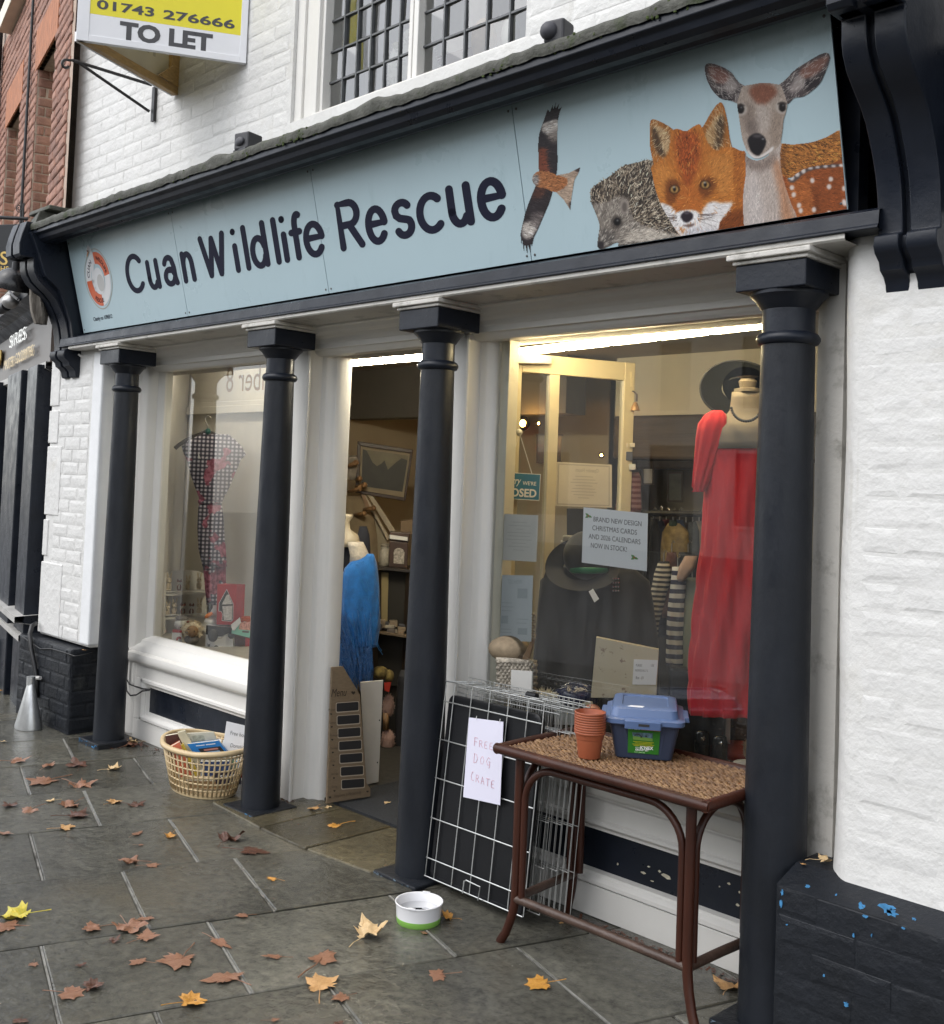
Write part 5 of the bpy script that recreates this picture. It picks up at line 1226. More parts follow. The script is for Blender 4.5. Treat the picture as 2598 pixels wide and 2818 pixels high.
# lit tubes
def lampmat(n, c, k): return mat(n, (1, 1, 1), .5, emit=(c, k))
TW = lampmat('warm_tube_glow', (1.0, .80, .46), 24); TD = lampmat('strip_glow', (1.0, .90, .68), 52); BU = lampmat('bulb_glow', (1.0, .66, .30), 110)
tt = thing('fluorescent_tube', 'glowing warm fluorescent tube along the top of the big window', 'lamp', (-2.6, 3.45, 2.2))
p0, p1 = A(1418, 970, 3.46), A(2130, 889, 3.46); zt_ = (p0.z + p1.z) / 2 + .0
s = MB(); s.tube([(p0.x, 3.46, p0.z), (p1.x, 3.46, p1.z)], .017, 12); s.build('tube', TW, tt, smooth=True)
s = MB(); s.box((p0.x - .03, 3.43, zt_ + .028), (p1.x + .05, 3.50, zt_ + .075)); s.build('batten', mat('batten_cream', (.6, .52, .36), .4), tt, bev=.004)
s = MB()
for k in range(6):
    x = p0.x + (p1.x - p0.x) * (.06 + k * .185); z = p0.z + (p1.z - p0.z) * (.06 + k * .185); s1 = MB(); s1.tube([(x + .018 * math.cos(t), 3.46 + .02 * math.sin(t) * .9, z + .021 * math.sin(t)) for t in [i * .5 for i in range(13)]], .0025, 5); s1.build('clip', CAB, tt)
ds = thing('strip_light', 'bright white strip light at the top of the open doorway', 'lamp', (-4.4, 3.6, 2.2))
p0, p1 = A(946, 1000, 3.62), A(1160, 973, 3.62)
s = MB(); s.box((p0.x - .05, 3.60, p0.z - .012), (p1.x, 3.66, p0.z + .026)); s.build('diffuser', TD, ds)
s = MB(); s.box((p0.x - .06, 3.59, p0.z + .027), (p1.x + .02, 3.67, p0.z + .06)); s.build('batten', MATS['batten_cream'], ds)
dl = thing('added_fill_tube', 'tube light tucked behind the head of the small display window', 'lamp', (-5.5, 3.5, 2.3))  # unseen tube, added to brighten the small display window
s = MB(); s.tube([(-6.15, 3.50, 2.31), (-4.75, 3.50, 2.31)], .014, 10); s.build('tube', lampmat('fill_tube_glow', (1.0, .93, .80), 9), dl, smooth=True)
s = MB(); s.box((-6.2, 3.47, 2.335), (-4.7, 3.53, 2.38)); s.build('batten', MATS['batten_cream'], dl)
for k, (x, y) in enumerate(((1439, 1165), (1482, 1165), (1655, 1253), (1700, 1500))):
    if k == 3: continue
    b = thing('fairy_bulb', ['round amber bulb glowing above the closed sign', 'tiny bright bulb between the door mullion and the amber bulb', 'tiny bright bulb on the wall above the opening hours card'][k], 'bulb', A(x, y, 5.2), group='glowing bulbs inside the shop')
    r = .05 if k == 0 else .018
    s = MB(); s.ell(A(x, y, 5.2), r * .38, r * .38, r * .45, 10, 6); s.build('filament', BU, b, smooth=True)
    s = MB(); s.ell(A(x, y, 5.2), r, r, r, 14, 9); s.build('globe', glass_mat('amber_glass', (1, .72, .38), 1), b, smooth=True)

# ------------------------------------------------------------------ open glazed door in the big window
dr = thing('open_door', 'cream glazed shop door folded back inside the window, hung with notices', 'door', (-3.2, 3.38, .02))
DO = Vector((-3.25, 3.36, 0)); DD = Vector((.3, .74, 0)).normalized(); DN = Vector((-DD.y, DD.x, 0))
if DN.dot(EYE - DO) < 0: DN = -DN
dcon = DN.dot(DO)
def dpx(x, y, h=0):
    p = AP(x, y, DN, dcon + h); return p
def du(x, y): p = AP(x, y, DN, dcon); return (p - DO).dot(DD), p.z
dp = lambda u, z, h=0: DO + DD * u + Vector((0, 0, z)) + DN * h
uR = du(1740, 1100)[0]; uM0, uM1 = du(1500, 1300)[0], du(1527, 1300)[0]; uS = du(1708, 1200)[0]; zT = du(1740, 1000)[1]; zG = du(1620, 1040)[1]
s = MB()
for a, b, c, d in ((0, .085, .02, zT), (uM0, uM1, .3, zG), (uS, uR, .02, zT)): s.prism([dp(a, c, .02), dp(b, c, .02), dp(b, d, .02), dp(a, d, .02)], -DN * .04)
s.prism([dp(.085, zG, .018), dp(uS, zG, .018), dp(uS, zT, .018), dp(.085, zT, .018)], -DN * .036)
s.prism([dp(.085, .02, .018), dp(uS, .02, .018), dp(uS, .30, .018), dp(.085, .30, .018)], -DN * .036)
CREAMD = mat('cream_door_paint', (.62, .54, .36), .4, var=.06, scale=5, bump=.15, bscale=20)
s.build('frame', CREAMD, dr, bev=.004)
for a, b in ((.085, uM0), (uM1, uS)):
    s = MB(); s.add([dp(a, .3), dp(b, .3), dp(b, zG), dp(a, zG)], [(0, 1, 2, 3)]); s.build('pane', glass_mat('door_glass', (.80, .80, .74), .8), dr)
s = MB(); q = [dpx(1402, 975, .045), dpx(1520, 978, .045), dpx(1520, 1002, .045), dpx(1402, 1000, .045)]; s.prism(q, DN * -.04); s.build('door_closer', mat('silver_closer', (.45, .42, .36), .4, metal=.4), dr, bev=.004)
s = MB(); s.prism([dpx(1738, 1025, .025), dpx(1746, 1025, .025), dpx(1746, 1065, .025), dpx(1738, 1065, .025)], -DN * .05); s.build('hinge', CREAMD, dr)
# notices on the door
PAPER = mat('white_paper', (.80, .81, .84), .6); PAPER2 = mat('cream_paper', (.60, .54, .43), .6, var=.04); PAPER3 = mat('pale_blue_paper', (.50, .54, .57), .6, var=.03); PAPER4 = mat('grey_white_paper', (.56, .55, .52), .6, var=.04)
INKB = mat('black_print', (.03, .03, .035), .5); INKG = mat('grey_show_through', (.42, .38, .31), .6)
def sheet(name, label, cat, quad, m, thick=.0012, group=None):
    t = thing(name, label, cat, sum(quad, Vector()) / 4, group=group)
    n = (quad[1] - quad[0]).cross(quad[3] - quad[0]).normalized()
    if n.dot(EYE - quad[0]) < 0: n = -n
    s = MB(); s.prism(quad, -n * thick); s.build('sheet', m, t)
    q = quad
    fn = lambda u, v, h=.0006: (q[0] * (1 - u) + q[1] * u) * (1 - v) + (q[3] * (1 - u) + q[2] * u) * v + n * h   # u right, v down
    return t, fn
def lines(t, fn, txt, u0, u1, v0, size, m, name='lettering', align='CENTER', off=0.0, w=None, asp=1.0):
    """txt set centred at (u0+u1)/2, baseline v0, height = size (in v)"""
    q = MB(); q.text(txt, lambda x, y: (x, y, 0), size=1, off=off)
    x0, x1 = min(p[0] for p in q.v), max(p[0] for p in q.v)
    k = (u1 - u0) / (x1 - x0)
    q2 = MB(); q2.add([fn(u0 + (x - x0) * k, v0 - y * size) for x, y, _ in q.v], q.f)
    return q2.build(name, m, t)
cs, fn = sheet('closed_sign', 'blue Sorry We\'re Closed sign hung by a white cord on the door glass', 'sign', [dpx(1378, 1298, .05), dpx(1488, 1305, .05), dpx(1484, 1378, .05), dpx(1372, 1372, .05)], mat('sign_blue', (.035, .17, .28), .45))
WV = mat('white_vinyl', (.78, .78, .76), .5)
lines(cs, fn, "WE'RE", .56, .90, .44, .20, WV, off=.01); lines(cs, fn, 'CLOSED', -.02, .92, .88, .42, WV, off=.03)
q = MB(); q.text('Sorry', lambda x, y: fn(.12 + x * .165, .42 - y * .38), size=1, shear=.35, off=.01); q.build('lettering', WV, cs)
q = MB()
for a, b, c, d in ((0, 1, 0, .025), (0, 1, .975, 1), (0, .012, .025, .975), (.988, 1, .025, .975)): q.add([fn(a, c), fn(b, c), fn(b, d), fn(a, d)], [(0, 1, 2, 3)])
q.build('border', WV, cs)
q = MB(); hk = dpx(1429, 1190, .05); q.tube([fn(.2, .02), hk, fn(.78, .02)], .002, 5); q.build('cord', WV, cs)
q = MB(); q.lathe([(.016, 0), (.012, .006), (.003, .012)], 12, hk, DN.to_track_quat('Z', 'Y').to_matrix()); q.build('suction_hook', mat('clear_plastic', (.6, .58, .52), .15), cs)
oh, fn = sheet('opening_hours_card', 'cream opening hours card with patterned border seen from the back on the door glass', 'notice', [dpx(1530, 1271, .004), dpx(1684, 1279, .004), dpx(1684, 1397, .004), dpx(1526, 1392, .004)], PAPER2)
q = MB(); q.text('Opening Hours', lambda x, y: fn(.76 - x * .066, .20 - y * .12), size=1, off=.02); q.build('show_through_lettering', INKG, oh)
q = MB()
for k, w in enumerate((.16, .2, .24, .15, .2, .22, .18, .1)): q.add([fn(.5 - w, .30 + k * .07), fn(.5 + w, .30 + k * .07), fn(.5 + w, .315 + k * .07), fn(.5 - w, .315 + k * .07)], [(0, 1, 2, 3)])
for a, b, c, d in ((.04, .96, .03, .06), (.04, .96, .94, .97), (.04, .06, .06, .94), (.94, .96, .06, .94)): q.add([fn(a, c), fn(b, c), fn(b, d), fn(a, d)], [(0, 1, 2, 3)])
o = q.build('faint_print', INKG, oh); o['kind'] = 'stuff'
YI = 3.285
def winsheet(name, label, pts, m, Y=YI): return sheet(name, label, 'notice', [A(*p, Y) for p in pts], m)
n1, fn = winsheet('window_notice', 'white Christmas cards and calendars notice taped inside the big window', [(1606, 1396), (1783, 1413), (1780, 1572), (1601, 1548)], PAPER, 3.27)
for k, (t, a, b) in enumerate((('BRAND NEW DESIGN', .17, .91), ('CHRISTMAS CARDS', .155, .845), ('AND 2026 CALENDARS', .10, .90), ('NOW IN STOCK!', .14, .70))): lines(n1, fn, t, a, b, .235 + k * .158, .125, INKB)
HG = mat('holly_green', (.10, .26, .06), .5); HR = mat('holly_red', (.5, .03, .03), .5)
for cx, cy in ((.085, .145), (.815, .79)):
    q = MB()
    for a0 in (20, 140, 220):
        pts = []
        for i in range(14):
            t = i / 13 * 2 * PI; r = .5 + .13 * math.cos(5 * t)
            x = .035 * math.cos(t) * (1 + .2 * math.cos(4 * t)); y = .020 * math.sin(t)
            c, s_ = math.cos(R_(a0)), math.sin(R_(a0)); pts.append(fn(cx + c * .022 + x * c - y * s_, cy + s_ * .025 + (x * s_ + y * c), .0007 + a0 * 1e-6))
        q.face(pts)
    q.build('holly_print', HG, n1)
    q = MB(); q.face([fn(cx + .012 * math.cos(i), cy + .014 * math.sin(i), .0012) for i in range(6)]); q.build('berry_print', HR, n1)
n2, fn = winsheet('paper_notice', 'off white typed sheet at the side of the big window under the closed sign', [(1383, 1414), (1481, 1418), (1476, 1546), (1378, 1541)], PAPER4)
q = MB()
for k in range(9):
    w = [.2, .3, .1, .34, .3, .36, .2, .3, .16][k]; q.add([fn(.5 - w, .16 + k * .075), fn(.5 + w, .16 + k * .075), fn(.5 + w, .175 + k * .075), fn(.5 - w, .175 + k * .075)], [(0, 1, 2, 3)])
o = q.build('faint_print', mat('faint_print_grey', (.46, .45, .43), .6), n2); o['kind'] = 'stuff'
n3, fn = winsheet('wish_list_notice', 'pale blue wish list sheet low at the side of the big window', [(1378, 1582), (1467, 1584), (1462, 1766), (1368, 1762)], PAPER3)
q = MB(); q.text('WISH LIST', lambda x, y: fn(.68 - x * .10, .13 - y * .09), size=1, off=.01); q.build('show_through_lettering', mat('blue_grey_print', (.38, .42, .45), .6), n3)
q = MB()
for a, b, c, d in ((.55, .85, .2, .35), (.08, .4, .42, .43), (.08, .45, .48, .49), (.08, .4, .54, .55), (.1, .3, .62, .74), (.55, .9, .66, .67), (.55, .85, .72, .73), (.6, .88, .80, .90), (.1, .4, .82, .83), (.1, .42, .87, .88)): q.add([fn(a, c), fn(b, c), fn(b, d), fn(a, d)], [(0, 1, 2, 3)])
o = q.build('faint_print', MATS['blue_grey_print'], n3); o['kind'] = 'stuff'

# ------------------------------------------------------------------ garments
def garment(mb, f, rows, dep=.35, nf=9, amp=.06, n=56, off=0.0, ph=0.0, mi=0):
    rings = []
    for k, (y, xl, xr) in enumerate(rows):
        l, r = f(xl, y, off), f(xr, y, off); c = (l + r) / 2; w = (r - l) / 2; d = f.n * w.length * dep
        ring = []
        am = amp * min(1, .25 + k / max(1, len(rows) - 1))
        for j in range(n):
            a = 2 * PI * j / n
            q = 1 + am * math.sin(nf * a + ph + .25 * k) + am * .5 * math.sin((nf * 2 + 3) * a + ph * 2 - .2 * k)
            ring.append(c + w * math.cos(a) * (1 + (q - 1) * .5) + d * math.sin(a) * q + Vector((0, 0, 0)))
        rings.append(ring)
    return mb.loft(rings, mi=mi)
def interp(rows, step=14):
    out = []
    for a, b in zip(rows[:-1], rows[1:]):
        n = max(1, int(abs(b[0] - a[0]) / step))
        for i in range(n):
            t = i / n; t2 = t * t * (3 - 2 * t) * .5 + t * .5
            out.append((a[0] + (b[0] - a[0]) * t, a[1] + (b[1] - a[1]) * t2, a[2] + (b[2] - a[2]) * t2))
    return out + [rows[-1]]
# gingham jumpsuit
GIN = bpy.data.materials.new('gingham_and_roses_cloth'); GIN.use_nodes = True
t_ = GIN.node_tree; N_ = t_.nodes; L_ = t_.links; b_n = N_['Principled BSDF']; b_n.inputs['Roughness'].default_value = .85
tc = N_.new('ShaderNodeNewGeometry'); vt = N_.new('ShaderNodeVectorTransform')
mp_ = N_.new('ShaderNodeMapping'); mp_.inputs['Rotation'].default_value = (0, 0, R_(-58)); L_.new(tc.outputs['Position'], mp_.inputs['Vector'])
sx = N_.new('ShaderNodeSeparateXYZ'); L_.new(mp_.outputs[0], sx.inputs[0])
st = []
for ax_ in ('X', 'Z'):
    m1 = N_.new('ShaderNodeMath'); m1.operation = 'MULTIPLY'; m1.inputs[1].default_value = 40; L_.new(sx.outputs[ax_], m1.inputs[0])
    m2 = N_.new('ShaderNodeMath'); m2.operation = 'FRACT'; L_.new(m1.outputs[0], m2.inputs[0])
    m3 = N_.new('ShaderNodeMath'); m3.operation = 'GREATER_THAN'; m3.inputs[1].default_value = .5; L_.new(m2.outputs[0], m3.inputs[0]); st.append(m3)
ad_ = N_.new('ShaderNodeMath'); ad_.operation = 'ADD'; L_.new(st[0].outputs[0], ad_.inputs[0]); L_.new(st[1].outputs[0], ad_.inputs[1])
hf = N_.new('ShaderNodeMath'); hf.operation = 'MULTIPLY'; hf.inputs[1].default_value = .5; L_.new(ad_.outputs[0], hf.inputs[0])
rp_ = N_.new('ShaderNodeValToRGB'); rp_.color_ramp.interpolation = 'CONSTANT'
e_ = rp_.color_ramp.elements; e_[0].position = 0; e_[0].color = (.50, .46, .50, 1); e_[1].position = .4; e_[1].color = (.075, .06, .085, 1)
e3 = e_.new(.8); e3.color = (.012, .012, .02, 1); L_.new(hf.outputs[0], rp_.inputs[0])
nz = N_.new('ShaderNodeTexNoise'); nz.inputs['Scale'].default_value = 7; nz.inputs['Detail'].default_value = 4; L_.new(tc.outputs['Position'], nz.inputs['Vector'])
rz_ = N_.new('ShaderNodeValToRGB'); e_ = rz_.color_ramp.elements; e_[0].position = .565; e_[0].color = (0, 0, 0, 1); e_[1].position = .58; e_[1].color = (1, 1, 1, 1); L_.new(nz.outputs['Fac'], rz_.inputs[0])
nz2 = N_.new('ShaderNodeTexNoise'); nz2.inputs['Scale'].default_value = 45; L_.new(tc.outputs['Position'], nz2.inputs['Vector'])
rq = N_.new('ShaderNodeValToRGB'); e_ = rq.color_ramp.elements; e_[0].position = .4; e_[0].color = (.16, .018, .04, 1); e_[1].position = .62; e_[1].color = (.38, .12, .17, 1); L_.new(nz2.outputs['Fac'], rq.inputs[0])
mx_ = N_.new('ShaderNodeMix'); mx_.data_type = 'RGBA'; L_.new(rz_.outputs[0], mx_.inputs['Factor']); L_.new(rp_.outputs[0], mx_.inputs['A']); L_.new(rq.outputs[0], mx_.inputs['B']); L_.new(mx_.outputs['Result'], b_n.inputs['Base Color'])
f = facing(580, 1400, 3.58)
js_ = thing('jumpsuit', 'sleeveless black and white gingham jumpsuit with pink roses hanging in the small window', 'jumpsuit', f(575, 1665))
c4z = lambda x, y: (x / 2.0533, 800 + y / 2.0533)
def rows4(l): return [(c4z(0, y)[1], c4z(a, 0)[0], c4z(b, 0)[0]) for y, a, b in l]
s = MB(); garment(s, f, interp(rows4([(812, 1130, 1290), (845, 1060, 1330), (880, 1028, 1362), (925, 1040, 1384), (960, 1056, 1352), (1030, 1075, 1325), (1100, 1100, 1296), (1160, 1122, 1265), (1192, 1130, 1250)])), .34, 9, .13); s.build('bodice', GIN, js_, smooth=True)
s = MB(); garment(s, f, interp(rows4([(1188, 1128, 1250), (1230, 1120, 1256), (1330, 1120, 1262), (1450, 1128, 1270), (1560, 1148, 1276)])), .38, 8, .16); s.build('hips', GIN, js_, smooth=True)
s = MB(); garment(s, f, interp(rows4([(1545, 1146, 1218), (1650, 1158, 1224), (1775, 1172, 1226)])), .5, 6, .2); s.build('leg', GIN, js_, smooth=True)
s = MB(); garment(s, f, interp(rows4([(1545, 1210, 1276), (1650, 1212, 1274), (1740, 1200, 1262)])), .5, 6, .2, off=.03); s.build('leg', GIN, js_, smooth=True)
s = MB(); garment(s, f, rows4([(1180, 1122, 1255), (1190, 1118, 1258), (1203, 1122, 1254)]), .42, 4, .02, off=-.012); s.build('belt', GIN, js_, smooth=True)
s = MB(); garment(s, f, rows4([(805, 1150, 1190), (820, 1140, 1198), (848, 1150, 1206)]), .5, 3, .06, off=-.02); garment(s, f, rows4([(812, 1232, 1280), (830, 1226, 1292), (862, 1212, 1270)]), .5, 3, .06, off=-.02); s.build('collar', GIN, js_, smooth=True)
s = MB(); P4 = lambda x, y, o=0: f(*c4z(x, y), o); s.prism([P4(1120, 918, -.055), P4(1170, 918, -.055), P4(1170, 948, -.055), P4(1120, 948, -.055)], f.n * .001); s.build('price_tag', PAPER4, js_)
hg = thing('clothes_hanger', 'dark wooden hanger with wire hook holding the gingham jumpsuit', 'hanger', P4(1175, 780))
s = MB(); s.tube([P4(988, 892), P4(1010, 872), P4(1060, 840), P4(1170, 792), P4(1250, 830), P4(1330, 862)], .013, 8); s.build('bar', mat('dark_hanger_wood', (.03, .022, .018), .4), hg, smooth=True)
s = MB(); s.tube([P4(1172, 792), P4(1172, 760), P4(1160, 735), P4(1162, 716), P4(1178, 708), P4(1192, 716), P4(1192, 728)], .0035, 6); s.build('hook', mat('hanger_wire', (.35, .33, .30), .3, metal=.8), hg, smooth=True)
s = MB(); s.ell(P4(1175, 795, -.03), .018, .018, .02, 10, 7); s.build('size_cube', mat('teal_plastic', (.02, .12, .10), .3), hg, smooth=True)

# small shelf of toys
SHW = mat('white_shelf_paint', (.78, .76, .71), .5, var=.03)
f5 = facing(510, 1690, 3.60)
c5z = lambda x, y: (450 + x * .14967, 1550 + y * .14967)
P5 = lambda x, y, o=0: f5(*c5z(x, y), o)
sh = thing('toy_shelf', 'little white two tier shelf with rounded top holding animal toys', 'shelf', P5(400, 1000))
s = MB(); s.prism([P5(40, 1300, .09), P5(40, 180, .09), P5(150, 150, .09), P5(400, 122, .09), P5(640, 150, .09), P5(770, 200, .09), P5(800, 1000, .09), P5(800, 1300, .09)], f5.n * .012); s.build('back', SHW, sh)
s = MB(); s.prism([P5(-5, 1300, -.04), P5(-5, 175, -.04), P5(50, 190, -.04), P5(30, 1300, -.04)], f5.n * .13); s.build('side', SHW, sh, bev=.003)
for y in (575, 1010):
    s = MB(); s.prism([P5(40, y, -.03), P5(800, y - 30, -.03), P5(800, y, -.03), P5(40, y + 28, -.03)], f5.n * .12); s.build('shelf_board', SHW, sh)
for y in (515, 945):
    s = MB(); s.prism([P5(40, y, -.04), P5(800, y - 28, -.04), P5(800, y - 10, -.04), P5(40, y + 18, -.04)], f5.n * .008); s.build('rail', SHW, sh)
CRM = mat('cream_plush', (.68, .58, .42), .9, var=.12, scale=60, sheen=.3); RUS = mat('rust_plush', (.20, .07, .04), .9, var=.15, scale=60); WPL = mat('white_plush', (.78, .76, .70), .9, var=.08, scale=50); GPL = mat('grey_plush', (.22, .20, .19), .9, var=.15, scale=60); PKP = mat('pink_plush', (.45, .30, .26), .9, var=.1, scale=60); BLK = mat('black_bead', (.01, .01, .01), .25)
def toy(x, y, h, kind, label, grp):
    """sitting animal, feet at pixel (x, y) of the shelf close-up, h pixels tall"""
    px = .14967 * h; b = P5(x, y, .01); top = P5(x, y - h, .01); H = (top - b).length
    t = thing('toy_rabbit' if kind == 'rabbit' else 'toy_fox', label, 'toy', b, group=grp)
    r_, n_f, u_ = f5.r, f5.n, Vector((0, 0, 1))
    M = Matrix((r_, n_f, u_)).transposed()
    body = CRM if kind == 'rabbit' else RUS
    s = MB(); s.ell(b + u_ * H * .22, H * .16, H * .14, H * .24, 12, 8, M); s.ell(b + u_ * H * .06 + r_ * H * .07 - n_f * H * .12, H * .07, H * .12, H * .06, 8, 6, M); s.ell(b + u_ * H * .06 - r_ * H * .07 - n_f * H * .12, H * .07, H * .12, H * .06, 8, 6, M); s.build('body', body, t, smooth=True)
    s = MB(); hc = b + u_ * H * .56 - n_f * H * .03
    s.ell(hc, H * .16, H * .15, H * .15, 12, 8, M); s.ell(hc - n_f * H * .13 - u_ * H * .04, H * .08, H * .08, H * .07, 8, 6, M); s.build('head', CRM if kind == 'rabbit' else WPL, t, smooth=True)
    for sgn_ in (-1, 1):
        s = MB()
        if kind == 'rabbit': s.ell(hc + u_ * H * .28 + r_ * sgn_ * H * .09, H * .05, H * .03, H * .18, 8, 7, Matrix.Rotation(sgn_ * .18, 3, n_f) @ M)
        else: s.lathe([(H * .08, 0), (H * .05, H * .08), (.0005, H * .17)], 8, hc + u_ * H * .10 + r_ * sgn_ * H * .11, M)
        s.build('ear', CRM if kind == 'rabbit' else RUS, t, smooth=True)
        s = MB(); s.ell(hc - n_f * H * .14 + r_ * sgn_ * H * .07 + u_ * H * .04, H * .02, H * .02, H * .022, 6, 5); s.build('eye', BLK, t)
    if kind == 'fox':
        s = MB(); s.ell(hc + u_ * H * .06, H * .165, H * .14, H * .10, 12, 7, M); s.build('crown_patch', RUS, t, smooth=True)
        s = MB(); s.ell(b + u_ * H * .24 - n_f * H * .11, H * .06, H * .06, H * .18, 8, 6, M); s.build('bib', WPL, t, smooth=True)
    return t
for x, y, h, k, lab in ((95, 500, 330, 'rabbit', 'pink toned toy rabbit at the outer end of the upper toy shelf'), (285, 500, 260, 'fox', 'rust toy fox on the upper shelf between two rabbits'), (440, 490, 270, 'rabbit', 'cream toy rabbit leaning in the middle of the upper shelf'), (650, 480, 310, 'rabbit', 'cream toy rabbit at the jumpsuit end of the upper shelf')): toy(x, y, h, k, lab, 'toy animals on the white shelf')
for x, y, h, k, lab in ((75, 960, 260, 'rabbit', 'half hidden toy rabbit at the outer end of the lower shelf'), (195, 960, 330, 'rabbit', 'big eared toy rabbit on the lower shelf next to a fox'), (350, 955, 290, 'fox', 'rust toy fox with white muzzle on the lower shelf beside the big eared rabbit'), (510, 950, 270, 'fox', 'dark eared toy fox on the lower shelf between fox and rabbit'), (650, 945, 310, 'rabbit', 'toy rabbit at the jumpsuit end of the lower shelf')): toy(x, y, h, k, lab, 'toy animals on the white shelf')
# larger plush animals and boxes on the window bed
f6 = facing(560, 1740, 3.46)
P6 = lambda x, y, o=0: f6(*c5z(x, y), o)
M6 = Matrix((f6.r, f6.n, Vector((0, 0, 1)))).transposed()
def fuzz(mb, c, rx, ry, rz, n, l, M, seed=1):
    r = random.Random(seed)
    for _ in range(n):
        d = Vector((r.gauss(0, 1), r.gauss(0, 1), r.gauss(0, 1))).normalized()
        p = Vector((d.x * rx, d.y * ry, d.z * rz)); q = p + d * l * r.uniform(.5, 1.2); sd_ = d.orthogonal().normalized() * l * .22
        mb.add([c + M @ (p + sd_), c + M @ (p - sd_), c + M @ q], [(0, 1, 2)])
bd = thing('plush_badger', 'white faced plush animal with grey brow on a red box in the small window', 'plush toy', P6(330, 1200))
c0 = P6(330, 1110, .05); s = MB(); s.ell(c0, .040, .04, .033, 14, 9, M6); fuzz(s, c0, .04, .04, .033, 160, .010, M6); s.build('head', WPL, bd, smooth=True)
s = MB(); s.ell(c0 + Vector((0, 0, .030)), .036, .034, .018, 12, 7, M6); fuzz(s, c0 + Vector((0, 0, .03)), .036, .034, .018, 90, .010, M6, 2); s.build('brow', GPL, bd, smooth=True)
for x, y in ((312, 1184), (385, 1145)):
    s = MB(); s.ell(P6(x, y, .008), .004, .004, .005, 7, 5); s.build('eye', BLK, bd)
s = MB(); s.ell(P6(450, 1080, .02), .010, .01, .008, 8, 6); s.build('nose', RUS, bd)
hgp = thing('plush_hedgehog', 'round tan plush hedgehog facing out of the small window', 'plush toy', P6(520, 1430))
c0 = P6(530, 1240, .0); s = MB(); s.ell(c0 + f6.n * .02, .058, .05, .050, 16, 10, M6); fuzz(s, c0 + f6.n * .02, .058, .05, .05, 420, .018, M6, 4); s.build('spines', CRM, hgp, smooth=False)
s = MB(); s.ell(c0 - f6.n * .022, .036, .03, .034, 14, 9, M6); s.ell(P6(450, 1270, -.05), .016, .02, .014, 10, 7, M6); s.build('face', mat('tan_plush', (.30, .18, .09), .9, var=.12, scale=60), hgp, smooth=True)
for x, y, r in ((432, 1272, .0065), (462, 1216, .004), (566, 1250, .004)):
    s = MB(); s.ell(P6(x, y, -.066 if r > .005 else -.05), r, r, r, 7, 5); s.build('eye' if r < .005 else 'nose', BLK, hgp)
s = MB(); s.ell(P6(520, 1390, .01), .045, .04, .035, 12, 8, M6); s.build('body', GPL, hgp, smooth=True)
sw = thing('plush_swan', 'white plush swan with orange bill and black brow behind the red house box', 'plush toy', P6(880, 1120))
s = MB(); s.ell(P6(930, 880, .06), .034, .03, .035, 12, 8, M6); s.ell(P6(880, 1065, .05), .040, .035, .026, 12, 8, M6); s.build('head', WPL, sw, smooth=True)
s = MB(); s.ell(P6(860, 830, .045), .016, .012, .028, 10, 7, M6); s.build('brow', BLK, sw, smooth=True)
s = MB(); s.ell(P6(830, 955, .02), .028, .018, .013, 12, 7, Matrix.Rotation(R_(-35), 3, f6.n) @ M6); s.build('bill', mat('orange_felt', (.62, .17, .02), .7), sw, smooth=True)
def carton(name, label, cat, quad, depth, m, parts=True, bev=.002, f=f6):
    t = thing(name, label, cat, quad[3])
    s = MB(); s.prism(quad, f.n * depth); s.build('carton', m, t, bev=bev); return t
REDC = mat('red_card', (.33, .02, .025), .5, var=.12, scale=20); BWC = mat('black_card', (.02, .02, .022), .5); WHC = mat('white_card', (.66, .66, .68), .5)
def quadp(P, l, o=0): return [P(x, y, o) for x, y in l]
rb_ = thing('gift_box', 'tall red gift box with house shaped window showing a white lantern', 'gift box', P6(1150, 1140))
q0, q1, q2, q3 = quadp(P6, [(985, 385), (1345, 400), (1320, 1140), (970, 1130)], -.02)
dp_ = (P6(1520, 385, .10) - P6(1345, 400, -.02))
s = MB(); s.prism([q0, q1, q2, q3], dp_ * .9); s.build('carton', REDC, rb_, bev=.002)
hs6 = [(1162, 480), (1282, 745), (1275, 1040), (1245, 1068), (1075, 1055), (1085, 930), (1060, 885), (1015, 880), (1022, 735)]
s = MB(); s.face(quadp(P6, hs6, -.0215)); s.build('window_print', BWC, rb_)
s = MB()
for a, b in zip(hs6, hs6[1:] + hs6[:1]): s.tube([P6(*a, -.022), P6(*b, -.022)], .0012, 5)
s.build('white_outline', WHC, rb_)
s = MB(); s.face(quadp(P6, [(1080, 790), (1265, 780), (1255, 1050), (1110, 1045)], -.0222)); s.face(quadp(P6, [(1072, 760), (1270, 752), (1200, 580), (1165, 575)], -.0222)); s.build('lantern_print', mat('lantern_print', (.50, .47, .47), .5, var=.35, scale=90), rb_)
bw = thing('pet_box', 'black and white pet gift box with a round emblem, under the red house box', 'gift box', P6(1000, 1600))
s = MB(); s.prism(quadp(P6, [(790, 1140), (1260, 1180), (1290, 1660), (765, 1560)], -.025), f6.n * .10); s.build('carton', WHC, bw, bev=.002)
s = MB(); s.prism(quadp(P6, [(788, 1138), (1262, 1178), (1270, 1300), (1060, 1350), (775, 1310)], -.0265), f6.n * .0012); s.build('black_band', BWC, bw)
s = MB(); s.face([P6(968 + 52 * math.cos(i * .35), 1565 + 55 * math.sin(i * .35), -.0262) for i in range(18)]); s.build('round_print', BWC, bw)
s = MB(); s.face(quadp(P6, [(805, 1465), (825, 1490), (845, 1490), (860, 1465), (855, 1560), (815, 1555)], -.0262)); s.build('dog_print', mat('grey_print', (.12, .12, .12), .6), bw)
mg = thing('pet_bowl_pouch', 'round black pouch with grey lead draped over the pet box', 'pouch', P6(910, 1330))
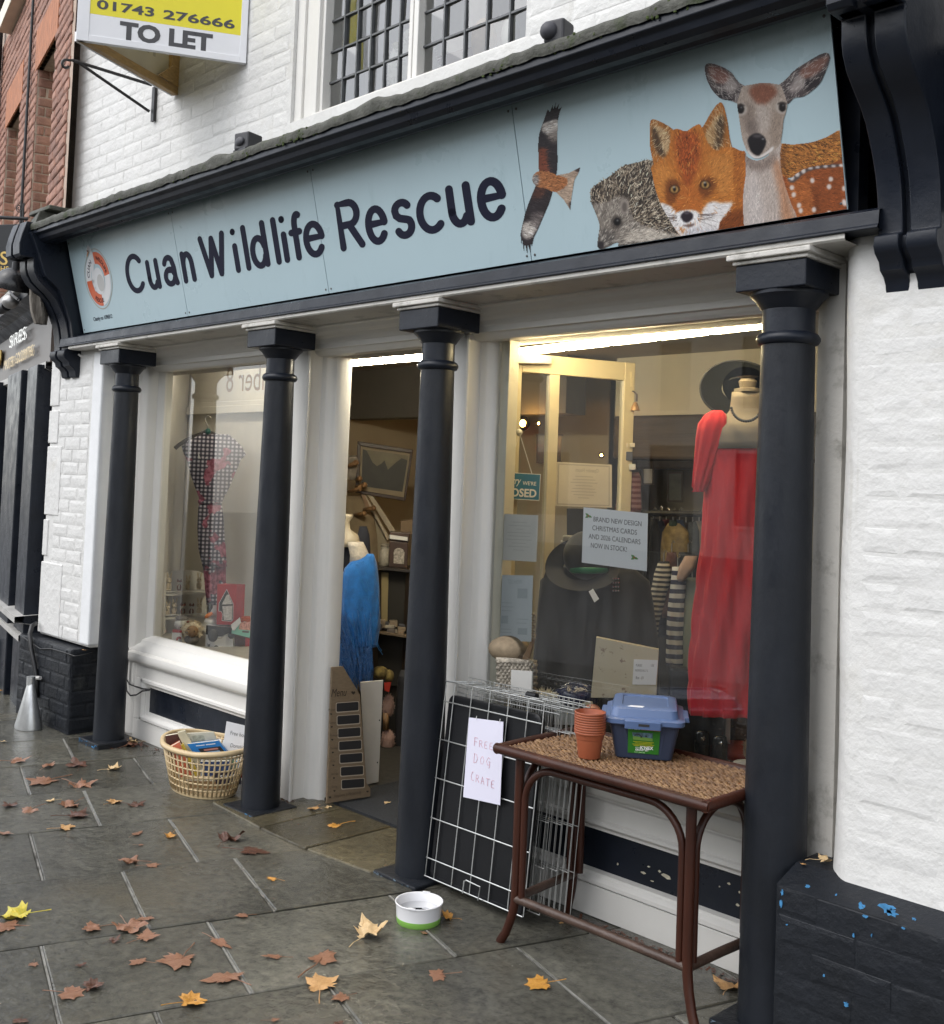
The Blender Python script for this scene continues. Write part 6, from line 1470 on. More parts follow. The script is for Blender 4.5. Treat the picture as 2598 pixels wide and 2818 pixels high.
s = MB(); s.ell(P6(910, 1330, -.05), .030, .016, .038, 16, 10, M6); s.build('pouch', mat('black_pouch', (.02, .02, .018), .5, bump=.2), mg, smooth=True)
s = MB(); s.tube([P6(985, 1380, -.05), P6(1060, 1375, -.05), P6(1120, 1330, -.05), P6(1200, 1300, -.04), P6(1250, 1320, -.03)], .003, 6); s.build('lead', mat('grey_cord', (.30, .29, .28), .6), mg, smooth=True)
s = MB(); s.ell(P6(1250, 1340, -.045), .020, .014, .016, 12, 8, M6); s.build('clip_case', BWC, mg, smooth=True)
gc = thing('card_pack', 'mint green and white card pack propped by the second column', 'card pack', P6(1420, 1300))
s = MB(); s.prism(quadp(P6, [(1345, 1130), (1600, 1075), (1585, 1370), (1250, 1290), (1255, 1235)], -.06), f6.n * .006); s.build('card', mat('mint_card', (.22, .52, .44), .5), gc)
s = MB(); s.face(quadp(P6, [(1415, 1085), (1600, 1078), (1592, 1235), (1380, 1215)], -.0605)); s.build('pink_print', mat('pink_pattern', (.55, .28, .24), .5, var=.5, scale=120), gc)
s = MB(); s.prism(quadp(P6, [(1240, 1130), (1405, 995), (1425, 1090), (1300, 1240), (1265, 1230)], -.07), f6.n * .002); s.build('white_label', WHC, gc)
s = MB(); s.face(quadp(P6, [(1450, 1240), (1570, 1245), (1568, 1285), (1445, 1272)], -.0606)); s.build('barcode_print', mat('grey_print', (.12, .12, .12), .6), gc)
rx = thing('stacked_red_box', 'dark red boxes stacked behind the mint card pack', 'gift box', P6(1450, 1700))
s = MB(); s.prism(quadp(P6, [(1430, 1000), (1600, 1000), (1600, 1090), (1425, 1060)], .0), f6.n * .08); s.build('carton', mat('orange_red_card', (.40, .07, .02), .5), rx)
s = MB(); s.prism(quadp(P6, [(1300, 1330), (1600, 1390), (1580, 1770), (1330, 1690)], -.01), f6.n * .10); s.build('carton', mat('dark_wine_card', (.07, .025, .02), .5, var=.3, scale=20), rx)
s = MB(); s.prism(quadp(P6, [(1505, 1375), (1600, 1390), (1590, 1770), (1500, 1740)], -.018), f6.n * .01); s.build('red_band', REDC, rx)
ln = thing('small_red_box', 'red and white striped box under the white faced plush animal', 'gift box', P6(250, 1440))
s = MB(); s.prism(quadp(P6, [(165, 1255), (330, 1265), (340, 1450), (150, 1410)], -.01), f6.n * .08); s.build('carton', WHC, ln)
s = MB(); s.prism(quadp(P6, [(165, 1240), (335, 1250), (332, 1280), (165, 1272)], -.012), f6.n * .084); s.build('lid', REDC, ln)
s = MB(); s.face([P6(285 + 55 * math.cos(a), 1420 + 75 * math.sin(a), -.0108) for a in [R_(180 + i * 12) for i in range(13)]] + [P6(285 + 22 * math.cos(a), 1420 + 34 * math.sin(a), -.0108) for a in [R_(324 - i * 12) for i in range(13)]]); s.build('arch_print', REDC, ln)
jb = thing('bauble_cluster', 'cluster of shiny silver baubles at the foot of the pet box', 'baubles', P6(1190, 1660))
rr = random.Random(2)
for k in range(8):
    s = MB(); s.ell(P6(1130 + k * 20 + rr.uniform(-8, 8), 1620 + rr.uniform(-20, 45), -.04), .008, .008, .009, 10, 7); s.build('bauble', mat('silver', (.8, .8, .8), .08, metal=1), jb, smooth=True)

# ------------------------------------------------------------------ doorway contents
c6z = lambda x, y: (850 + x * .39894, 850 + y * .39894)
fd = facing(1000, 1700, 4.05)
PD_ = lambda x, y, o=0: fd(*c6z(x, y), o)
Md = Matrix((fd.r, fd.n, Vector((0, 0, 1)))).transposed()
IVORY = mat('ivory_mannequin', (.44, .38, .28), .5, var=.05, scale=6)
SHAWL = mat('bright_blue_shawl', (.004, .12, .40), .8, var=.22, scale=22, bump=.6, bscale=70, sheen=.3)
bm_ = thing('dress_form', 'ivory dress form bust with dark top standing in the doorway behind the blue shawl', 'mannequin', PD_(280, 1900, .1))
s = MB(); rr_ = [(1415, 232, 300), (1440, 228, 302), (1470, 238, 282), (1520, 244, 286), (1560, 215, 340), (1600, 205, 352), (1640, 205, 356)]
garment(s, fd, interp([(c6z(0, y)[1], c6z(a, 0)[0], c6z(b, 0)[0]) for y, a, b in rr_]), .8, 1, 0, 28, off=.14); s.build('bust', IVORY, bm_, smooth=True)
s = MB(); garment(s, fd, interp([(c6z(0, y)[1], c6z(a, 0)[0], c6z(b, 0)[0]) for y, a, b in [(1500, 350, 400), (1560, 335, 418), (1640, 205, 424), (1900, 215, 430), (2400, 200, 440)]]), .4, 5, .04, off=.17); s.build('dark_top', mat('black_navy_cloth', (.008, .009, .016), .85, var=.2), bm_, smooth=True)
s = MB(); p_ = PD_(300, 1900, .15); s.tube([p_, Vector((p_.x, p_.y, .02))], .018, 10); s.build('stand', IVORY, bm_)
sh_ = thing('shawl_mannequin', 'lace necked mannequin wearing a bright blue fringed shawl in the doorway', 'mannequin', PD_(330, 2300))
s = MB(); garment(s, fd, interp([(c6z(0, y)[1], c6z(a, 0)[0], c6z(b, 0)[0]) for y, a, b in [(1608, 268, 375), (1640, 272, 392), (1700, 284, 418), (1760, 280, 430)]]), .8, 1, 0, 26, off=-.0); s.build('lace_neck', mat('cream_lace', (.50, .45, .38), .8, var=.2, scale=60, bump=.5), sh_, smooth=True)
s = MB(); rows = [(1690, 400, 448), (1715, 340, 456), (1745, 285, 466), (1790, 245, 474), (1850, 225, 480), (1950, 215, 486), (2080, 216, 492), (2180, 225, 492), (2260, 245, 480), (2330, 262, 470)]
garment(s, fd, interp([(c6z(0, y)[1], c6z(a, 0)[0], c6z(b, 0)[0]) for y, a, b in rows], 6), .55, 9, .05, 60, off=-.02); s.build('shawl', SHAWL, sh_, smooth=True)
s = MB(); rr = random.Random(11)
c8 = lambda x, y: (800 + x * .3788, 1700 + y * .3788)
for k in range(620):
    x0 = rr.uniform(330, 590); y0 = rr.uniform(-60, 330) if k % 3 else rr.uniform(200, 330)
    l = rr.uniform(110, 260); x1 = 400 + (x0 - 330) * .70 + rr.uniform(-25, 25); ye = min(y0 + l, 590 - abs(x1 - 520) * .6 + rr.uniform(-40, 20))
    if ye < y0 + 20: continue
    o = -.07 + rr.uniform(-.02, .06)
    s.tube([fd(*c8(x0, y0), o), fd(*c8((x0 * .5 + x1 * .5) + rr.uniform(-9, 9), (y0 + ye) / 2), o - .006), fd(*c8(x1, ye), o)], [.0021, .0018, .0008], 3, caps=False)
o = s.build('fringe', SHAWL, sh_, smooth=True); o['kind'] = 'stuff'
s = MB(); rr = random.Random(12)
for k in range(26):
    x0 = rr.uniform(250, 470); y0 = rr.uniform(1740, 2300); s.tube([PD_(x0 + i * rr.uniform(4, 12), y0 + i * 22, -.092 + .006 * math.sin(i + k)) for i in range(5)], .0012, 3, caps=False)
o = s.build('loose_thread', mat('light_blue_thread', (.02, .17, .42), .8), sh_); o['kind'] = 'stuff'
p_ = PD_(340, 2300, .03); s = MB(); s.tube([p_, Vector((p_.x, p_.y, .02))], .016, 10); s.build('stand', IVORY, sh_)
s = MB(); s.lathe([(.13, 0), (.13, .012), (.03, .03)], 20, (p_.x, p_.y, .008)); s.build('stand_base', IVORY, sh_)
# weekly menu board: leaning plywood with seven black slots
g0, g1 = G(902, 2210, .03), G(1018, 2191, .03)
MBD = thing('menu_board', 'tall plywood weekly menu board with seven black slots leaning inside the door jamb', 'menu board', (g0 + g1) / 2)
nm = (g1 - g0).cross(Vector((0, 0, 1))).normalized(); nm = nm if nm.dot(EYE - g0) > 0 else -nm
nm = (nm + Vector((0, 0, .10))).normalized(); cm_ = nm.dot(g0)
mp8 = lambda x, y, h=0: AP(*c8(x, y), nm, cm_ + h)
WOODP = mat('grey_plywood', (.17, .125, .08), .55, var=.14, scale=10, stretch=(4, 4, 14))
s = MB(); s.prism([mp8(262, 1350), mp8(580, 1298), mp8(580, 1240), mp8(552, 1205), mp8(505, 560), mp8(380, 352), mp8(300, 360)], -nm * .014); s.build('board', WOODP, MBD, bev=.002)
INKW = mat('burnt_lettering', (.018, .012, .008), .6)
CLR = mat('pale_routed_edge', (.40, .34, .27), .6)
for k in range(7):
    y0 = 612 + k * 93; x0 = 333 + k * 6.4; x1 = 493 + k * 6.8
    def rrq(a, b, c, d, r, sl):
        P = []
        for cx, cy, a0 in ((b - r, c + r, -90), (b - r, d - r, 0), (a + r, d - r, 90), (a + r, c + r, 180)):
            for i in range(4): an = R_(a0 + i * 30); P.append((cx + r * math.cos(an), cy + r * math.sin(an) - (cx - a) * sl))
        return P
    s = MB(); s.face([mp8(x, y, .0006) for x, y in rrq(x0 - 5, x1 + 5, y0 - 4 + 10, y0 + 72 + 8, 11, .075)]); s.build('slot_edge', CLR, MBD)
    s = MB(); s.face([mp8(x, y, .0012) for x, y in rrq(x0, x1, y0 + 10, y0 + 72, 9, .075)]); s.build('slot', BWC, MBD)
    def heart(cx, cy, r): return [(cx + r * .062 * 16 * math.sin(t) ** 3, cy - r * .062 * (13 * math.cos(t) - 5 * math.cos(2 * t) - 2 * math.cos(3 * t) - math.cos(4 * t))) for t in [i * PI / 9 for i in range(18)]]
    s = MB(); s.face([mp8(x, y, .0010) for x, y in heart(294 + k * 4, y0 + 88, 8)]); s.build('heart_print', INKW, MBD)
    if True:
        t = ['Monday', 'Tuesday', 'Wednesday', 'Thursday', 'Friday', 'Saturday', 'Sunday'][k]
        a_ = mp8(272 + k * 4, y0 + 66, .0010); ux = (mp8(372, y0 + 60, .001) - mp8(272, y0 + 66, .001)) / 100; uy = (mp8(300, y0 - 40, .001) - mp8(300, y0 + 60, .001)) / 100
        q = MB(); q.text(t, lambda x, y: a_ + ux * (x * 15) + uy * (y * 24), size=1, shear=.3); q.build('day_lettering', mat('scorched_lettering', (.07, .048, .03), .6), MBD)
a_ = mp8(290, 575, .001); ux = (mp8(390, 568, .001) - mp8(290, 575, .001)) / 100; uy = (mp8(300, 480, .001) - mp8(300, 580, .001)) / 100
q = MB(); q.text('Menu', lambda x, y: a_ + ux * (x * 50) + uy * (y * 82), size=1, shear=.35); q.build('menu_lettering', INKW, MBD)
s = MB(); s.face([mp8(x, y, .001) for x, y in heart(455, 545, 15)]); s.face([mp8(x, y, .001) for x, y in heart(285, 1305, 10)]); s.face([mp8(x, y, .001) for x, y in heart(558, 1262, 9)]); s.build('heart_print', INKW, MBD)
a_ = mp8(312, 1308, .001); ux = (mp8(412, 1292, .001) - mp8(312, 1308, .001)) / 100
q = MB(); q.text('Happiness is Homemade', lambda x, y: a_ + ux * (x * 20) + uy * (y * 34), size=1, shear=.3); q.build('lettering', MATS['scorched_lettering'], MBD)
# white board behind it
g2 = G(1048, 2152, .02)
wbp = facing(1020, 2100, 3.74); c_ = wbp.n.dot(g2)
wpx = lambda x, y, o=0: AP(*c8(x, y), wbp.n, c_ + o)
t = thing('leaning_whiteboard', 'plain white board with small round holes leaning behind the menu board', 'board', g2)
s = MB(); s.prism([wpx(545, 1215), wpx(638, 1195), wpx(672, 455), wpx(505, 470)], wbp.n * .02); s.build('panel', mat('matt_white_board', (.50, .47, .42), .6, var=.05), t, bev=.002)
s = MB()
for x, y in ((645, 745), (630, 1052)): s.face([wpx(x + 5 * math.cos(i), y + 7 * math.sin(i), -.001) for i in range(6)])
s.build('hole', BWC, t)
# picture, stair rail, pegs, shelf with lantern
fb = facing(1055, 1300, 5.0)
PB = lambda x, y, o=0: fb(*c6z(x, y), o)
pc = thing('framed_picture', 'dark framed mountain landscape hanging askew on the cream wall inside the door', 'picture', PB(540, 1330))
WALN = mat('dark_walnut_frame', (.035, .018, .012), .4, var=.2, scale=14)
out_ = [(335, 912), (720, 972), (668, 1328), (320, 1268)]; inn_ = [(358, 945), (700, 996), (655, 1300), (345, 1250)]
s = MB()
for i in range(4): a, b, c, d = out_[i], out_[(i + 1) % 4], inn_[(i + 1) % 4], inn_[i]; s.prism([PB(*a, -.02), PB(*b, -.02), PB(*c, -.02), PB(*d, -.02)], fb.n * .03)
s.build('frame', WALN, pc, bev=.004)
s = MB(); s.face([PB(*p, -.004) for p in inn_]); s.build('mount', mat('cream_mount', (.24, .20, .13), .6), pc)
in2 = [(372, 968), (686, 1012), (645, 1262), (362, 1222)]
s = MB(); s.face([PB(*p, -.006) for p in in2]); s.build('sky_print', mat('dusk_sky_print', (.13, .115, .065), .5, var=.2, scale=8), pc)
s = MB(); s.face([PB(*p, -.0075) for p in [(372, 968), (400, 980), (440, 1060), (470, 1085), (500, 1068), (522, 1045), (545, 1110), (600, 1060), (640, 1030), (680, 1045), (645, 1262), (362, 1222)]]); s.build('mountain_print', mat('mountain_print', (.010, .011, .007), .5, var=.5, scale=14), pc)
st_ = thing('stair_rail', 'white painted sloping stair rail running down behind the dress form', 'stair rail', PB(470, 1500))
RAILW = mat('cream_rail_paint', (.42, .37, .28), .5, var=.06)
s = MB(); s.prism([PB(355, 1205), PB(385, 1200), PB(600, 1530), PB(570, 1560)], fb.n * .06); s.prism([PB(355, 1245, .0), PB(370, 1240, .0), PB(560, 1580, .0), PB(540, 1600, .0)], fb.n * .03); s.build('handrail', RAILW, st_, bev=.006)
s = MB(); s.prism([PB(355, 1250, .05), PB(560, 1600, .05), PB(560, 2000, .05), PB(355, 2000, .05)], fb.n * .03); s.build('stair_side', mat('cream_stair_panel', (.34, .29, .20), .6, var=.08), st_)
pg = thing('wooden_peg_rack', 'turned wooden pegs on a rack on the stair side inside the doorway', 'peg rack', PB(330, 1250))
PEGW = mat('honey_turned_wood', (.26, .15, .07), .45, var=.2, scale=14)
for a, b in (((240, 1098), (325, 1060)), ((325, 1228), (385, 1215)), ((275, 1262), (350, 1240)), ((380, 1385), (445, 1375)), ((320, 1420), (380, 1412)), ((330, 1180), (350, 1170))):
    s = MB(); s.tube([PB(*a, -.03), PB(*b, -.10)], [.012, .016], 8); s.ell(PB(*b, -.10), .02, .02, .02, 8, 6); s.build('peg', PEGW, pg, smooth=True)
s = MB(); s.prism([PB(285, 1030, -.0), PB(300, 1020, 0), PB(420, 1370, 0), PB(395, 1385, 0)], fb.n * .02); s.build('rack_bar', PEGW, pg)
cl = thing('hanging_cloths', 'pale cloths and bags heaped on the pegs inside the doorway', 'cloth bags', PB(290, 1400))
s = MB(); garment(s, fb, interp([(c6z(0, y)[1], c6z(a, 0)[0], c6z(b, 0)[0]) for y, a, b in [(1010, 290, 345), (1040, 240, 355), (1100, 235, 350), (1180, 238, 330)]]), .5, 5, .08, off=.0); s.build('bundle', mat('grey_cream_cloth', (.27, .25, .22), .9, var=.25, scale=12), cl, smooth=True)
s = MB(); garment(s, fb, interp([(c6z(0, y)[1], c6z(a, 0)[0], c6z(b, 0)[0]) for y, a, b in [(1290, 250, 360), (1350, 240, 400), (1440, 240, 450), (1600, 250, 470), (1850, 250, 470)]]), .3, 7, .08, off=.02); s.build('canvas_bag', mat('canvas_cloth', (.25, .20, .13), .9, var=.15, scale=10), cl, smooth=True)
ft = facing(1090, 1550, 4.45)
PT = lambda x, y, o=0: ft(*c6z(x, y), o)
tb = thing('dark_side_table', 'dark side table inside the door carrying a lantern and a jar', 'table', PT(590, 2000))
s = MB(); s.prism([PT(460, 1775, -.05), PT(760, 1805, -.05), PT(760, 1825, -.05), PT(460, 1795, -.05)], ft.n * .35); s.build('tabletop', mat('dark_table_wood', (.03, .022, .016), .4, var=.2), tb)
s = MB()
for x in (470, 700): s1 = MB(); p_ = PT(x, 1800); s1.box((p_.x - .02, p_.y - .02, .006), (p_.x + .02, p_.y + .02, p_.z)); s1.build('leg', MATS['dark_table_wood'], tb)
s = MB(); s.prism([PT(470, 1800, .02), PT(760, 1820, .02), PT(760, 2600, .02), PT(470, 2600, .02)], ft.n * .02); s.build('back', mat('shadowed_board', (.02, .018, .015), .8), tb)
s = MB(); s.prism([PT(500, 1815, -.0), PT(550, 1820, 0), PT(540, 2250, 0), PT(500, 2250, 0)], ft.n * .012); s.build('pale_upright', mat('straw_board', (.25, .20, .10), .7), tb)
ln_ = thing('picture_lantern', 'dark wooden lantern shaped box with arched printed window and white tag on the side table', 'lantern', PT(620, 1780))
s = MB(); s.prism([PT(555, 1600), PT(685, 1615), PT(680, 1790), PT(552, 1780)], ft.n * .14); s.prism([PT(560, 1540), PT(700, 1545), PT(690, 1612), PT(555, 1598)], ft.n * .12); s.build('case', mat('dark_brown_case', (.04, .02, .013), .45, var=.2), ln_, bev=.004)
s = MB(); s.face([PT(x, y, -.002) for x, y in [(585, 1755), (585, 1680), (592, 1660), (610, 1650), (630, 1650), (650, 1660), (660, 1680), (655, 1760)]]); s.build('arched_print', mat('sepia_print', (.30, .27, .23), .6, var=.5, scale=70), ln_)
s = MB(); s.prism([PT(556, 1558, -.01), PT(682, 1575, -.01), PT(680, 1600, -.01), PT(558, 1585, -.01)], ft.n * .05); s.build('white_tag', PAPER4, ln_)
jr = thing('storage_jar', 'pale glass storage jar with label on the side table', 'jar', PT(520, 1770))
s = MB(); b_ = PT(522, 1770, .05); s.lathe([(.03, 0), (.034, .01), (.034, .085), (.028, .095), (.028, .115)], 18, b_); s.build('jar', mat('milky_jar', (.26, .24, .20), .3, var=.2, scale=40), jr, auto=True)
s = MB(); s.lathe([(.03, .116), (.03, .13), (.02, .138)], 18, b_); s.build('lid', mat('dull_lid', (.16, .14, .11), .4), jr, auto=True)
bx2 = thing('wooden_boxes', 'brown cartons stacked on the stair behind the lantern', 'boxes', PT(660, 1500))
s = MB(); s.prism([PT(635, 1465, .2), PT(760, 1450, .2), PT(760, 1560, .2), PT(632, 1545, .2)], ft.n * .2); s.build('carton', mat('brown_carton', (.13, .085, .045), .7), bx2)
# dark stock low in the doorway, basket goods, pink slippers, toy
ds_ = thing('stock_shelf', 'low shelf crowded with dark stock in the shadow of the doorway', 'shelf', fd(1090, 1900))
F8 = lambda x, y, o=0: fd(*c8(x, y), o)
s = MB(); s.prism([F8(620, 95, .3), F8(900, 140, .3), F8(900, 155, .3), F8(620, 112, .3)], fd.n * .3); s.build('board', mat('worn_shelf_wood', (.15, .11, .07), .6), ds_)
rr = random.Random(9)
for k in range(16):
    x = 630 + rr.uniform(0, 190); y = rr.uniform(20, 95) + (x - 630) * .16; c_ = [(.30, .27, .22), (.12, .10, .09), (.05, .05, .06), (.22, .17, .12)][k % 4]
    s = MB(); s.obox(F8(x, y, .35 + rr.uniform(0, .1)), fd.r * rr.uniform(.015, .03), fd.n * .03, (0, 0, rr.uniform(.01, .025))); s.build('stock_item', mat('stock_%d' % (k % 4), c_, .6, var=.3, scale=30), ds_, bev=.004)
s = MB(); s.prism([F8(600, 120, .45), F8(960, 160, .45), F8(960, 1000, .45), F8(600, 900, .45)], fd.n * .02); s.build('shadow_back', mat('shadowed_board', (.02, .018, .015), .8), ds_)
pk = thing('pink_slippers', 'pair of fluffy pale pink slippers hanging in the doorway', 'slippers', F8(710, 900, .1))
for (x, y, rx, rz) in ((710, 635, .034, .066), (705, 900, .040, .075)):
    s = MB(); c0 = F8(x, y, .12); s.ell(c0, rx, .04, rz, 14, 10, Md); fuzz(s, c0, rx, .04, rz, 260, .010, Md, int(x)); s.build('slipper', PKP, pk)
s = MB(); s.tube([F8(690, 690, .10), F8(695, 810, .10)], .018, 8); s.build('wooden_link', PEGW, pk, smooth=True)
yt = thing('yellow_knit_toy', 'yellow and black patched soft toy by the white board in the doorway', 'soft toy', F8(670, 440))
s = MB(); c0 = F8(650, 400, .08); s.ell(c0, .05, .04, .04, 12, 8, Md); s.ell(F8(715, 425, .08), .03, .03, .04, 10, 7, Md); s.build('body', mat('mustard_knit', (.32, .24, .07), .9, col2=(.03, .025, .02), scale=22), yt, smooth=True)
s = MB(); s.prism([F8(680, 475, .05), F8(730, 470, .05), F8(715, 540, .05), F8(682, 530, .05)], fd.n * .02); s.build('red_tail', mat('red_felt', (.42, .03, .015), .8), yt)
gt = thing('guitar_case', 'tall black padded case leaning in the shadow at the column side of the doorway', 'case', F8(790, 900, .1))
s = MB(); garment(s, fd, interp([(c8(0, y)[1], c8(a, 0)[0], c8(b, 0)[0]) for y, a, b in [(380, 800, 860), (450, 775, 900), (700, 760, 900), (950, 755, 900), (1010, 770, 900)]]), .4, 1, 0, 24, off=.14); s.build('case', mat('black_canvas', (.015, .015, .018), .7, bump=.3), gt, smooth=True)

# ------------------------------------------------------------------ big window contents
fr_ = facing(2010, 1500, 3.62)
FR = lambda x, y, o=0: fr_(x, y, o)
REDS = mat('red_crepe_dress', (.56, .012, .022), .8, var=.10, scale=5, sheen=.15, bump=.5, bscale=26, stretch=(1, 1, .25))
rd = thing('red_dress_mannequin', 'headless ivory mannequin in a long red puff sleeved dress with dark bead necklace', 'mannequin', FR(2010, 2100))
s = MB(); garment(s, fr_, interp([(1180, 1985, 2140), (1215, 1935, 2180), (1300, 1940, 2175), (1420, 1938, 2170), (1500, 1932, 2172), (1640, 1915, 2185), (1800, 1905, 2195), (1900, 1900, 2200), (1965, 1905, 2200)]), .42, 13, .12, 110); s.build('dress', REDS, rd, smooth=True)
s = MB(); garment(s, fr_, interp([(1130, 1958, 1988), (1140, 1940, 1998), (1165, 1921, 2004), (1205, 1914, 1992), (1265, 1911, 1972), (1318, 1906, 1953), (1338, 1904, 1946), (1346, 1910, 1940), (1354, 1905, 1944)]), .7, 9, .14, 54, off=-.035); s.build('sleeve', REDS, rd, smooth=True)
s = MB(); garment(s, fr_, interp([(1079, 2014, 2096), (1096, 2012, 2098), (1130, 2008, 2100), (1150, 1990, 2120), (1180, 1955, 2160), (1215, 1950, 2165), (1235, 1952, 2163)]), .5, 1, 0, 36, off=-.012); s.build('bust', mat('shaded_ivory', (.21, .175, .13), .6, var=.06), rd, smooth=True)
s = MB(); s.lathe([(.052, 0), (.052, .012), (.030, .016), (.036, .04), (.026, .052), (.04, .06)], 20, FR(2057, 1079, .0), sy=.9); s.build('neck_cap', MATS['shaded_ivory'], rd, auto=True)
for k in range(19):
    a = R_(180 + 10 + k * 160 / 18); s = MB(); s.ell(FR(2054 + 42 * math.cos(a), 1115 - 44 * math.sin(a), -.075 - .03 * math.sin(-a)), .006, .006, .006, 8, 6); s.build('bead', mat('dark_bead', (.03, .035, .05), .25), rd, smooth=True)
ht = thing('wide_hat', 'wide sheer dark hat tilted on the red dressed mannequin', 'hat', FR(2050, 1060))
s = MB()
for k in range(1):
    cx, cy = 2035, 1065; rings = []
    for q in (0.42, .6, .8, .97, 1.0):
        rings.append([FR(cx + (108 * q + 6 * (1 - q)) * math.cos(a), cy + 4 + 76 * q * math.sin(a) - 6 * q * math.cos(a) * math.sin(a), .10 - .02 * q) for a in [2 * PI * j / 40 for j in range(40)]])
    s.loft(rings, cap=False)
HAT = glass_mat('sheer_black_straw', (.10, .115, .125), .5)
s.build('brim', HAT, ht, smooth=True)
s = MB(); s.tube([FR(2035 + 108 * math.cos(a), 1069 + 76 * math.sin(a) - 6 * math.cos(a) * math.sin(a), .08) for a in [2 * PI * j / 48 for j in range(48)]], .004, 6, closed=True); s.build('brim_edge', mat('black_straw', (.014, .016, .02), .6), ht, smooth=True)
s = MB(); s.ell(FR(2050, 1062, .08), .085, .07, .075, 24, 12, Matrix((fr_.r, fr_.n, Vector((0, 0, 1)))).transposed()); s.build('crown', glass_mat('sheer_crown', (.16, .18, .2), .05), ht, smooth=True)
# dark mannequin with black hat
fk = facing(1600, 1600, 3.62)
FK = lambda x, y, o=0: fk(x, y, o)
Mk = Matrix((fk.r, fk.n, Vector((0, 0, 1)))).transposed()
BLKD = mat('charcoal_crepe', (.007, .007, .008), .8, var=.2, scale=6, sheen=.15)
bk = thing('black_dress_mannequin', 'mannequin in a loose charcoal dress under a black wide brimmed hat', 'mannequin', FK(1600, 2000))
s = MB(); garment(s, fk, interp([(1560, 1500, 1740), (1600, 1486, 1788), (1680, 1478, 1800), (1780, 1472, 1812), (1900, 1465, 1818), (2050, 1460, 1825)]), .35, 9, .04, 60, off=.08); s.build('dress', BLKD, bk, smooth=True)
bh_ = thing('black_felt_hat', 'black wide brimmed felt hat with emerald green band and a price tag', 'hat', FK(1600, 1600))
BFH = mat('black_felt', (.006, .007, .010), .7, var=.15, scale=10, sheen=.3)
s = MB(); rings = []
for q in (.50, .65, .85, 1.0):
    rings.append([FK(1600 + (100 if math.cos(a) < 0 else 106) * q * math.cos(a) + 0, 1568 - 10 * q + (72 if math.sin(a) > 0 else 74) * q * math.sin(a) + 4 * math.cos(2 * a) * q, -.03 - .06 * q * max(0, math.sin(a))) for a in [2 * PI * j / 48 for j in range(48)]])
s.loft(rings, cap=False); s.build('brim', BFH, bh_, smooth=True)
s = MB(); s.ell(FK(1618, 1528, -.015), .108, .085, .105, 28, 14, Mk); s.build('crown', BFH, bh_, smooth=True)
s = MB(); garment(s, fk, [(1556, 1565, 1672), (1562, 1562, 1676), (1572, 1566, 1676), (1576, 1572, 1672)], .85, 1, 0, 40, off=-.02); s.build('band', mat('emerald_ribbon', (.01, .16, .06), .4), bh_, smooth=True)
s = MB(); s.prism([FK(1620, 1628, -.10), FK(1632, 1620, -.10), FK(1649, 1648, -.10), FK(1636, 1658, -.10)], fk.n * .001); s.build('price_tag', PAPER, bh_, bev=0)
for k in range(12):
    s = MB() if k == 0 else s
    s.ell(FK(1688 + (k % 3) * 7, 1592 + (k // 3) * 11, -.06), .005, .004, .005, 7, 5)
o = s.build('bead_trim', mat('silver', (.8, .8, .8), .08, metal=1), bh_); o['kind'] = 'stuff'
fw = thing('folded_linen', 'folded cream linens piled beside the black hat', 'linen', FK(1550, 1520))
for k, (y, x0, x1) in enumerate(((1508, 1540, 1590), (1496, 1545, 1600), (1482, 1556, 1600))):
    s = MB(); s.obox(FK((x0 + x1) / 2, y, .25), fk.r * .05, fk.n * .06, (0, 0, .012)); s.build('fold', mat('cream_linen', (.55, .50, .40), .9, var=.08), fw, bev=.008)
# clothes rail
fc = facing(1850, 1480, 4.25)
FC = lambda x, y, o=0: fc(x, y, o)
rl = thing('clothes_rail', 'black clothes rail at the back of the big window', 'clothes rail', FC(1850, 1900))
s = MB(); s.tube([FC(1770, 1412), FC(1990, 1416)], .014, 8); s.build('bar', MATS['black_iron'], rl)
for x in (1782, 1975): s = MB(); p_ = FC(x, 1414); s.tube([p_, Vector((p_.x, p_.y, .02))], .014, 8); s.build('upright', MATS['black_iron'], rl)
def striped(name, c1, c2, k):
    m = bpy.data.materials.new(name); m.use_nodes = True; t = m.node_tree; N = t.nodes; L = t.links
    g = N.new('ShaderNodeNewGeometry'); w = N.new('ShaderNodeTexWave'); w.bands_direction = 'Z'; w.inputs['Scale'].default_value = k; w.inputs['Distortion'].default_value = .8; w.inputs['Detail Scale'].default_value = 1
    L.new(g.outputs['Position'], w.inputs['Vector']); r = N.new('ShaderNodeValToRGB'); r.color_ramp.interpolation = 'CONSTANT'; e = r.color_ramp.elements; e[0].color = (*c1, 1); e[1].position = .5; e[1].color = (*c2, 1)
    L.new(w.outputs['Fac'], r.inputs[0]); L.new(r.outputs[0], N['Principled BSDF'].inputs['Base Color']); N['Principled BSDF'].inputs['Roughness'].default_value = .9; return m
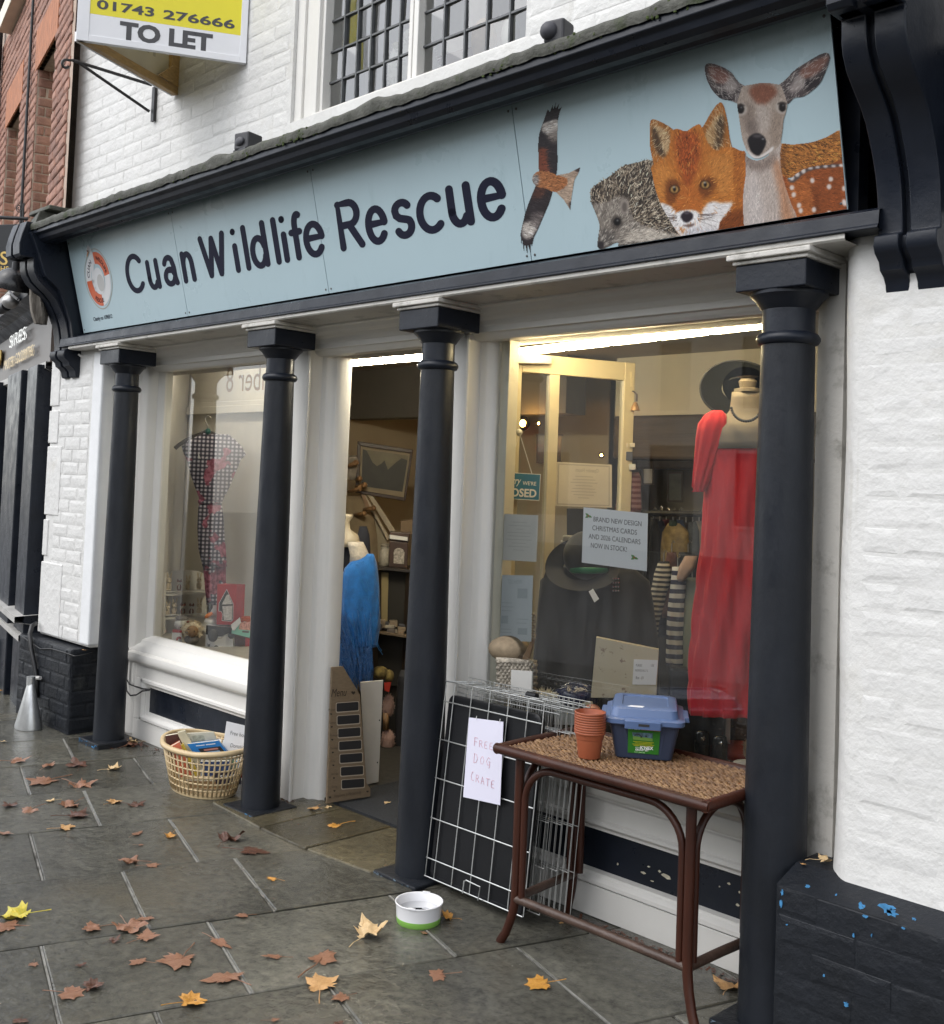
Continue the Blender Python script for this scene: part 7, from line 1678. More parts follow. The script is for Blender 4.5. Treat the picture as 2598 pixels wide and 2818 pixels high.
GM = [('black and cream fine striped top on the clothes rail', [(1545, 1812, 1842), (1580, 1800, 1850), (1650, 1788, 1830), (1720, 1772, 1812), (1790, 1768, 1808)], striped('fine_stripe', (.02, .02, .022), (.40, .36, .28), 14), 'striped top', -.10),
      ('navy and white broad striped top on the clothes rail', [(1560, 1850, 1880), (1600, 1846, 1888), (1680, 1838, 1882), (1760, 1834, 1878), (1830, 1832, 1880)], striped('broad_stripe', (.012, .014, .04), (.50, .49, .46), 7.5), 'striped top', -.13),
      ('mustard checked jacket at the back of the clothes rail', [(1440, 1838, 1870), (1465, 1822, 1900), (1540, 1815, 1908), (1620, 1820, 1910)], mat('mustard_check', (.24, .17, .07), .9, var=.35, scale=30), 'jacket', .04),
      ('pale sage green coat beside the red dress on the rail', [(1590, 1885, 1925), (1640, 1880, 1930), (1760, 1870, 1935), (1950, 1858, 1940)], mat('sage_cloth', (.22, .25, .20), .9, var=.1, scale=8), 'coat', -.10),
      ('black jacket with pinkish beige collar on the rail', [(1520, 1868, 1920), (1570, 1860, 1925), (1650, 1856, 1930), (1800, 1850, 1930)], mat('black_jacket', (.012, .012, .014), .8), 'jacket', -.05),
      ('brown checked shirt hanging between the striped tops', [(1520, 1835, 1862), (1580, 1828, 1866), (1700, 1822, 1862)], mat('brown_check', (.10, .045, .035), .9, var=.4, scale=40), 'shirt', -.07),
      ('black top hanging at the start of the clothes rail', [(1425, 1790, 1840), (1480, 1785, 1846), (1600, 1782, 1850), (1750, 1780, 1850)], mat('black_cloth_b', (.013, .013, .017), .9, var=.2), 'top', .10)]
rg = random.Random(31)
for k, (nm_, c_) in enumerate((('charcoal', (.02, .02, .022)), ('navy', (.012, .014, .03)), ('wine', (.07, .012, .018)), ('dark green', (.02, .035, .022)), ('faded denim', (.05, .07, .11)), ('dark brown', (.04, .025, .016)), ('slate', (.05, .055, .06)), ('oatmeal', (.26, .22, .16)))):
    xa = 1784 + k * 18; GM.append((nm_ + ' garment packed among the others at the back of the clothes rail', [(1428 + rg.uniform(0, 14), xa + 4, xa + 24), (1460, xa, xa + 32), (1560, xa - 3, xa + 34), (1700 + rg.uniform(-60, 60), xa - 4, xa + 36)], mat('rail_cloth_%d' % k, c_, .9, var=.25, scale=14), 'garment', .03 + .02 * (k % 3)))
for lab, rows, m, cat, off in GM:
    t = thing('hanging_garment', lab, cat, FC(rows[0][1], rows[-1][0], off), group='clothes on the rail'); s = MB(); garment(s, fc, interp(rows), .6, 6, .10, 40, off=off); s.build('garment', m, t, smooth=True)
    s = MB(); x = (rows[0][1] + rows[0][2]) / 2; s.tube([FC(x, rows[0][0], off), FC(x, rows[0][0] - 22, off), FC(x + 5, rows[0][0] - 32, off * .5), FC(x + 9, rows[0][0] - 26, off * .5)], .003, 5); s.build('hanger_hook', MATS['hanger_wire'], t)
t = thing('hanging_garment', 'pinkish beige knitted sleeve hanging out over the striped top', 'cardigan', FC(1890, 1600, -.15), group='clothes on the rail'); s = MB(); garment(s, fc, interp([(1530, 1885, 1920), (1560, 1868, 1915), (1590, 1862, 1890), (1600, 1866, 1880)]), .6, 5, .08, 30, off=-.18); s.build('sleeve', mat('beige_pink_knit', (.38, .26, .20), .9, var=.12, scale=30), t, smooth=True)
# knitted bag and bell strap on the door edge
kt = thing('knitted_hat', 'plum and white patterned knitted hat hanging on the door edge', 'knitted hat', dpx(1735, 1400, .08))
dq = lambda x, y, o=.06: dpx(x, y, o)
fq = facing(1738, 1340, 3.98); s = MB(); garment(s, fq, interp([(1300, 1716, 1758), (1318, 1706, 1764), (1350, 1700, 1764), (1400, 1692, 1766), (1412, 1700, 1762)]), .4, 5, .05, 40); s.build('knit', striped('plum_knit', (.10, .025, .03), (.22, .12, .11), 13), kt, smooth=True)
s = MB(); s.tube([fq(1736, 1300, -.03), fq(1730, 1270, -.03), fq(1732, 1210, -.03)], .002, 5); s.build('string', WV, kt)
bs = thing('bell_strap', 'dark leather strap with a small brass bell on the door edge', 'bell strap', fq(1738, 1120))
s = MB()
for a, b in zip([(1728, 1175), (1730, 1130), (1728, 1100), (1732, 1082), (1742, 1075), (1752, 1085), (1752, 1105)][:-1], [(1730, 1130), (1728, 1100), (1732, 1082), (1742, 1075), (1752, 1085), (1752, 1105)]): s.prism([fq(a[0] - 3, a[1], -.04), fq(a[0] + 3, a[1], -.04), fq(b[0] + 3, b[1], -.04), fq(b[0] - 3, b[1], -.04)], fq.n * .003)
s.build('strap', mat('dark_leather', (.05, .035, .04), .5), bs)
s = MB(); s.lathe([(.022, 0), (.016, .02), (.008, .036), (.003, .04)], 14, fq(1748, 1130, -.04)); s.build('bell', mat('old_brass', (.45, .28, .15), .35, metal=.6), bs, auto=True)
kc = thing('key_charms', 'hanging charms of cream tiles and a blue purse on the door edge', 'charms', fq(1730, 1260))
for x, y, w, h, m in ((1722, 1225, 7, 6, PAPER2), (1740, 1225, 7, 6, PAPER2), (1730, 1255, 11, 12, mat('blue_grey_purse', (.05, .055, .08), .5)), (1740, 1285, 9, 8, PAPER4)):
    s = MB(); s.prism([fq(x - w, y - h, -.05), fq(x + w, y - h, -.05), fq(x + w, y + h, -.05), fq(x - w, y + h, -.05)], fq.n * .01); s.build('charm', m, kc, bev=.002)
# framed pictures on the back wall
fz = facing(1800, 1300, 6.6)
for lab, q, m in (('pale framed print on the back wall beside the knitted hat', (1766, 1235, 1800, 1335), PAPER4), ('dark framed picture on the back wall between the hat and the red dress', (1836, 1298, 1880, 1382), mat('dim_picture', (.10, .11, .10), .5, var=.4, scale=8)), ('brown framed mirror seen through the glass door', (1476, 1195, 1575, 1275), mat('brown_mirror', (.05, .035, .025), .2))):
    t = thing('wall_picture', lab, 'picture', fz(q[0], q[3]), group='pictures on the back wall'); x0, y0, x1, y1 = q
    s = MB()
    for a, b, c, d in ((x0, x1, y0, y0 + 5), (x0, x1, y1 - 5, y1), (x0, x0 + 5, y0 + 5, y1 - 5), (x1 - 5, x1, y0 + 5, y1 - 5)): s.prism([fz(a, c), fz(b, c), fz(b, d), fz(a, d)], fz.n * .03)
    s.build('frame', WALN, t)
    s = MB(); s.face([fz(x0 + 4, y0 + 4, .01), fz(x1 - 4, y0 + 4, .01), fz(x1 - 4, y1 - 4, .01), fz(x0 + 4, y1 - 4, .01)]); s.build('print', m, t)
t = thing('stone_fireplace', 'dark fireplace and shelf of stock in the back of the shop', 'fireplace', fz(1850, 1700))
s = MB(); s.prism([fz(1750, 1140, .0), fz(2000, 1140, 0), fz(2000, 1292, 0), fz(1750, 1292, 0)], fz.n * .2); s.build('dark_beam', MATS['dark_oak_beam'], t, bev=.02)
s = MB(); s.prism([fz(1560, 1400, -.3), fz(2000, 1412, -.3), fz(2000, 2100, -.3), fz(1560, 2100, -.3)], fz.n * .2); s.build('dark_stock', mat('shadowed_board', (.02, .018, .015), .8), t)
# objects low in the window
fl_ = facing(1720, 1850, 3.50)
c2_ = lambda x, y: (1350 + x * .40584, 1750 + y * .40584)
FL = lambda x, y, o=0: fl_(*c2_(x, y), o)
fb2 = thing('floral_card_box', 'cream floral print box lid standing up in the window with a handwritten purses note', 'box', FL(900, 340))
FLO = mat('faded_floral_paper', (.56, .50, .37), .6, spot=((.30, .22, .17), 26, .60, .04))
s = MB(); s.prism([FL(718, 8), FL(1142, 92), FL(1125, 420), FL(680, 420)], fl_.n * .03); s.build('lid', FLO, fb2, bev=.002)
pn, fn = sheet('purses_note', 'small white handwritten purses price note clipped to the floral box', 'note', [FL(972, 158, -.004), FL(1135, 165, -.004), FL(1122, 332, -.004), FL(962, 330, -.004)], PAPER)
PENG = mat('grey_pencil', (.20, .20, .22), .6)
for t_i, u, v, z in (('PURSES', .10, .28, .14), ('USE', .72, .26, .14), ('INDIVIDUALLY £', .08, .48, .13), ('Box - £4', .12, .78, .17)):
    q = MB(); q.text(t_i, lambda x, y: fn(u + x * z * .62, v - y * z, .0005), size=1, ls=.9); q.build('handwriting', PENG, pn)
tg = thing('tote_bag', 'black leather tote bag with short handle strap standing in the window', 'bag', FL(1400, 800))
s = MB(); s.prism([FL(1215, 210, .0), FL(1600, 285, .0), FL(1590, 850, .0), FL(1210, 800, .0)], fl_.n * .09); s.build('body', mat('black_leather', (.010, .011, .013), .38, var=.2, bump=.12, bscale=60), tg, bev=.012)
s = MB(); s.tube([FL(1440, 260, -.008), FL(1430, 380, -.012), FL(1420, 430, -.012), FL(1400, 430, -.01), FL(1408, 330, -.008)], .006, 6); s.build('strap', MATS['black_leather'], tg, smooth=True)
wp_ = thing('white_post', 'white painted upright at the end of the window display', 'post', FL(1610, 820))
s = MB(); s.prism([FL(1598, 470, .05), FL(1630, 470, .05), FL(1622, 880, .05), FL(1590, 870, .05)], fl_.n * .03); s.build('post', WHITE_WOOD, wp_)
for k, (x, y) in enumerate(((1435, 800), (1555, 835))):
    t = thing('black_shoe', ['black patent shoe with diamante bow, nearer the tote bag', 'black patent shoe with diamante bow, beside the white post'][k], 'shoe', FL(x, y, -.03), group='pair of black bow shoes in the window')
    M_ = Matrix((fl_.r, fl_.n, Vector((0, 0, 1)))).transposed()
    s = MB(); garment(s, fl_, interp([(c2_(0, y - 160)[1], c2_(x - 28, 0)[0], c2_(x + 28, 0)[0]), (c2_(0, y - 150)[1], c2_(x - 45, 0)[0], c2_(x + 45, 0)[0]), (c2_(0, y - 90)[1], c2_(x - 58, 0)[0], c2_(x + 55, 0)[0]), (c2_(0, y + 20)[1], c2_(x - 56, 0)[0], c2_(x + 50, 0)[0])], 6), .5, 1, 0, 24, off=-.04); s.build('upper', mat('black_patent', (.012, .014, .016), .12), t, smooth=True)
    s = MB(); s.ell(FL(x + 5, y - 105, -.075), .010, .004, .004, 8, 5); s.ell(FL(x + 10, y - 105, -.077), .003, .004, .010, 8, 5); s.build('bow', MATS['silver'], t)
rs_ = thing('red_runner', 'red cloth and dark fur heap at the foot of the red dress', 'cloth', FL(1700, 830))
s = MB(); s.ell(FL(1700, 780, .08), .11, .08, .04, 18, 9, M_); s.build('red_cloth', mat('brick_red_cloth', (.30, .035, .018), .85, var=.15), rs_, smooth=True)
s = MB(); c0 = FL(1720, 640, .14); s.ell(c0, .10, .06, .08, 16, 9, M_); fuzz(s, c0, .10, .06, .08, 240, .025, M_, 6); s.build('fur', mat('dark_fur', (.035, .022, .018), .9, var=.3, scale=20), rs_)
ow = thing('tan_toy', 'tan stuffed toy beside the red cloth at the last column', 'soft toy', FL(1760, 850))
s = MB(); c0 = FL(1775, 770, .0); s.ell(c0, .035, .03, .05, 12, 8, M_); fuzz(s, c0, .035, .03, .05, 140, .01, M_, 3); s.build('body', mat('tan_fur', (.26, .19, .12), .9, var=.3, scale=30), ow)
s = MB(); s.ell(FL(1730, 865, -.03), .05, .03, .015, 14, 8, M_); s.build('white_cushion', WPL, ow, smooth=True)
wk = thing('wicker_basket', 'whitewashed wicker basket low in the window behind the folded crate', 'basket', FL(170, 380))
WKM = mat('whitewashed_wicker', (.36, .32, .26), .7, var=.45, scale=45, bump=.8, bscale=80)
s = MB()
for j in range(11):
    for i in range(9):
        x0 = 45 + i * 28 + (14 if j % 2 else 0); y0 = 175 + j * 21
        s.tube([FL(x0, y0, .0), FL(x0 + 14, y0 + 1, -.012), FL(x0 + 27, y0 + 3, .0)], .009, 5)
o = s.build('weave', WKM, wk, smooth=True); o['kind'] = 'stuff'
s = MB(); s.prism([FL(40, 170, .012), FL(300, 195, .012), FL(290, 420, .012), FL(40, 400, .012)], fl_.n * .12); s.build('body', WKM, wk)
s = MB(); s.tube([FL(40, 165, -.0), FL(170, 172, -.01), FL(300, 192, 0)], .013, 6); s.build('rim', WKM, wk, smooth=True)
s = MB(); s.prism([FL(140, 230, -.02), FL(290, 240, -.02), FL(285, 400, -.02), FL(135, 390, -.02)], fl_.n * .002); s.build('label', PAPER4, wk)
sk = thing('straw_bag', 'tan straw bag with a slatted wooden side above the wicker basket', 'bag', FL(150, 150))
s = MB(); s.ell(FL(130, 90, .08), .09, .07, .055, 18, 10, M_); s.build('body', mat('straw', (.26, .20, .13), .8, var=.2, scale=30), sk, smooth=True)
for k in range(4): s = MB(); s.tube([FL(215 + k * 14, 170 - k * 6, .03), FL(290 + k * 4, 20 - k * 10, .03)], .006, 5); s.build('slat', PEGW, sk)
for k in range(10):
    s = MB() if k == 0 else s; s.tube([FL(280 + (k % 2) * 26, -150 + k * 18, .02), FL(306 - (k % 2) * 26, -141 + k * 18, .02)], .005, 5)
s.build('plait', mat('straw', (.26, .20, .13), .8), sk)
by = thing('blue_satin_bundle', 'bundle of navy blue satin in a white tray in the window', 'cloth bundle', FL(590, 440))
s = MB(); rr = random.Random(3); M6b = M_
def sat(u, v):
    a, b = u * 2 * PI, v * PI; r = 1 + .12 * math.sin(5 * a + 3 * b) + .08 * math.sin(9 * a - 2)
    return FL(590, 405, .05) + M_ @ Vector((.085 * math.sin(b) * math.cos(a) * r, .06 * math.sin(b) * math.sin(a), -.045 * math.cos(b) * r))
s.grid(40, 14, sat); s.build('satin', mat('navy_satin', (.010, .016, .06), .25, var=.3, scale=12), by, smooth=True)
s = MB(); s.prism([FL(430, 410, .03), FL(720, 470, .03), FL(730, 610, .03), FL(430, 600, .03)], fl_.n * .01); s.build('tray_side', mat('white_tray', (.52, .54, .54), .5, var=.05), by)
s = MB(); s.prism([FL(565, 430, -.0), FL(690, 445, -.0), FL(700, 475, -.0), FL(570, 465, -.0)], fl_.n * .006); s.build('cream_card', mat('cream_print_card', (.55, .50, .34), .6, var=.2, scale=60), by)
s = MB(); c0 = FL(360, 405, .03); s.ell(c0, .05, .03, .02, 12, 7, M_); fuzz(s, c0, .05, .03, .02, 200, .02, M_, 8); s.build('white_fur', WPL, by)
s = MB(); s.ell(FL(690, 500, .0), .035, .03, .022, 12, 8, M_); s.build('pink_wrap', mat('pink_film', (.55, .26, .22), .2, var=.2, scale=30), by, smooth=True)
# figures in the upper window
fu = facing(1120, 200, 3.5)
FU = lambda x, y, o=0: fu(850 + x * .487, y * .487, o)
Mu = Matrix((fu.r, fu.n, Vector((0, 0, 1)))).transposed()
owl = thing('white_bird_figure', 'white fluffy bird figure sitting inside the leaded upper window', 'figure', FU(560, 520))
s = MB(); c0 = FU(590, 390, .02); s.ell(c0, .13, .10, .17, 20, 12, Mu); s.ell(FU(580, 240, .02), .055, .06, .07, 16, 10, Mu); fuzz(s, c0, .13, .1, .17, 500, .02, Mu, 5); s.build('body', WPL, owl)
s = MB(); s.ell(FU(520, 275, -.02), .05, .03, .025, 12, 7, Matrix.Rotation(R_(30), 3, fu.n) @ Mu); s.build('bill', mat('pale_straw_bill', (.40, .36, .25), .7), owl, smooth=True)
tf = thing('brown_furniture', 'brown wooden furniture and ornaments inside the leaded upper window', 'furniture', FU(850, 420))
s = MB(); s.prism([FU(690, 330, .3), FU(930, 260, .3), FU(930, 420, .3), FU(690, 460, .3)], fu.n * .3); s.build('chest', mat('brown_mahogany', (.09, .04, .02), .4, var=.2), tf)
s = MB(); s.ell(FU(990, 230, .15), .07, .06, .12, 16, 10, Mu); s.build('tan_form', mat('tan_form', (.30, .20, .10), .6, var=.3, scale=8), tf, smooth=True)
s = MB(); s.prism([FU(980, 330, .1), FU(1060, 250, .1), FU(1120, 300, .1), FU(1010, 380, .1)], fu.n * .03); s.build('grey_case', mat('grey_case', (.12, .11, .11), .5), tf)
s = MB(); s.ell(FU(1140, 200, .1), .05, .05, .10, 14, 9, Mu); s.build('pale_figurine', mat('pale_china', (.45, .45, .42), .3), tf, smooth=True)
cu2 = thing('lace_curtain', 'pale net curtain at the edge of the leaded upper window', 'curtain', FU(270, 620))
s = MB(); garment(s, fu, [(0, 945, 1012), (120, 945, 1005), (330, 945, 998)], .15, 12, .2, 60, off=.25); s.build('net', mat('net_curtain', (.40, .42, .38), .9, var=.1), cu2, smooth=True)

# ------------------------------------------------------------------ rattan table
RAT = mat('dark_stained_rattan', (.026, .0066, .0030), .42, col2=(.050, .0135, .0062), scale=7, bump=.2, bscale=50, stretch=(1, 1, .35), spot=((.13, .07, .04), 14, .68, .06), spec=.35)
RATW = mat('worn_rattan_pole', (.034, .017, .011), .42, col2=(.085, .052, .038), scale=11, bump=.3, bscale=60)
ZT = .672
tab = thing('rattan_table', 'dark rattan side table with woven top and curved legs on the pavement', 'table', (-2.2, 2.98, 0))
x0, x1, y0, y1 = -2.612, -1.772, 2.752, 3.205
rim = [(x0, y0), (x1, y0), (x1, y1), (x0 - .02, y1)]
for i in range(4):
    a, b = rim[i], rim[(i + 1) % 4]; d = (Vector((b[0], b[1], 0)) - Vector((a[0], a[1], 0))).normalized() * .012
    s = MB(); s.tube([Vector((a[0], a[1], ZT)) - d, Vector((a[0], a[1], ZT)) * .5 + Vector((b[0], b[1], ZT)) * .5, Vector((b[0], b[1], ZT)) + d], .0175, 14); s.build('edge_rail', RAT, tab, auto=True)
WVM = bpy.data.materials.new('twisted_seagrass'); WVM.use_nodes = True
t = WVM.node_tree; N = t.nodes; L = t.links
g_ = N.new('ShaderNodeNewGeometry'); n1_ = N.new('ShaderNodeTexNoise'); n1_.inputs['Scale'].default_value = 34; n1_.inputs['Detail'].default_value = 5; L.new(g_.outputs['Position'], n1_.inputs['Vector'])
r1_ = N.new('ShaderNodeValToRGB'); e = r1_.color_ramp.elements; e[0].position = .30; e[0].color = (.085, .042, .019, 1); e[1].position = .72; e[1].color = (.30, .18, .085, 1); e2 = e.new(.5); e2.color = (.17, .09, .04, 1)
L.new(n1_.outputs['Fac'], r1_.inputs[0]); L.new(r1_.outputs[0], N['Principled BSDF'].inputs['Base Color']); N['Principled BSDF'].inputs['Roughness'].default_value = .5
s = MB(); s.box((x0, y0, ZT - .016), (x1, y1, ZT - .008)); s.build('top_board', mat('dark_under_board', (.02, .012, .008), .7), tab)
s = MB(); rr = random.Random(21)
ny = 48; pit = (y1 - y0 - .03) / ny
for j in range(ny):
    y = y0 + .018 + pit * (j + .5); ph = rr.uniform(0, 6.28); pts, rad = [], []
    nx = 190; off = rr.uniform(-.3, .3)
    for i in range(nx + 1):
        x = x0 + .012 + (x1 - x0 - .024) * i / nx
        a = i * 1.05 + ph + .5 * math.sin(i * .13 + j) + off
        pts.append((x, y + .0016 * math.sin(a * .5 + j), ZT + .002 + .0040 * math.sin(a))); rad.append(.0043 + .0010 * math.sin(a * 2 + rr.uniform(-.6, .6)))
    s.tube(pts, rad, 5, caps=False)
for i in range(52):
    x = x0 + .02 + (x1 - x0 - .04) * i / 51; s.tube([(x, y0 + .015, ZT - .001), (x, y1 - .015, ZT - .001)], .0035, 4, caps=False)
o = s.build('weave', WVM, tab, smooth=True); o['kind'] = 'stuff'
LG = {(0, 0): (-2.558, 2.806), (1, 0): (-1.862, 2.812), (0, 1): (-2.588, 3.152), (1, 1): (-1.850, 3.150)}
ft_ = {(0, 0): (-2.618, 2.800), (1, 0): (-1.818, 2.800), (0, 1): (-2.632, 3.165), (1, 1): (-1.80, 3.165)}
for k, (x, y) in LG.items():
    fx, fy = ft_[k]; e = 1 if k[0] else -1
    s = MB(); pts = [(x, y, ZT - .012), (x, y, .40), (x, y, .20), (x + (fx - x) * .04, y, .15), (x + (fx - x) * .22, y + (fy - y) * .2, .10), (x + (fx - x) * .6, y + (fy - y) * .6, .04), (fx, fy, .002)]
    s.tube(pts, [.0165, .0165, .0165, .016, .0155, .015, .0155], 14); s.build('leg', RAT, tab, auto=True)
def arch(p, q, off):
    p, q = Vector(p), Vector(q); d = (q - p).normalized(); a, b = p + d * off, q - d * off; zt = ZT - .048; r = .125
    pts = [a + Vector((0, 0, .175)), a + Vector((0, 0, .30))]
    for i in range(9):
        t = i / 8 * PI / 2; pts.append(a + d * (r * (1 - math.cos(t))) + Vector((0, 0, zt - r + r * math.sin(t))))
    for i in range(9):
        t = (8 - i) / 8 * PI / 2; pts.append(b - d * (r * (1 - math.cos(t))) + Vector((0, 0, zt - r + r * math.sin(t))))
    pts += [b + Vector((0, 0, .30)), b + Vector((0, 0, .175))]
    s = MB(); s.tube(pts, .0125, 10); s.build('arched_brace', RAT, tab, auto=True)
V3 = lambda k: (*LG[k], 0)
arch(V3((0, 0)), V3((1, 0)), .028); arch(V3((0, 0)), V3((0, 1)), .028); arch(V3((1, 0)), V3((1, 1)), .028); arch(V3((0, 1)), V3((1, 1)), .028)
for a, b in (((0, 0), (1, 0)), ((0, 0), (0, 1)), ((1, 0), (1, 1))):
    p, q = Vector(V3(a)) + Vector((0, 0, .165)), Vector(V3(b)) + Vector((0, 0, .165)); s = MB(); s.tube([p, (p + q) / 2 + Vector((0, 0, .002)), q], .0150, 12); s.build('stretcher', RATW, tab, auto=True)

# nested plant pots
TER = mat('terracotta_plastic', (.32, .088, .040), .38, var=.06, scale=12, rnd=.06)
pb = G(1621, 2083, ZT + .010); pots = []
rp_q = [(.0365, 0), (.0375, .002), (.0445, .062), (.0462, .063), (.0468, .066), (.0495, .083), (.0502, .085), (.0485, .086), (.0478, .083), (.0455, .066), (.0425, .060), (.0355, .004)]
pn_ = ['lowest terracotta plastic pot of the nested stack, its whole side showing', 'second terracotta pot from the bottom of the nested stack', 'third terracotta pot up in the nested stack', 'fourth terracotta pot up in the nested stack', 'middle terracotta pot of the nested stack of nine', 'fourth terracotta pot down from the top of the nested stack', 'third terracotta pot down from the top of the nested stack', 'second terracotta pot from the top of the nested stack', 'topmost terracotta pot of the nested stack, open to view']
for k in range(9):
    t = thing('flower_pot', pn_[k], 'plant pot', (pb.x + random.uniform(-.0006, .0006), pb.y, pb.z + k * .0081), group='nested terracotta pots on the table')
    if k == 0:
        s = MB(); s.lathe(rp_q, 40, cap=False); s.add([(.0365 * math.cos(i * PI / 10), .0365 * math.sin(i * PI / 10), .0015) for i in range(20)], [tuple(range(20))]); body = s.build('pot', TER, t, auto=True, local=True)
        s = MB(); s.lathe([(.0480, .0800), (.0524, .0803), (.0532, .0825), (.0532, .0848), (.0524, .0866), (.0490, .0868)], 40, cap=False); rim_ = s.build('rim', TER, t, auto=True, local=True); POT = (body, rim_)
    else:
        for q in POT: c = q.copy(); COL.objects.link(c); c.parent = t

# blue lidded storage box
fx_ = facing(1771, 2090, 3.02); b0, b1 = G(1694, 2084, ZT + .011), G(1848, 2092, ZT + .011)
bxm = thing('storage_box', 'blue plastic toy storage box with lid and green label on the rattan table', 'storage box', (b0 + b1) / 2)
fxr = fx_.r; fxn = fx_.n; cB = (b0 + b1) / 2; BW = (b1 - b0).length / 2
bl = lambda x, n, z: cB + fxr * x + fxn * n + Vector((0, 0, z))
BOXB = mat('slate_blue_plastic', (.040, .053, .092), .38, var=.05, scale=6, bump=.05, bscale=90); LIDB = mat('cornflower_lid_plastic', (.085, .135, .265), .34, var=.05, scale=6)
def rrect(w0, w1, n0, n1, r, z, m=5):
    P = []
    for cx, cy, a0 in ((w1 - r, n1 - r, 0), (w0 + r, n1 - r, 90), (w0 + r, n0 + r, 180), (w1 - r, n0 + r, 270)):
        for i in range(m): a = R_(a0 + 90 * i / (m - 1)); P.append(bl(cx + r * math.cos(a), cy + r * math.sin(a), z))
    return P
WT = BW * 1.26; DEP = .27; HB = .118
s = MB(); s.loft([rrect(-BW, BW, 0, DEP - .02, .016, 0), rrect(-BW - .002, BW + .002, -.002, DEP - .018, .018, .006), rrect(-WT, WT, -.016, DEP, .022, HB)]); body = s.build('body', BOXB, bxm, auto=True)
for e in (-1, 1):
    s = MB(); s.loft([[bl(e * (BW * .55) - .004, -.0025, .008), bl(e * (BW * .55) + .004, -.0025, .008), bl(e * (WT * .56) + .004, -.019, HB - .006), bl(e * (WT * .56) - .004, -.019, HB - .006)], [bl(e * (BW * .55) - .004, -.001, .008), bl(e * (BW * .55) + .004, -.001, .008), bl(e * (WT * .56) + .004, -.0165, HB - .006), bl(e * (WT * .56) - .004, -.0165, HB - .006)]]); s.build('rib', BOXB, body)
WL = WT + .016
s = MB(); s.loft([rrect(-WL + .004, WL - .004, -.030, DEP + .012, .03, HB - .004), rrect(-WL, WL, -.034, DEP + .016, .032, HB), rrect(-WL, WL, -.034, DEP + .016, .032, HB + .014), rrect(-WL + .010, WL - .010, -.026, DEP + .008, .03, HB + .018), rrect(-WL + .018, WL - .018, -.018, DEP, .028, HB + .020), rrect(-WL + .026, WL - .026, -.010, DEP - .008, .026, HB + .046), rrect(-WL + .032, WL - .032, -.002, DEP - .016, .026, HB + .050), rrect(-WL + .055, WL - .055, .03, DEP - .04, .02, HB + .0505), rrect(-WL + .058, WL - .058, .034, DEP - .044, .02, HB + .0465)]); lid = s.build('lid', LIDB, bxm, auto=True)
s = MB(); s.loft([rrect(-.065, .055, -.047, -.02, .006, HB - .012), rrect(-.066, .056, -.048, -.02, .006, HB + .012), rrect(-.062, .052, -.045, -.02, .006, HB + .015)]); s.build('clasp', LIDB, lid, auto=True)
s = MB(); s.prism([bl(-.020, -.0485, HB - .002), bl(.016, -.0485, HB - .002), bl(.016, -.0485, HB + .006), bl(-.020, -.0485, HB + .006)], fxn * .002); s.build('clasp_slot', BWC, lid)
for e in (-1, 1):
    s = MB(); s.loft([[bl(e * (WL - .005), .06, HB - .002), bl(e * (WL + .018), .06, HB - .002), bl(e * (WL + .018), .19, HB - .002), bl(e * (WL - .005), .19, HB - .002)], [bl(e * (WL - .005), .06, HB + .016), bl(e * (WL + .014), .06, HB + .016), bl(e * (WL + .014), .19, HB + .016), bl(e * (WL - .005), .19, HB + .016)]]); s.build('handle_lug', LIDB, lid, bev=.003)
s = MB(); s.prism([bl(-.058, .006, HB + .0505), bl(-.008, .003, HB + .0505), bl(-.002, .026, HB + .0505), bl(-.048, .028, HB + .0505)], (0, 0, .001)); s.build('price_sticker', PAPER, lid)
# printed label on the front
tn = (.016 - .002) / HB
lab = lambda u, v, h=0: bl(u * (1 - 0), -.0035 - .014 * v / HB * 1.0 - h, v)
GRN = mat('green_label_print', (.03, .17, .02), .35, var=.06); ORG = mat('orange_label_print', (.55, .10, .02), .35); YEL = mat('yellow_label_print', (.55, .48, .02), .35); SKYB = mat('photo_print', (.16, .28, .36), .4, col2=(.03, .06, .05), scale=60)
lbp = []
s = MB(); s.prism([lab(-.053, .018, .0006), lab(.049, .018, .0006), lab(.053, .108, .0006), lab(-.054, .108, .0006)], fxn * .0012); lbl = s.build('label', GRN, body)
s = MB(); s.face([lab(-.010, .098, .0012), lab(.053, .098, .0012), lab(.053, .108, .0012), lab(-.010, .108, .0012)]); s.build('orange_band', ORG, body)
s = MB(); s.face([lab(-.036, .064, .0012), lab(.028, .062, .0012), lab(.028, .090, .0012), lab(-.040, .088, .0012)]); s.build('photo', SKYB, body)
s = MB(); s.face([lab(-.036, .064, .0016), lab(.028, .062, .0016), lab(.028, .072, .0016), lab(-.037, .076, .0016)]); s.build('photo_grass', mat('photo_grass_print', (.16, .30, .06), .4), body)
s = MB(); s.tube([lab(-.032, .077, .002), lab(-.026, .084, .002), lab(-.018, .083, .002), lab(-.008, .076, .002)], .0016, 5); s.ell(lab(-.010, .075, .002), .004, .001, .003, 8, 5); s.ell(lab(.006, .078, .002), .004, .001, .003, 8, 5); s.build('photo_toy', BWC, body)
def ltx(t, u, v, z, m, off=.01, ls=1): q = MB(); q.text(t, lambda x, y: lab(u + x * z, v + y * z, .0016), size=1, off=off, ls=ls); q.build('lettering', m, body)
ltx("K'NEX", -.052, .0985, .0125, WV, .03); ltx('CLASSICS', -.002, .0995, .0085, mat('dark_red_print', (.16, .02, .01), .4), .02)
ltx("K'NEX", -.012, .0335, .015, WV, .04); ltx('GROUP SET', -.028, .0275, .0085, WV, .03); ltx('KIDS', -.028, .035, .007, WV); ltx('131 pieces', -.032, .0200, .0085, mat('pale_green_print', (.35, .60, .30), .4), .01)
s = MB()
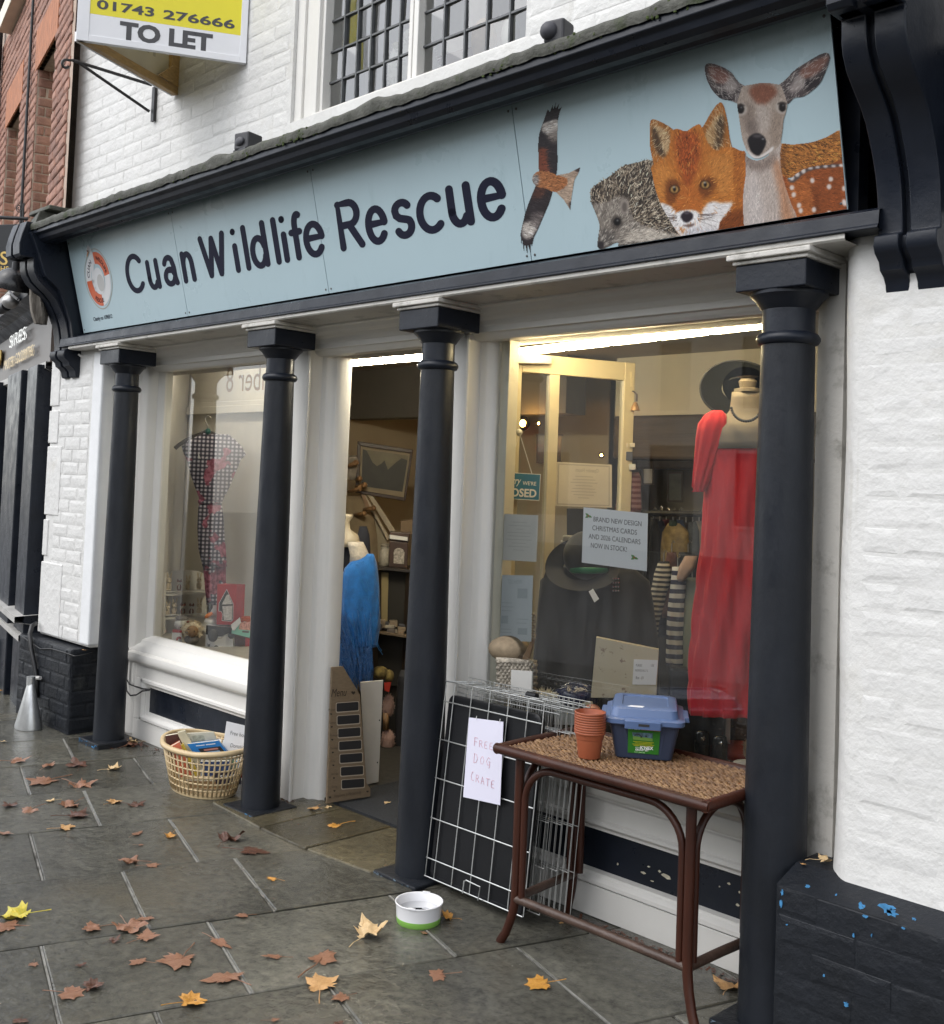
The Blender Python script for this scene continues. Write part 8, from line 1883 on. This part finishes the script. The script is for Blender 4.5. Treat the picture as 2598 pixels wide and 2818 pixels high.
for k, w in enumerate((.036, .030, .038, .034)): s.face([lab(-w, .0585 - k * .0045, .0016), lab(w * .9, .0585 - k * .0045, .0016), lab(w * .9, .0565 - k * .0045 + .0004, .0016), lab(-w, .0565 - k * .0045 + .0004, .0016)])
o = s.build('small_print', YEL, body); o['kind'] = 'stuff'

# ------------------------------------------------------------------ folded dog crate
cr = thing('dog_crate', 'folded wire dog crate with black plastic tray leaning beside the third column', 'dog crate', (-2.9, 2.96, 0))
WIRE = mat('zinc_wire', (.55, .56, .55), .28, metal=.85, var=.1, scale=20)
Pa, Pb_, Pc_ = Vector((-3.172, 2.948, .02)), Vector((-2.62, 2.925, .02)), Vector((-3.135, 3.025, .795))
n_c = (Pb_ - Pa).cross(Pc_ - Pa).normalized(); n_c = n_c if n_c.dot(EYE - Pa) > 0 else -n_c; c_c = n_c.dot(Pa)
CP = lambda x, y, h=0: AP(x, y, n_c, c_c + h)
C8 = lambda x, y, h=0: CP(*c8(x, y), h)
c7b = lambda x, y: (1150 + x * .5411, 1750 + y * .5411)
C7 = lambda x, y, h=0: CP(*c7b(x, y), h)
ux = (C7(480, 1310) - C8(985, 1738)).normalized(); BL, TL = CP(1168, 2409), CP(1227, 1874)
upc = (TL - BL).normalized(); uxc = (C7(470, 1265 + 30) - CP(1175, 2358)).normalized()
Wd = .545
def wire(a, b, r, par=cr, name='wire'):
    s = MB(); s.tube([a, b], r, 6); return s.build(name, WIRE, par)
Hc = (TL - BL).length
hrows = [0] + [(CP(*c8(x, y)) - BL).dot(upc) for x, y in ((985, 1738), (1018, 1450), (1050, 1160), (1080, 880), (1105, 603))] + [Hc]
for h in hrows: wire(BL + upc * h, BL + upc * h + uxc * Wd, .0026)
for u in (0, .052, .155, .258, .361, .464, .545): wire(BL + uxc * u - n_c * .004, BL + uxc * u + upc * Hc - n_c * .004, .0021)
# tray
TRAY = mat('black_tray_plastic', (.005, .0055, .007), .42, spec=.3, var=.15, scale=10, bump=.06)
def trr(u0, u1, v0, v1, r, h, m=5):
    P = []
    for cx, cy, a0 in ((u1 - r, v1 - r, 0), (u0 + r, v1 - r, 90), (u0 + r, v0 + r, 180), (u1 - r, v0 + r, 270)):
        for i in range(m): a = R_(a0 + 90 * i / (m - 1)); P.append(BL + uxc * (cx + r * math.cos(a)) + upc * (cy + r * math.sin(a)) - n_c * h)
    return P
s = MB(); tu0, tu1, tv0, tv1 = .018, .53, -.01, Hc - .05
s.loft([trr(tu0, tu1, tv0, tv1, .03, .012), trr(tu0 + .003, tu1 - .003, tv0 + .003, tv1 - .003, .03, .009), trr(tu0 + .018, tu1 - .018, tv0 + .018, tv1 - .018, .028, .009), trr(tu0 + .026, tu1 - .026, tv0 + .026, tv1 - .05, .024, .028)], cap=True)
s.loft([trr(tu0, tu1, tv0, tv1, .03, .012), trr(tu0, tu1, tv0, tv1, .03, .034)], cap=False); s.build('tray', TRAY, cr, auto=True)
# folded panels behind: closer mesh
for k, (dh, du_, w_, top) in enumerate(((.050, .02, .56, -.01), (.075, .05, .57, .012), (.100, .085, .565, -.004), (.122, .10, .56, .006))):
    o_ = BL + uxc * du_ - n_c * dh + upc * .01
    Ht = Hc + top
    for h in [0, .16, .32, .48, .64, Ht - .04, Ht - .02, Ht]: wire(o_ + upc * h, o_ + upc * h + uxc * w_, .0019)
    n = 22 if k else 11
    vs = MB()
    for i in range(n + 1): vs.tube([o_ + uxc * (w_ * i / n), o_ + uxc * (w_ * i / n) + upc * Ht], .0014, 5, caps=False)
    o = vs.build('mesh_panel', WIRE, cr); o['kind'] = 'stuff'
# top edge wires joining front to back, latch and handle
for u in (.0, .052, .155, .258, .361, .464): wire(BL + uxc * u + upc * Hc, BL + uxc * (u + .06) + upc * (Hc + .004) - n_c * .122, .002)
s = MB(); q = BL + uxc * .40 + upc * (Hc + .006) - n_c * .06; s.tube([q, q + uxc * .05], .012, 10); s.build('latch_cover', TRAY, cr, auto=True)
hb = [(1030, 1655), (1050, 1500), (1075, 1490), (1255, 1575), (1225, 1745)]
s = MB(); s.tube([CP(1050 + x * .21645, 2100 + y * .21645, .012) for x, y in hb], .0026, 6); s.build('door_latch', WIRE, cr)
# FREE DOG CRATE paper
cpn, fn = sheet('crate_notice', 'white paper handwritten Free Dog Crate in red, tied to the folded wire crate', 'notice', [C8(1295, 724, .006), C8(1545, 756, .008), C8(1521, 1362, .010), C8(1253, 1302, .014)], mat('lilac_white_paper', (.62, .61, .72), .6))
PEN = mat('faint_red_pen', (.56, .27, .33), .6)
HW = {'F': [[(0, 0), (.05, 1)], [(.0, 1), (.8, .95)], [(.05, .55), (.6, .5)]], 'R': [[(0, 0), (0, 1), (.5, .95), (.65, .75), (.4, .5), (0, .5)], [(.3, .5), (.8, 0)]], 'E': [[(.7, 1), (.1, .95), (0, .5), (.05, .05), (.75, 0)], [(0, .5), (.55, .5)]], 'D': [[(0, 0), (0, 1), (.5, .9), (.75, .5), (.5, .1), (0, 0)]], 'O': [[(.4, 1), (.05, .6), (.2, .05), (.6, .05), (.8, .5), (.6, .95), (.35, 1)]], 'G': [[(.75, .85), (.4, 1), (.02, .5), (.3, .02), (.7, .1), (.75, .5), (.45, .45)], [(.75, .5), (.72, -.25), (.5, -.35)]], 'C': [[(.7, .95), (.3, .95), (0, .5), (.2, .05), (.7, .02)]], 'A': [[(0, 0), (.35, 1), (.8, 0)], [(.15, .4), (.65, .4)]], 'T': [[(-.1, 1), (.9, .97)], [(.4, 1), (.4, 0)]]}
def hand(word, u, v, w, h, slant=0):
    s = MB()
    for k, ch in enumerate(word):
        for pl in HW[ch]:
            hh = h * (1.25 if k == 0 else 1)
            s.tube([fn(u + k * w * 1.12 + x * w * .85, v - y * hh + slant * k, .0015) for x, y in pl], .0009, 4, caps=False)
    s.build('handwriting', PEN, cpn)
hand('FREE', .22, .345, .13, .085, .005); hand('DOG', .24, .555, .155, .095); hand('CRATE', .19, .775, .125, .09, .010)
s = MB()
for u in (.22, .90): s.tube([fn(u, .01, .002), fn(u + .02, -.03, .002)], .0015, 5)
s.build('tie', WV, cpn)

# ------------------------------------------------------------------ dog bowl
bw_ = G(1150, 2546); bc = Vector((-2.928, 2.698, 0))
bowl = thing('dog_bowl', 'white dog bowl with lime green rubber foot holding water on the pavement', 'dog bowl', bc)
BWH = mat('white_bowl_plastic', (.78, .78, .80), .25); LIME = mat('lime_rubber', (.24, .50, .09), .5)
s = MB(); s.lathe([(.078, .020), (.080, .022), (.0835, .062), (.086, .0685), (.0875, .0715), (.0865, .074), (.083, .0735), (.0795, .066), (.070, .028), (.0, .026)], 44, bc, cap=False); s.build('bowl', BWH, bowl, auto=True)
s = MB(); s.lathe([(.076, 0), (.0785, .003), (.0805, .0215), (.074, .0225)], 44, bc); s.build('foot_ring', LIME, bowl, auto=True)
s = MB(); s.lathe([(.0005, .045), (.0745, .045)], 40, bc, cap=False); s.build('water', glass_mat('still_water', (.9, .94, .95), 1.4), bowl)
for a in (R_(120), R_(-60)):
    s = MB(); c_ = bc + Vector((math.cos(a) * .085, math.sin(a) * .085, .0735)); s.obox(c_, Vector((-math.sin(a), math.cos(a), 0)) * .014, Vector((math.cos(a), math.sin(a), 0)) * .004, (0, 0, .003)); s.build('tab', BWH, bowl, bev=.001)

# ------------------------------------------------------------------ laundry basket of books
BC = Vector((-4.825, 2.945, 0))
bk_ = thing('laundry_basket', 'beige plastic laundry basket of free books against the shopfront', 'basket', BC)
BGE = mat('beige_basket_plastic', (.55, .42, .24), .40, var=.05, scale=8)
NB = 46; ZB = [.012, .045, .078, .112, .146, .180, .212]
AX = lambda z: (.205 + .062 * (z / .225), .135 + .045 * (z / .225))
bp3 = lambda a, z, g=0: BC + Vector(((AX(z)[0] + g) * math.cos(a), (AX(z)[1] + g) * math.sin(a), z))
s = MB(); s.loft([[bp3(2 * PI * i / 60, .0, -.012) for i in range(60)], [bp3(2 * PI * i / 60, .004) for i in range(60)], [bp3(2 * PI * i / 60, .020) for i in range(60)], [bp3(2 * PI * i / 60, .020, -.005) for i in range(60)], [bp3(2 * PI * i / 60, .008, -.012) for i in range(60)]]); s.build('base', BGE, bk_, auto=True)
for z in ZB[1:]:
    s = MB(); s.tube([bp3(2 * PI * i / 60, z) for i in range(60)], .0042, 6, closed=True); s.build('hoop', BGE, bk_, smooth=True)
for i in range(NB):
    a = 2 * PI * (i + .5) / NB; s = MB(); s.tube([bp3(a, .015), bp3(a, .225)], .0048, 5); s.build('upright', BGE, bk_, smooth=True)
up = lambda a: .012 * max(0, abs(math.cos(a)) - .6) * 2.5
s = MB(); s.loft([[bp3(2 * PI * i / 72, .218 + up(2 * PI * i / 72), g) + Vector((0, 0, dz)) for i in range(72)] for g, dz in ((.0, 0), (.014, -.004), (.018, .006), (.016, .018), (.0, .021), (-.006, .016), (0, 0))], cap=False); s.build('rim', BGE, bk_, smooth=True)
fk_ = facing(580, 2050, 2.95)
c2s = lambda x, y: (200 + x * .32468, 1600 + y * .32468)
B2 = lambda x, y, o=0: fk_(*c2s(x, y), o)
def book(label, quad, th, m, cat='book', pages=True, o=0.0, extra=None):
    P = [B2(x, y, o + (q if False else 0)) for x, y in quad]
    t = thing('book', label, cat, P[3], group='free books in the basket')
    n = (P[1] - P[0]).cross(P[3] - P[0]).normalized(); n = n if n.dot(EYE - P[0]) > 0 else -n
    s = MB(); s.prism(P, -n * .0022); s.build('front_cover', m, t)
    if pages: s = MB(); c = sum(P, Vector()) / 4; s.prism([c + (p - c) * .97 - n * .0023 for p in P], -n * th); s.build('pages', mat('book_pages', (.62, .57, .44), .8, var=.06, scale=60), t)
    s = MB(); s.prism([p - n * (th + .0046) for p in P], -n * .0022); s.build('back_cover', m, t)
    return t, P, n
colb = lambda n, c: mat(n, c, .4, var=.08, scale=20)
book('dark brown book standing at the far side of the basket', [(785, 1312), (900, 1290), (990, 1480), (800, 1480)], .03, colb('brown_cover', (.075, .022, .015)), o=.03)
book('orange red paperback leaning inside the basket', [(825, 1405), (905, 1360), (1010, 1640), (905, 1665)], .03, colb('orange_cover', (.62, .16, .085)), o=-.05)
book('yellow paperback squeezed behind the orange one', [(905, 1395), (940, 1375), (1075, 1640), (1040, 1655)], .02, colb('yellow_cover', (.62, .46, .06)), o=-.035)
book('tall cream hardback leaning across the basket', [(885, 1285), (950, 1265), (1110, 1560), (1060, 1640)], .025, colb('cream_cover', (.60, .54, .38)), o=-.01)
t, P, n = book('open pale magazine with printed columns behind the blue book', [(965, 1290), (1195, 1278), (1245, 1400), (1010, 1420)], .012, colb('magazine_cover', (.55, .53, .44)), o=.03)
s = MB()
for a, b, c, d in ((.15, .6, .15, .8),): s.face([P[0] + (P[1] - P[0]) * u + (P[3] - P[0]) * v + n * .0006 for u, v in ((a, c), (b, c), (b, d), (a, d))])
s.build('printed_columns', mat('grey_green_print', (.38, .38, .30), .6, var=.3, scale=80), t)
t, P, n = book('bright blue book with a row of striped pens on its cover', [(970, 1380), (1235, 1350), (1340, 1475), (1050, 1490)], .02, colb('bright_blue_cover', (.02, .19, .52)), o=-.03)
q4 = lambda u, v, h=.0006: (P[0] * (1 - u) + P[1] * u) * (1 - v) + (P[3] * (1 - u) + P[2] * u) * v + n * h
s = MB(); s.face([q4(.22, .40), q4(.92, .36), q4(.92, .96), q4(.22, .98)]); s.build('black_print', BWC, t)
for k, c in enumerate(((.55, .22, .18), (.25, .40, .60), (.35, .50, .22))): s = MB(); s.face([q4(.36, .48 + k * .18, .001), q4(.80, .44 + k * .18, .001), q4(.80, .54 + k * .18, .001), q4(.36, .58 + k * .18, .001)]); s.build('pen_print', mat('pen_print_%d' % k, c, .5), t)
s = MB(); s.face([q4(.22, .16, .001), q4(.50, .15, .001), q4(.50, .20, .001), q4(.22, .21, .001)]); s.face([q4(.54, .15, .001), q4(.84, .14, .001), q4(.84, .19, .001), q4(.54, .20, .001)]); s.build('worn_title_print', WV, t)
for lab, qd, th, m, o in (('dark blue paperback lying low in the basket', [(1080, 1530), (1330, 1525), (1330, 1640), (1120, 1650)], .03, colb('navy_cover', (.03, .06, .16)), -.06), ('green and purple picture book low in the basket', [(1180, 1500), (1410, 1490), (1420, 1600), (1200, 1600)], .02, mat('picture_cover', (.10, .22, .08), .4, col2=(.16, .13, .25), scale=40), -.03), ('black paperback with white letters near the column', [(1190, 1620), (1425, 1600), (1430, 1720), (1220, 1730)], .025, colb('black_cover', (.03, .025, .04)), -.07), ('light blue paperback slanting by the column', [(1380, 1520), (1470, 1510), (1500, 1600), (1400, 1590)], .02, colb('light_blue_cover', (.16, .32, .55)), -.05), ('red cornered paperback by the column', [(1330, 1615), (1460, 1590), (1465, 1660), (1350, 1680)], .02, colb('red_cover', (.5, .06, .05)), -.045), ('tan book at the bottom of the basket', [(950, 1690), (1400, 1700), (1390, 1760), (980, 1750)], .03, colb('tan_cover', (.34, .22, .11)), -.02)):
    r_ = book(lab, qd, th, m, o=o)
    if 'black' in lab: tb_, P, n = r_; s = MB(); s.text('SNAPS', lambda x, y: q4(.22 + x * .2, .5 - y * .35, .0008), size=1, off=.03); s.build('title', WV, tb_)
fb_, fn = sheet('free_books_notice', 'white printed Free books Donations gratefully received notice standing in the basket', 'notice', [B2(1305, 1185, .02), B2(1560, 1245, .02), B2(1520, 1500, .0), B2(1262, 1480, .0)], PAPER)
GP = mat('mid_grey_print', (.22, .22, .23), .6)
for t, u, v in (('Free books', .16, .36), ('Donations', .22, .72), ('gratefully', .22, .90), ('received', .22, 1.08)):
    q = MB(); q.text(t, lambda x, y: fn(u + x * .145, v - y * .17), size=1, shear=.1); q.build('lettering', GP, fb_)

# ------------------------------------------------------------------ fallen leaves
LM = [mat('leaf_rust_wet', (.19, .082, .046), .3, col2=(.31, .155, .088), scale=30, bump=.4, bscale=90), mat('leaf_tan', (.42, .22, .08), .5, col2=(.55, .33, .14), scale=24, bump=.3, bscale=80), mat('leaf_dark', (.065, .026, .016), .25, col2=(.12, .05, .03), scale=30, bump=.4), mat('leaf_yellow', (.60, .45, .03), .4, col2=(.42, .40, .06), scale=16, bump=.3), mat('leaf_orange', (.42, .17, .03), .35, col2=(.60, .32, .06), scale=26, bump=.4), mat('leaf_buff', (.52, .36, .18), .55, col2=(.62, .46, .26), scale=20, bump=.3)]
def leaf_mesh(k, curl):
    r = random.Random(k)
    tips = [(-140, .55), (-95, .80), (-45, .92), (0, 1.05), (45, .92), (95, .80), (140, .55)]
    out = []
    for i, (a, l) in enumerate(tips):
        l *= r.uniform(.66, 1.12); a += r.uniform(-12, 12)
        if i: out.append(((a + tips[i - 1][0]) / 2 + r.uniform(-4, 4), .60 * r.uniform(.85, 1.2)))
        out += [(a - 17, l * .74), (a - 9, l * .80), (a - 5, l * .90), (a, l), (a + 5, l * .88), (a + 9, l * .80), (a + 17, l * .72)]
    out.append((180, .20))
    pts = [(.5 * l * math.sin(R_(a)) * (.62 if k % 4 == 3 else 1) * (.7 if k % 5 == 2 and a < 0 else 1), .5 * l * math.cos(R_(a)) * (.8 if k % 3 == 1 else 1)) for a, l in out]
    bx, by = r.uniform(-1, 1), r.uniform(-1, 1)
    def hz(x, y): return curl * (x * x * (1.1 + bx) + y * y * (.8 + by) + .25 * abs(x) + .16 * math.sin(x * 13 + k) * math.sin(y * 11) + .22 * bx * max(0, x) ** 2 * 3) * .9 + .004
    n = len(pts); s = MB(); vs = [(0, 0, hz(0, 0))]
    for f_ in (.33, .66, 1.0):
        vs += [(x * f_, y * f_, hz(x * f_, y * f_) + (.006 if f_ < 1 else 0)) for x, y in pts]
    fs = [(0, 1 + i, 1 + (i + 1) % n) for i in range(n)]
    for q in range(2): fs += [(1 + q * n + i, 1 + (q + 1) * n + i, 1 + (q + 1) * n + (i + 1) % n, 1 + q * n + (i + 1) % n) for i in range(n)]
    s.add(vs, fs)
    s.tube([(0, 0, hz(0, 0) + .004), (.02, -.22, .012 + curl * .02), (.05 * bx, -.46, .012 + curl * .1 * abs(by)), (.09 * bx, -.62, .01)], [.010, .009, .009, .012], 5)
    return s
LV = {}
def leaf(x, y, size, mi, curl, label, z=0.004, k=None, pos=None):
    curl *= .7
    kk = (k if k is not None else random.randrange(15), round(curl, 1), mi)
    if kk not in LV: LV[kk] = leaf_mesh(*kk[:2]).mesh('leaf', LM[mi])
    o = bpy.data.objects.new('leaf', LV[kk]); COL.objects.link(o)
    p = pos if pos is not None else G(x, y, z)
    d = (p - EYE).length; s_ = size * d / FOC
    o.matrix_world = Matrix.Translation(p) @ Matrix.Rotation(random.uniform(0, 6.28), 4, 'Z') @ Matrix.Rotation(random.uniform(-.12, .12) * (1 + curl), 4, 'X') @ Matrix.Scale(s_ * (1.3 if curl < .35 else 1.12), 4)
    props(o, label, 'leaf', 'fallen autumn leaves'); return o
q5 = lambda x, y: (x * .5411, 2100 + y * .5411)
for x, y, s_, mi, cu, lab in (
 (100, 775, 185, 3, .6, 'bright yellow leaf lying curled on a brown leaf'), (50, 830, 150, 0, .1, 'brown wet leaf under the bright yellow leaf'), (325, 328, 90, 1, .4, 'small tan leaf alone on the slab in front of the basket'),
 (570, 30, 95, 5, .7, 'pale buff leaf arched up on the slab beside the first column'), (575, 200, 80, 1, .4, 'tan leaf touching a dark twisted leaf before the basket'), (680, 212, 110, 2, .5, 'dark twisted leaf beside the tan leaf before the basket'),
 (240, 90, 170, 0, .2, 'long rust leaf lying across a white joint by the far slabs'), (400, 110, 150, 0, .6, 'rust leaf with curled bright edge at the end of a white joint'), (365, 212, 125, 0, .6, 'glossy curled rust leaf beside the white joint'), (155, 238, 110, 0, .5, 'rust leaf with shiny rim near the dark leaf scraps'), (55, 213, 80, 2, .4, 'small dark leaf scrap at the edge of the far slabs'), (265, 190, 60, 5, .5, 'tiny pale edged leaf scrap among rust leaves'), (380, 268, 150, 2, .5, 'dark brown leaf with long stalk on the slab'),
 (20, 355, 90, 0, .3, 'flat red brown leaf at the edge of the frame side slab'), (690, 360, 80, 0, .0, 'flat pressed orange brown leaf fragment in a slab middle'), (715, 415, 45, 0, .0, 'tiny pressed leaf fragment under the flat fragment'), (870, 370, 85, 4, .9, 'crumpled deep orange leaf on the slab joint'),
 (675, 500, 130, 0, .7, 'boat shaped curled rust leaf in the middle of the paving'), (765, 518, 80, 0, .0, 'faint flat leaf next to the boat shaped leaf'), (1165, 390, 150, 2, 1.0, 'dark crumpled leaf standing up near the doorstep'), (1270, 445, 160, 2, .2, 'wine dark flat leaf with long stalk near the doorstep'), (1390, 590, 85, 4, .5, 'small orange leaf in the centre of a square slab'), (1240, 775, 75, 0, .1, 'small pressed rust leaf on a slab joint'),
 (480, 838, 120, 0, .3, 'rust leaf with upright stalk near the clump of leaves'), (655, 830, 170, 0, .6, 'large rust leaf with pale folded corner in the clump'), (735, 885, 120, 0, .2, 'light rust leaf lying below the clump'), (735, 790, 90, 0, .2, 'rust leaf tip poking above the clump'), (575, 905, 70, 2, .7, 'dark curled scrap beside the clump of leaves'),
 (925, 995, 200, 0, .1, 'big flat triangular rust leaf with dark stalk'), (1110, 905, 130, 0, .1, 'flat light rust leaf across the dark slab joint'), (1405, 985, 95, 0, .0, 'flat rust leaf half beside the largest red leaf'), (1635, 995, 270, 0, .15, 'largest red brown leaf spread flat on the paving'), (1160, 1095, 190, 0, .2, 'rust leaf with pale veins and long dark stalk on the joint'), (350, 1170, 140, 0, .2, 'light brown leaf overlapping a dark curled one'), (460, 1140, 130, 2, .6, 'dark curled leaf overlapped by a light brown one'), (960, 1215, 155, 4, .4, 'orange yellow leaf glowing on the near joint'), (1620, 1135, 190, 1, .3, 'tan leaf with white nick on the near slab'), (1745, 1190, 90, 0, .2, 'small rust leaf against the tan leaf with white nick'), (415, 1030, 60, 2, .5, 'small curled dark leaf alone in a big slab'), (715, 1010, 90, 0, .1, 'narrow upright pressed rust leaf'), (175, 1020, 55, 0, .1, 'tiny rust leaf on the big slab'), (105, 1308, 75, 2, .2, 'dark red leaf at the very bottom edge'), (1395, 1305, 75, 0, .1, 'small rust leaf at the bottom beside the near joint'), (1720, 1320, 60, 2, .4, 'dark shred at the near joint end')):
    leaf(*q5(x, y), s_ * .5411, mi, cu, lab)
q7 = lambda x, y: (1150 + x * .5411, 1750 + y * .5411)
for x, y, s_, mi, cu, lab in ((625, 1770, 150, 4, .1, 'flat amber leaf on the wet slab in front of the table'), (110, 1725, 130, 0, .0, 'pressed faint red leaf on the slab before the table'), (760, 1455, 70, 1, .6, 'small tan leaf under the table behind the crate'), (1580, 1790, 190, 1, .5, 'large tan leaf by the foot of the last column'), (40, 1510, 45, 0, .2, 'little rust leaf under the edge of the dog bowl')):
    leaf(*q7(x, y), s_ * .5411, mi, cu, lab)
o = leaf(1012, 2570, 105, 5, .9, 'golden buff leaf curled up on its points with long stalk beside the bowl', z=.012); leaf(1235, 2528, 48, 4, 1.3, 'crumpled brown leaf standing beside the dog bowl')
q8 = lambda x, y: (800 + x * .3788, 1700 + y * .3788)
leaf(*q8(175, 1385), 48, 1, .5, 'tan leaf at the foot of the door pilaster', z=.014); leaf(*q8(265, 1375), 26, 5, .8, 'small pale curled leaf at the door jamb', z=.014); leaf(*q8(330, 1512), 80, 4, .5, 'brown orange leaf on the yellow doorstep', z=.014); leaf(*q8(695, 1345), 24, 5, .4, 'tiny leaf on the dark door mat', z=.022)
leaf(368, 2042, 46, 5, .8, 'pale dry leaf in the corner below the dark panel', z=.02); leaf(350, 2050, 42, 0, .9, 'brown crumpled leaf in the corner by the first column', z=.01); leaf(382, 2050, 40, 2, .9, 'dark crumpled leaf against the stall riser by the basket', z=.01); leaf(335, 2046, 30, 2, 1.2, 'dark leaf scrap packed behind the first column base', z=.01)
leaf(2235, 2372, 62, 5, .6, 'pale buff leaf caught on the ledge behind the last column', pos=Vector((-1.545, 3.02, .523))); leaf(2180, 2392, 26, 1, .6, 'scrap of tan leaf on the ledge against the last column', pos=Vector((-1.572, 2.955, .517)))
leaf(2180, 2805, 26, 5, .9, 'small pale leaf at the foot of the dark plinth'); leaf(245, 1775, 14, 1, .6, 'tiny tan leaf on the pier plinth beside the first column', pos=Vector((-6.2, 2.935, .512)))
q9 = lambda x, y: (x * .487, 1600 + y * .487)
for x, y, s_, mi, lab in ((45, 390, 90, 1, 'tan leaf on the far paving beyond the plinth'), (70, 490, 130, 4, 'bright orange leaf on the far setts'), (30, 530, 110, 4, 'orange leaf below the brightest one on the far setts'), (40, 620, 110, 4, 'rusty leaf on the far setts nearer the cone'), (15, 330, 50, 5, 'dry leaf against the jeweller pilaster'), (85, 600, 60, 0, 'small brown leaf on the setts beside the conduit'), (20, 905, 60, 5, 'pale leaf on the slab below the metal cone'), (90, 1015, 110, 0, 'rust leaf at the head of the white joint'), (265, 1045, 100, 0, 'faint rust leaf on the slab beside a dark one'), (440, 1040, 120, 2, 'dark leaf pressed to the slab beyond the buff leaf')):
    leaf(*q9(x, y), s_ * .487, mi, .45, lab)
# thin crumbs of leaf and grit along the skirtings
s = MB(); rr = random.Random(44)
for k in range(420):
    q = rr.random()
    if q < .35: p = Vector((rr.uniform(-6.15, -5.0), 3.16 - abs(rr.gauss(0, .03)), .004))
    elif q < .6: p = Vector((rr.uniform(-4.52, -4.36), 3.10 + rr.gauss(0, .04), .012))
    elif q < .85: p = Vector((rr.uniform(-2.7, -1.9), 3.19 - abs(rr.gauss(0, .02)), .004))
    else: p = Vector((rr.uniform(-6.2, -5.8), 3.05 + rr.gauss(0, .06), .004))
    a = rr.uniform(0, 6.28); l = rr.uniform(.003, .012); d = Vector((math.cos(a), math.sin(a), rr.uniform(-.2, .6))) * l; e = Vector((-math.sin(a), math.cos(a), .1)) * l * .5
    s.add([p - d - e, p + d - e, p + d + e, p - d + e], [(0, 1, 2, 3)])
o = s.build('leaf_litter', LM[2]); props(o, 'crumbled leaf litter along the foot of the stall riser', 'leaf litter', kind='stuff')
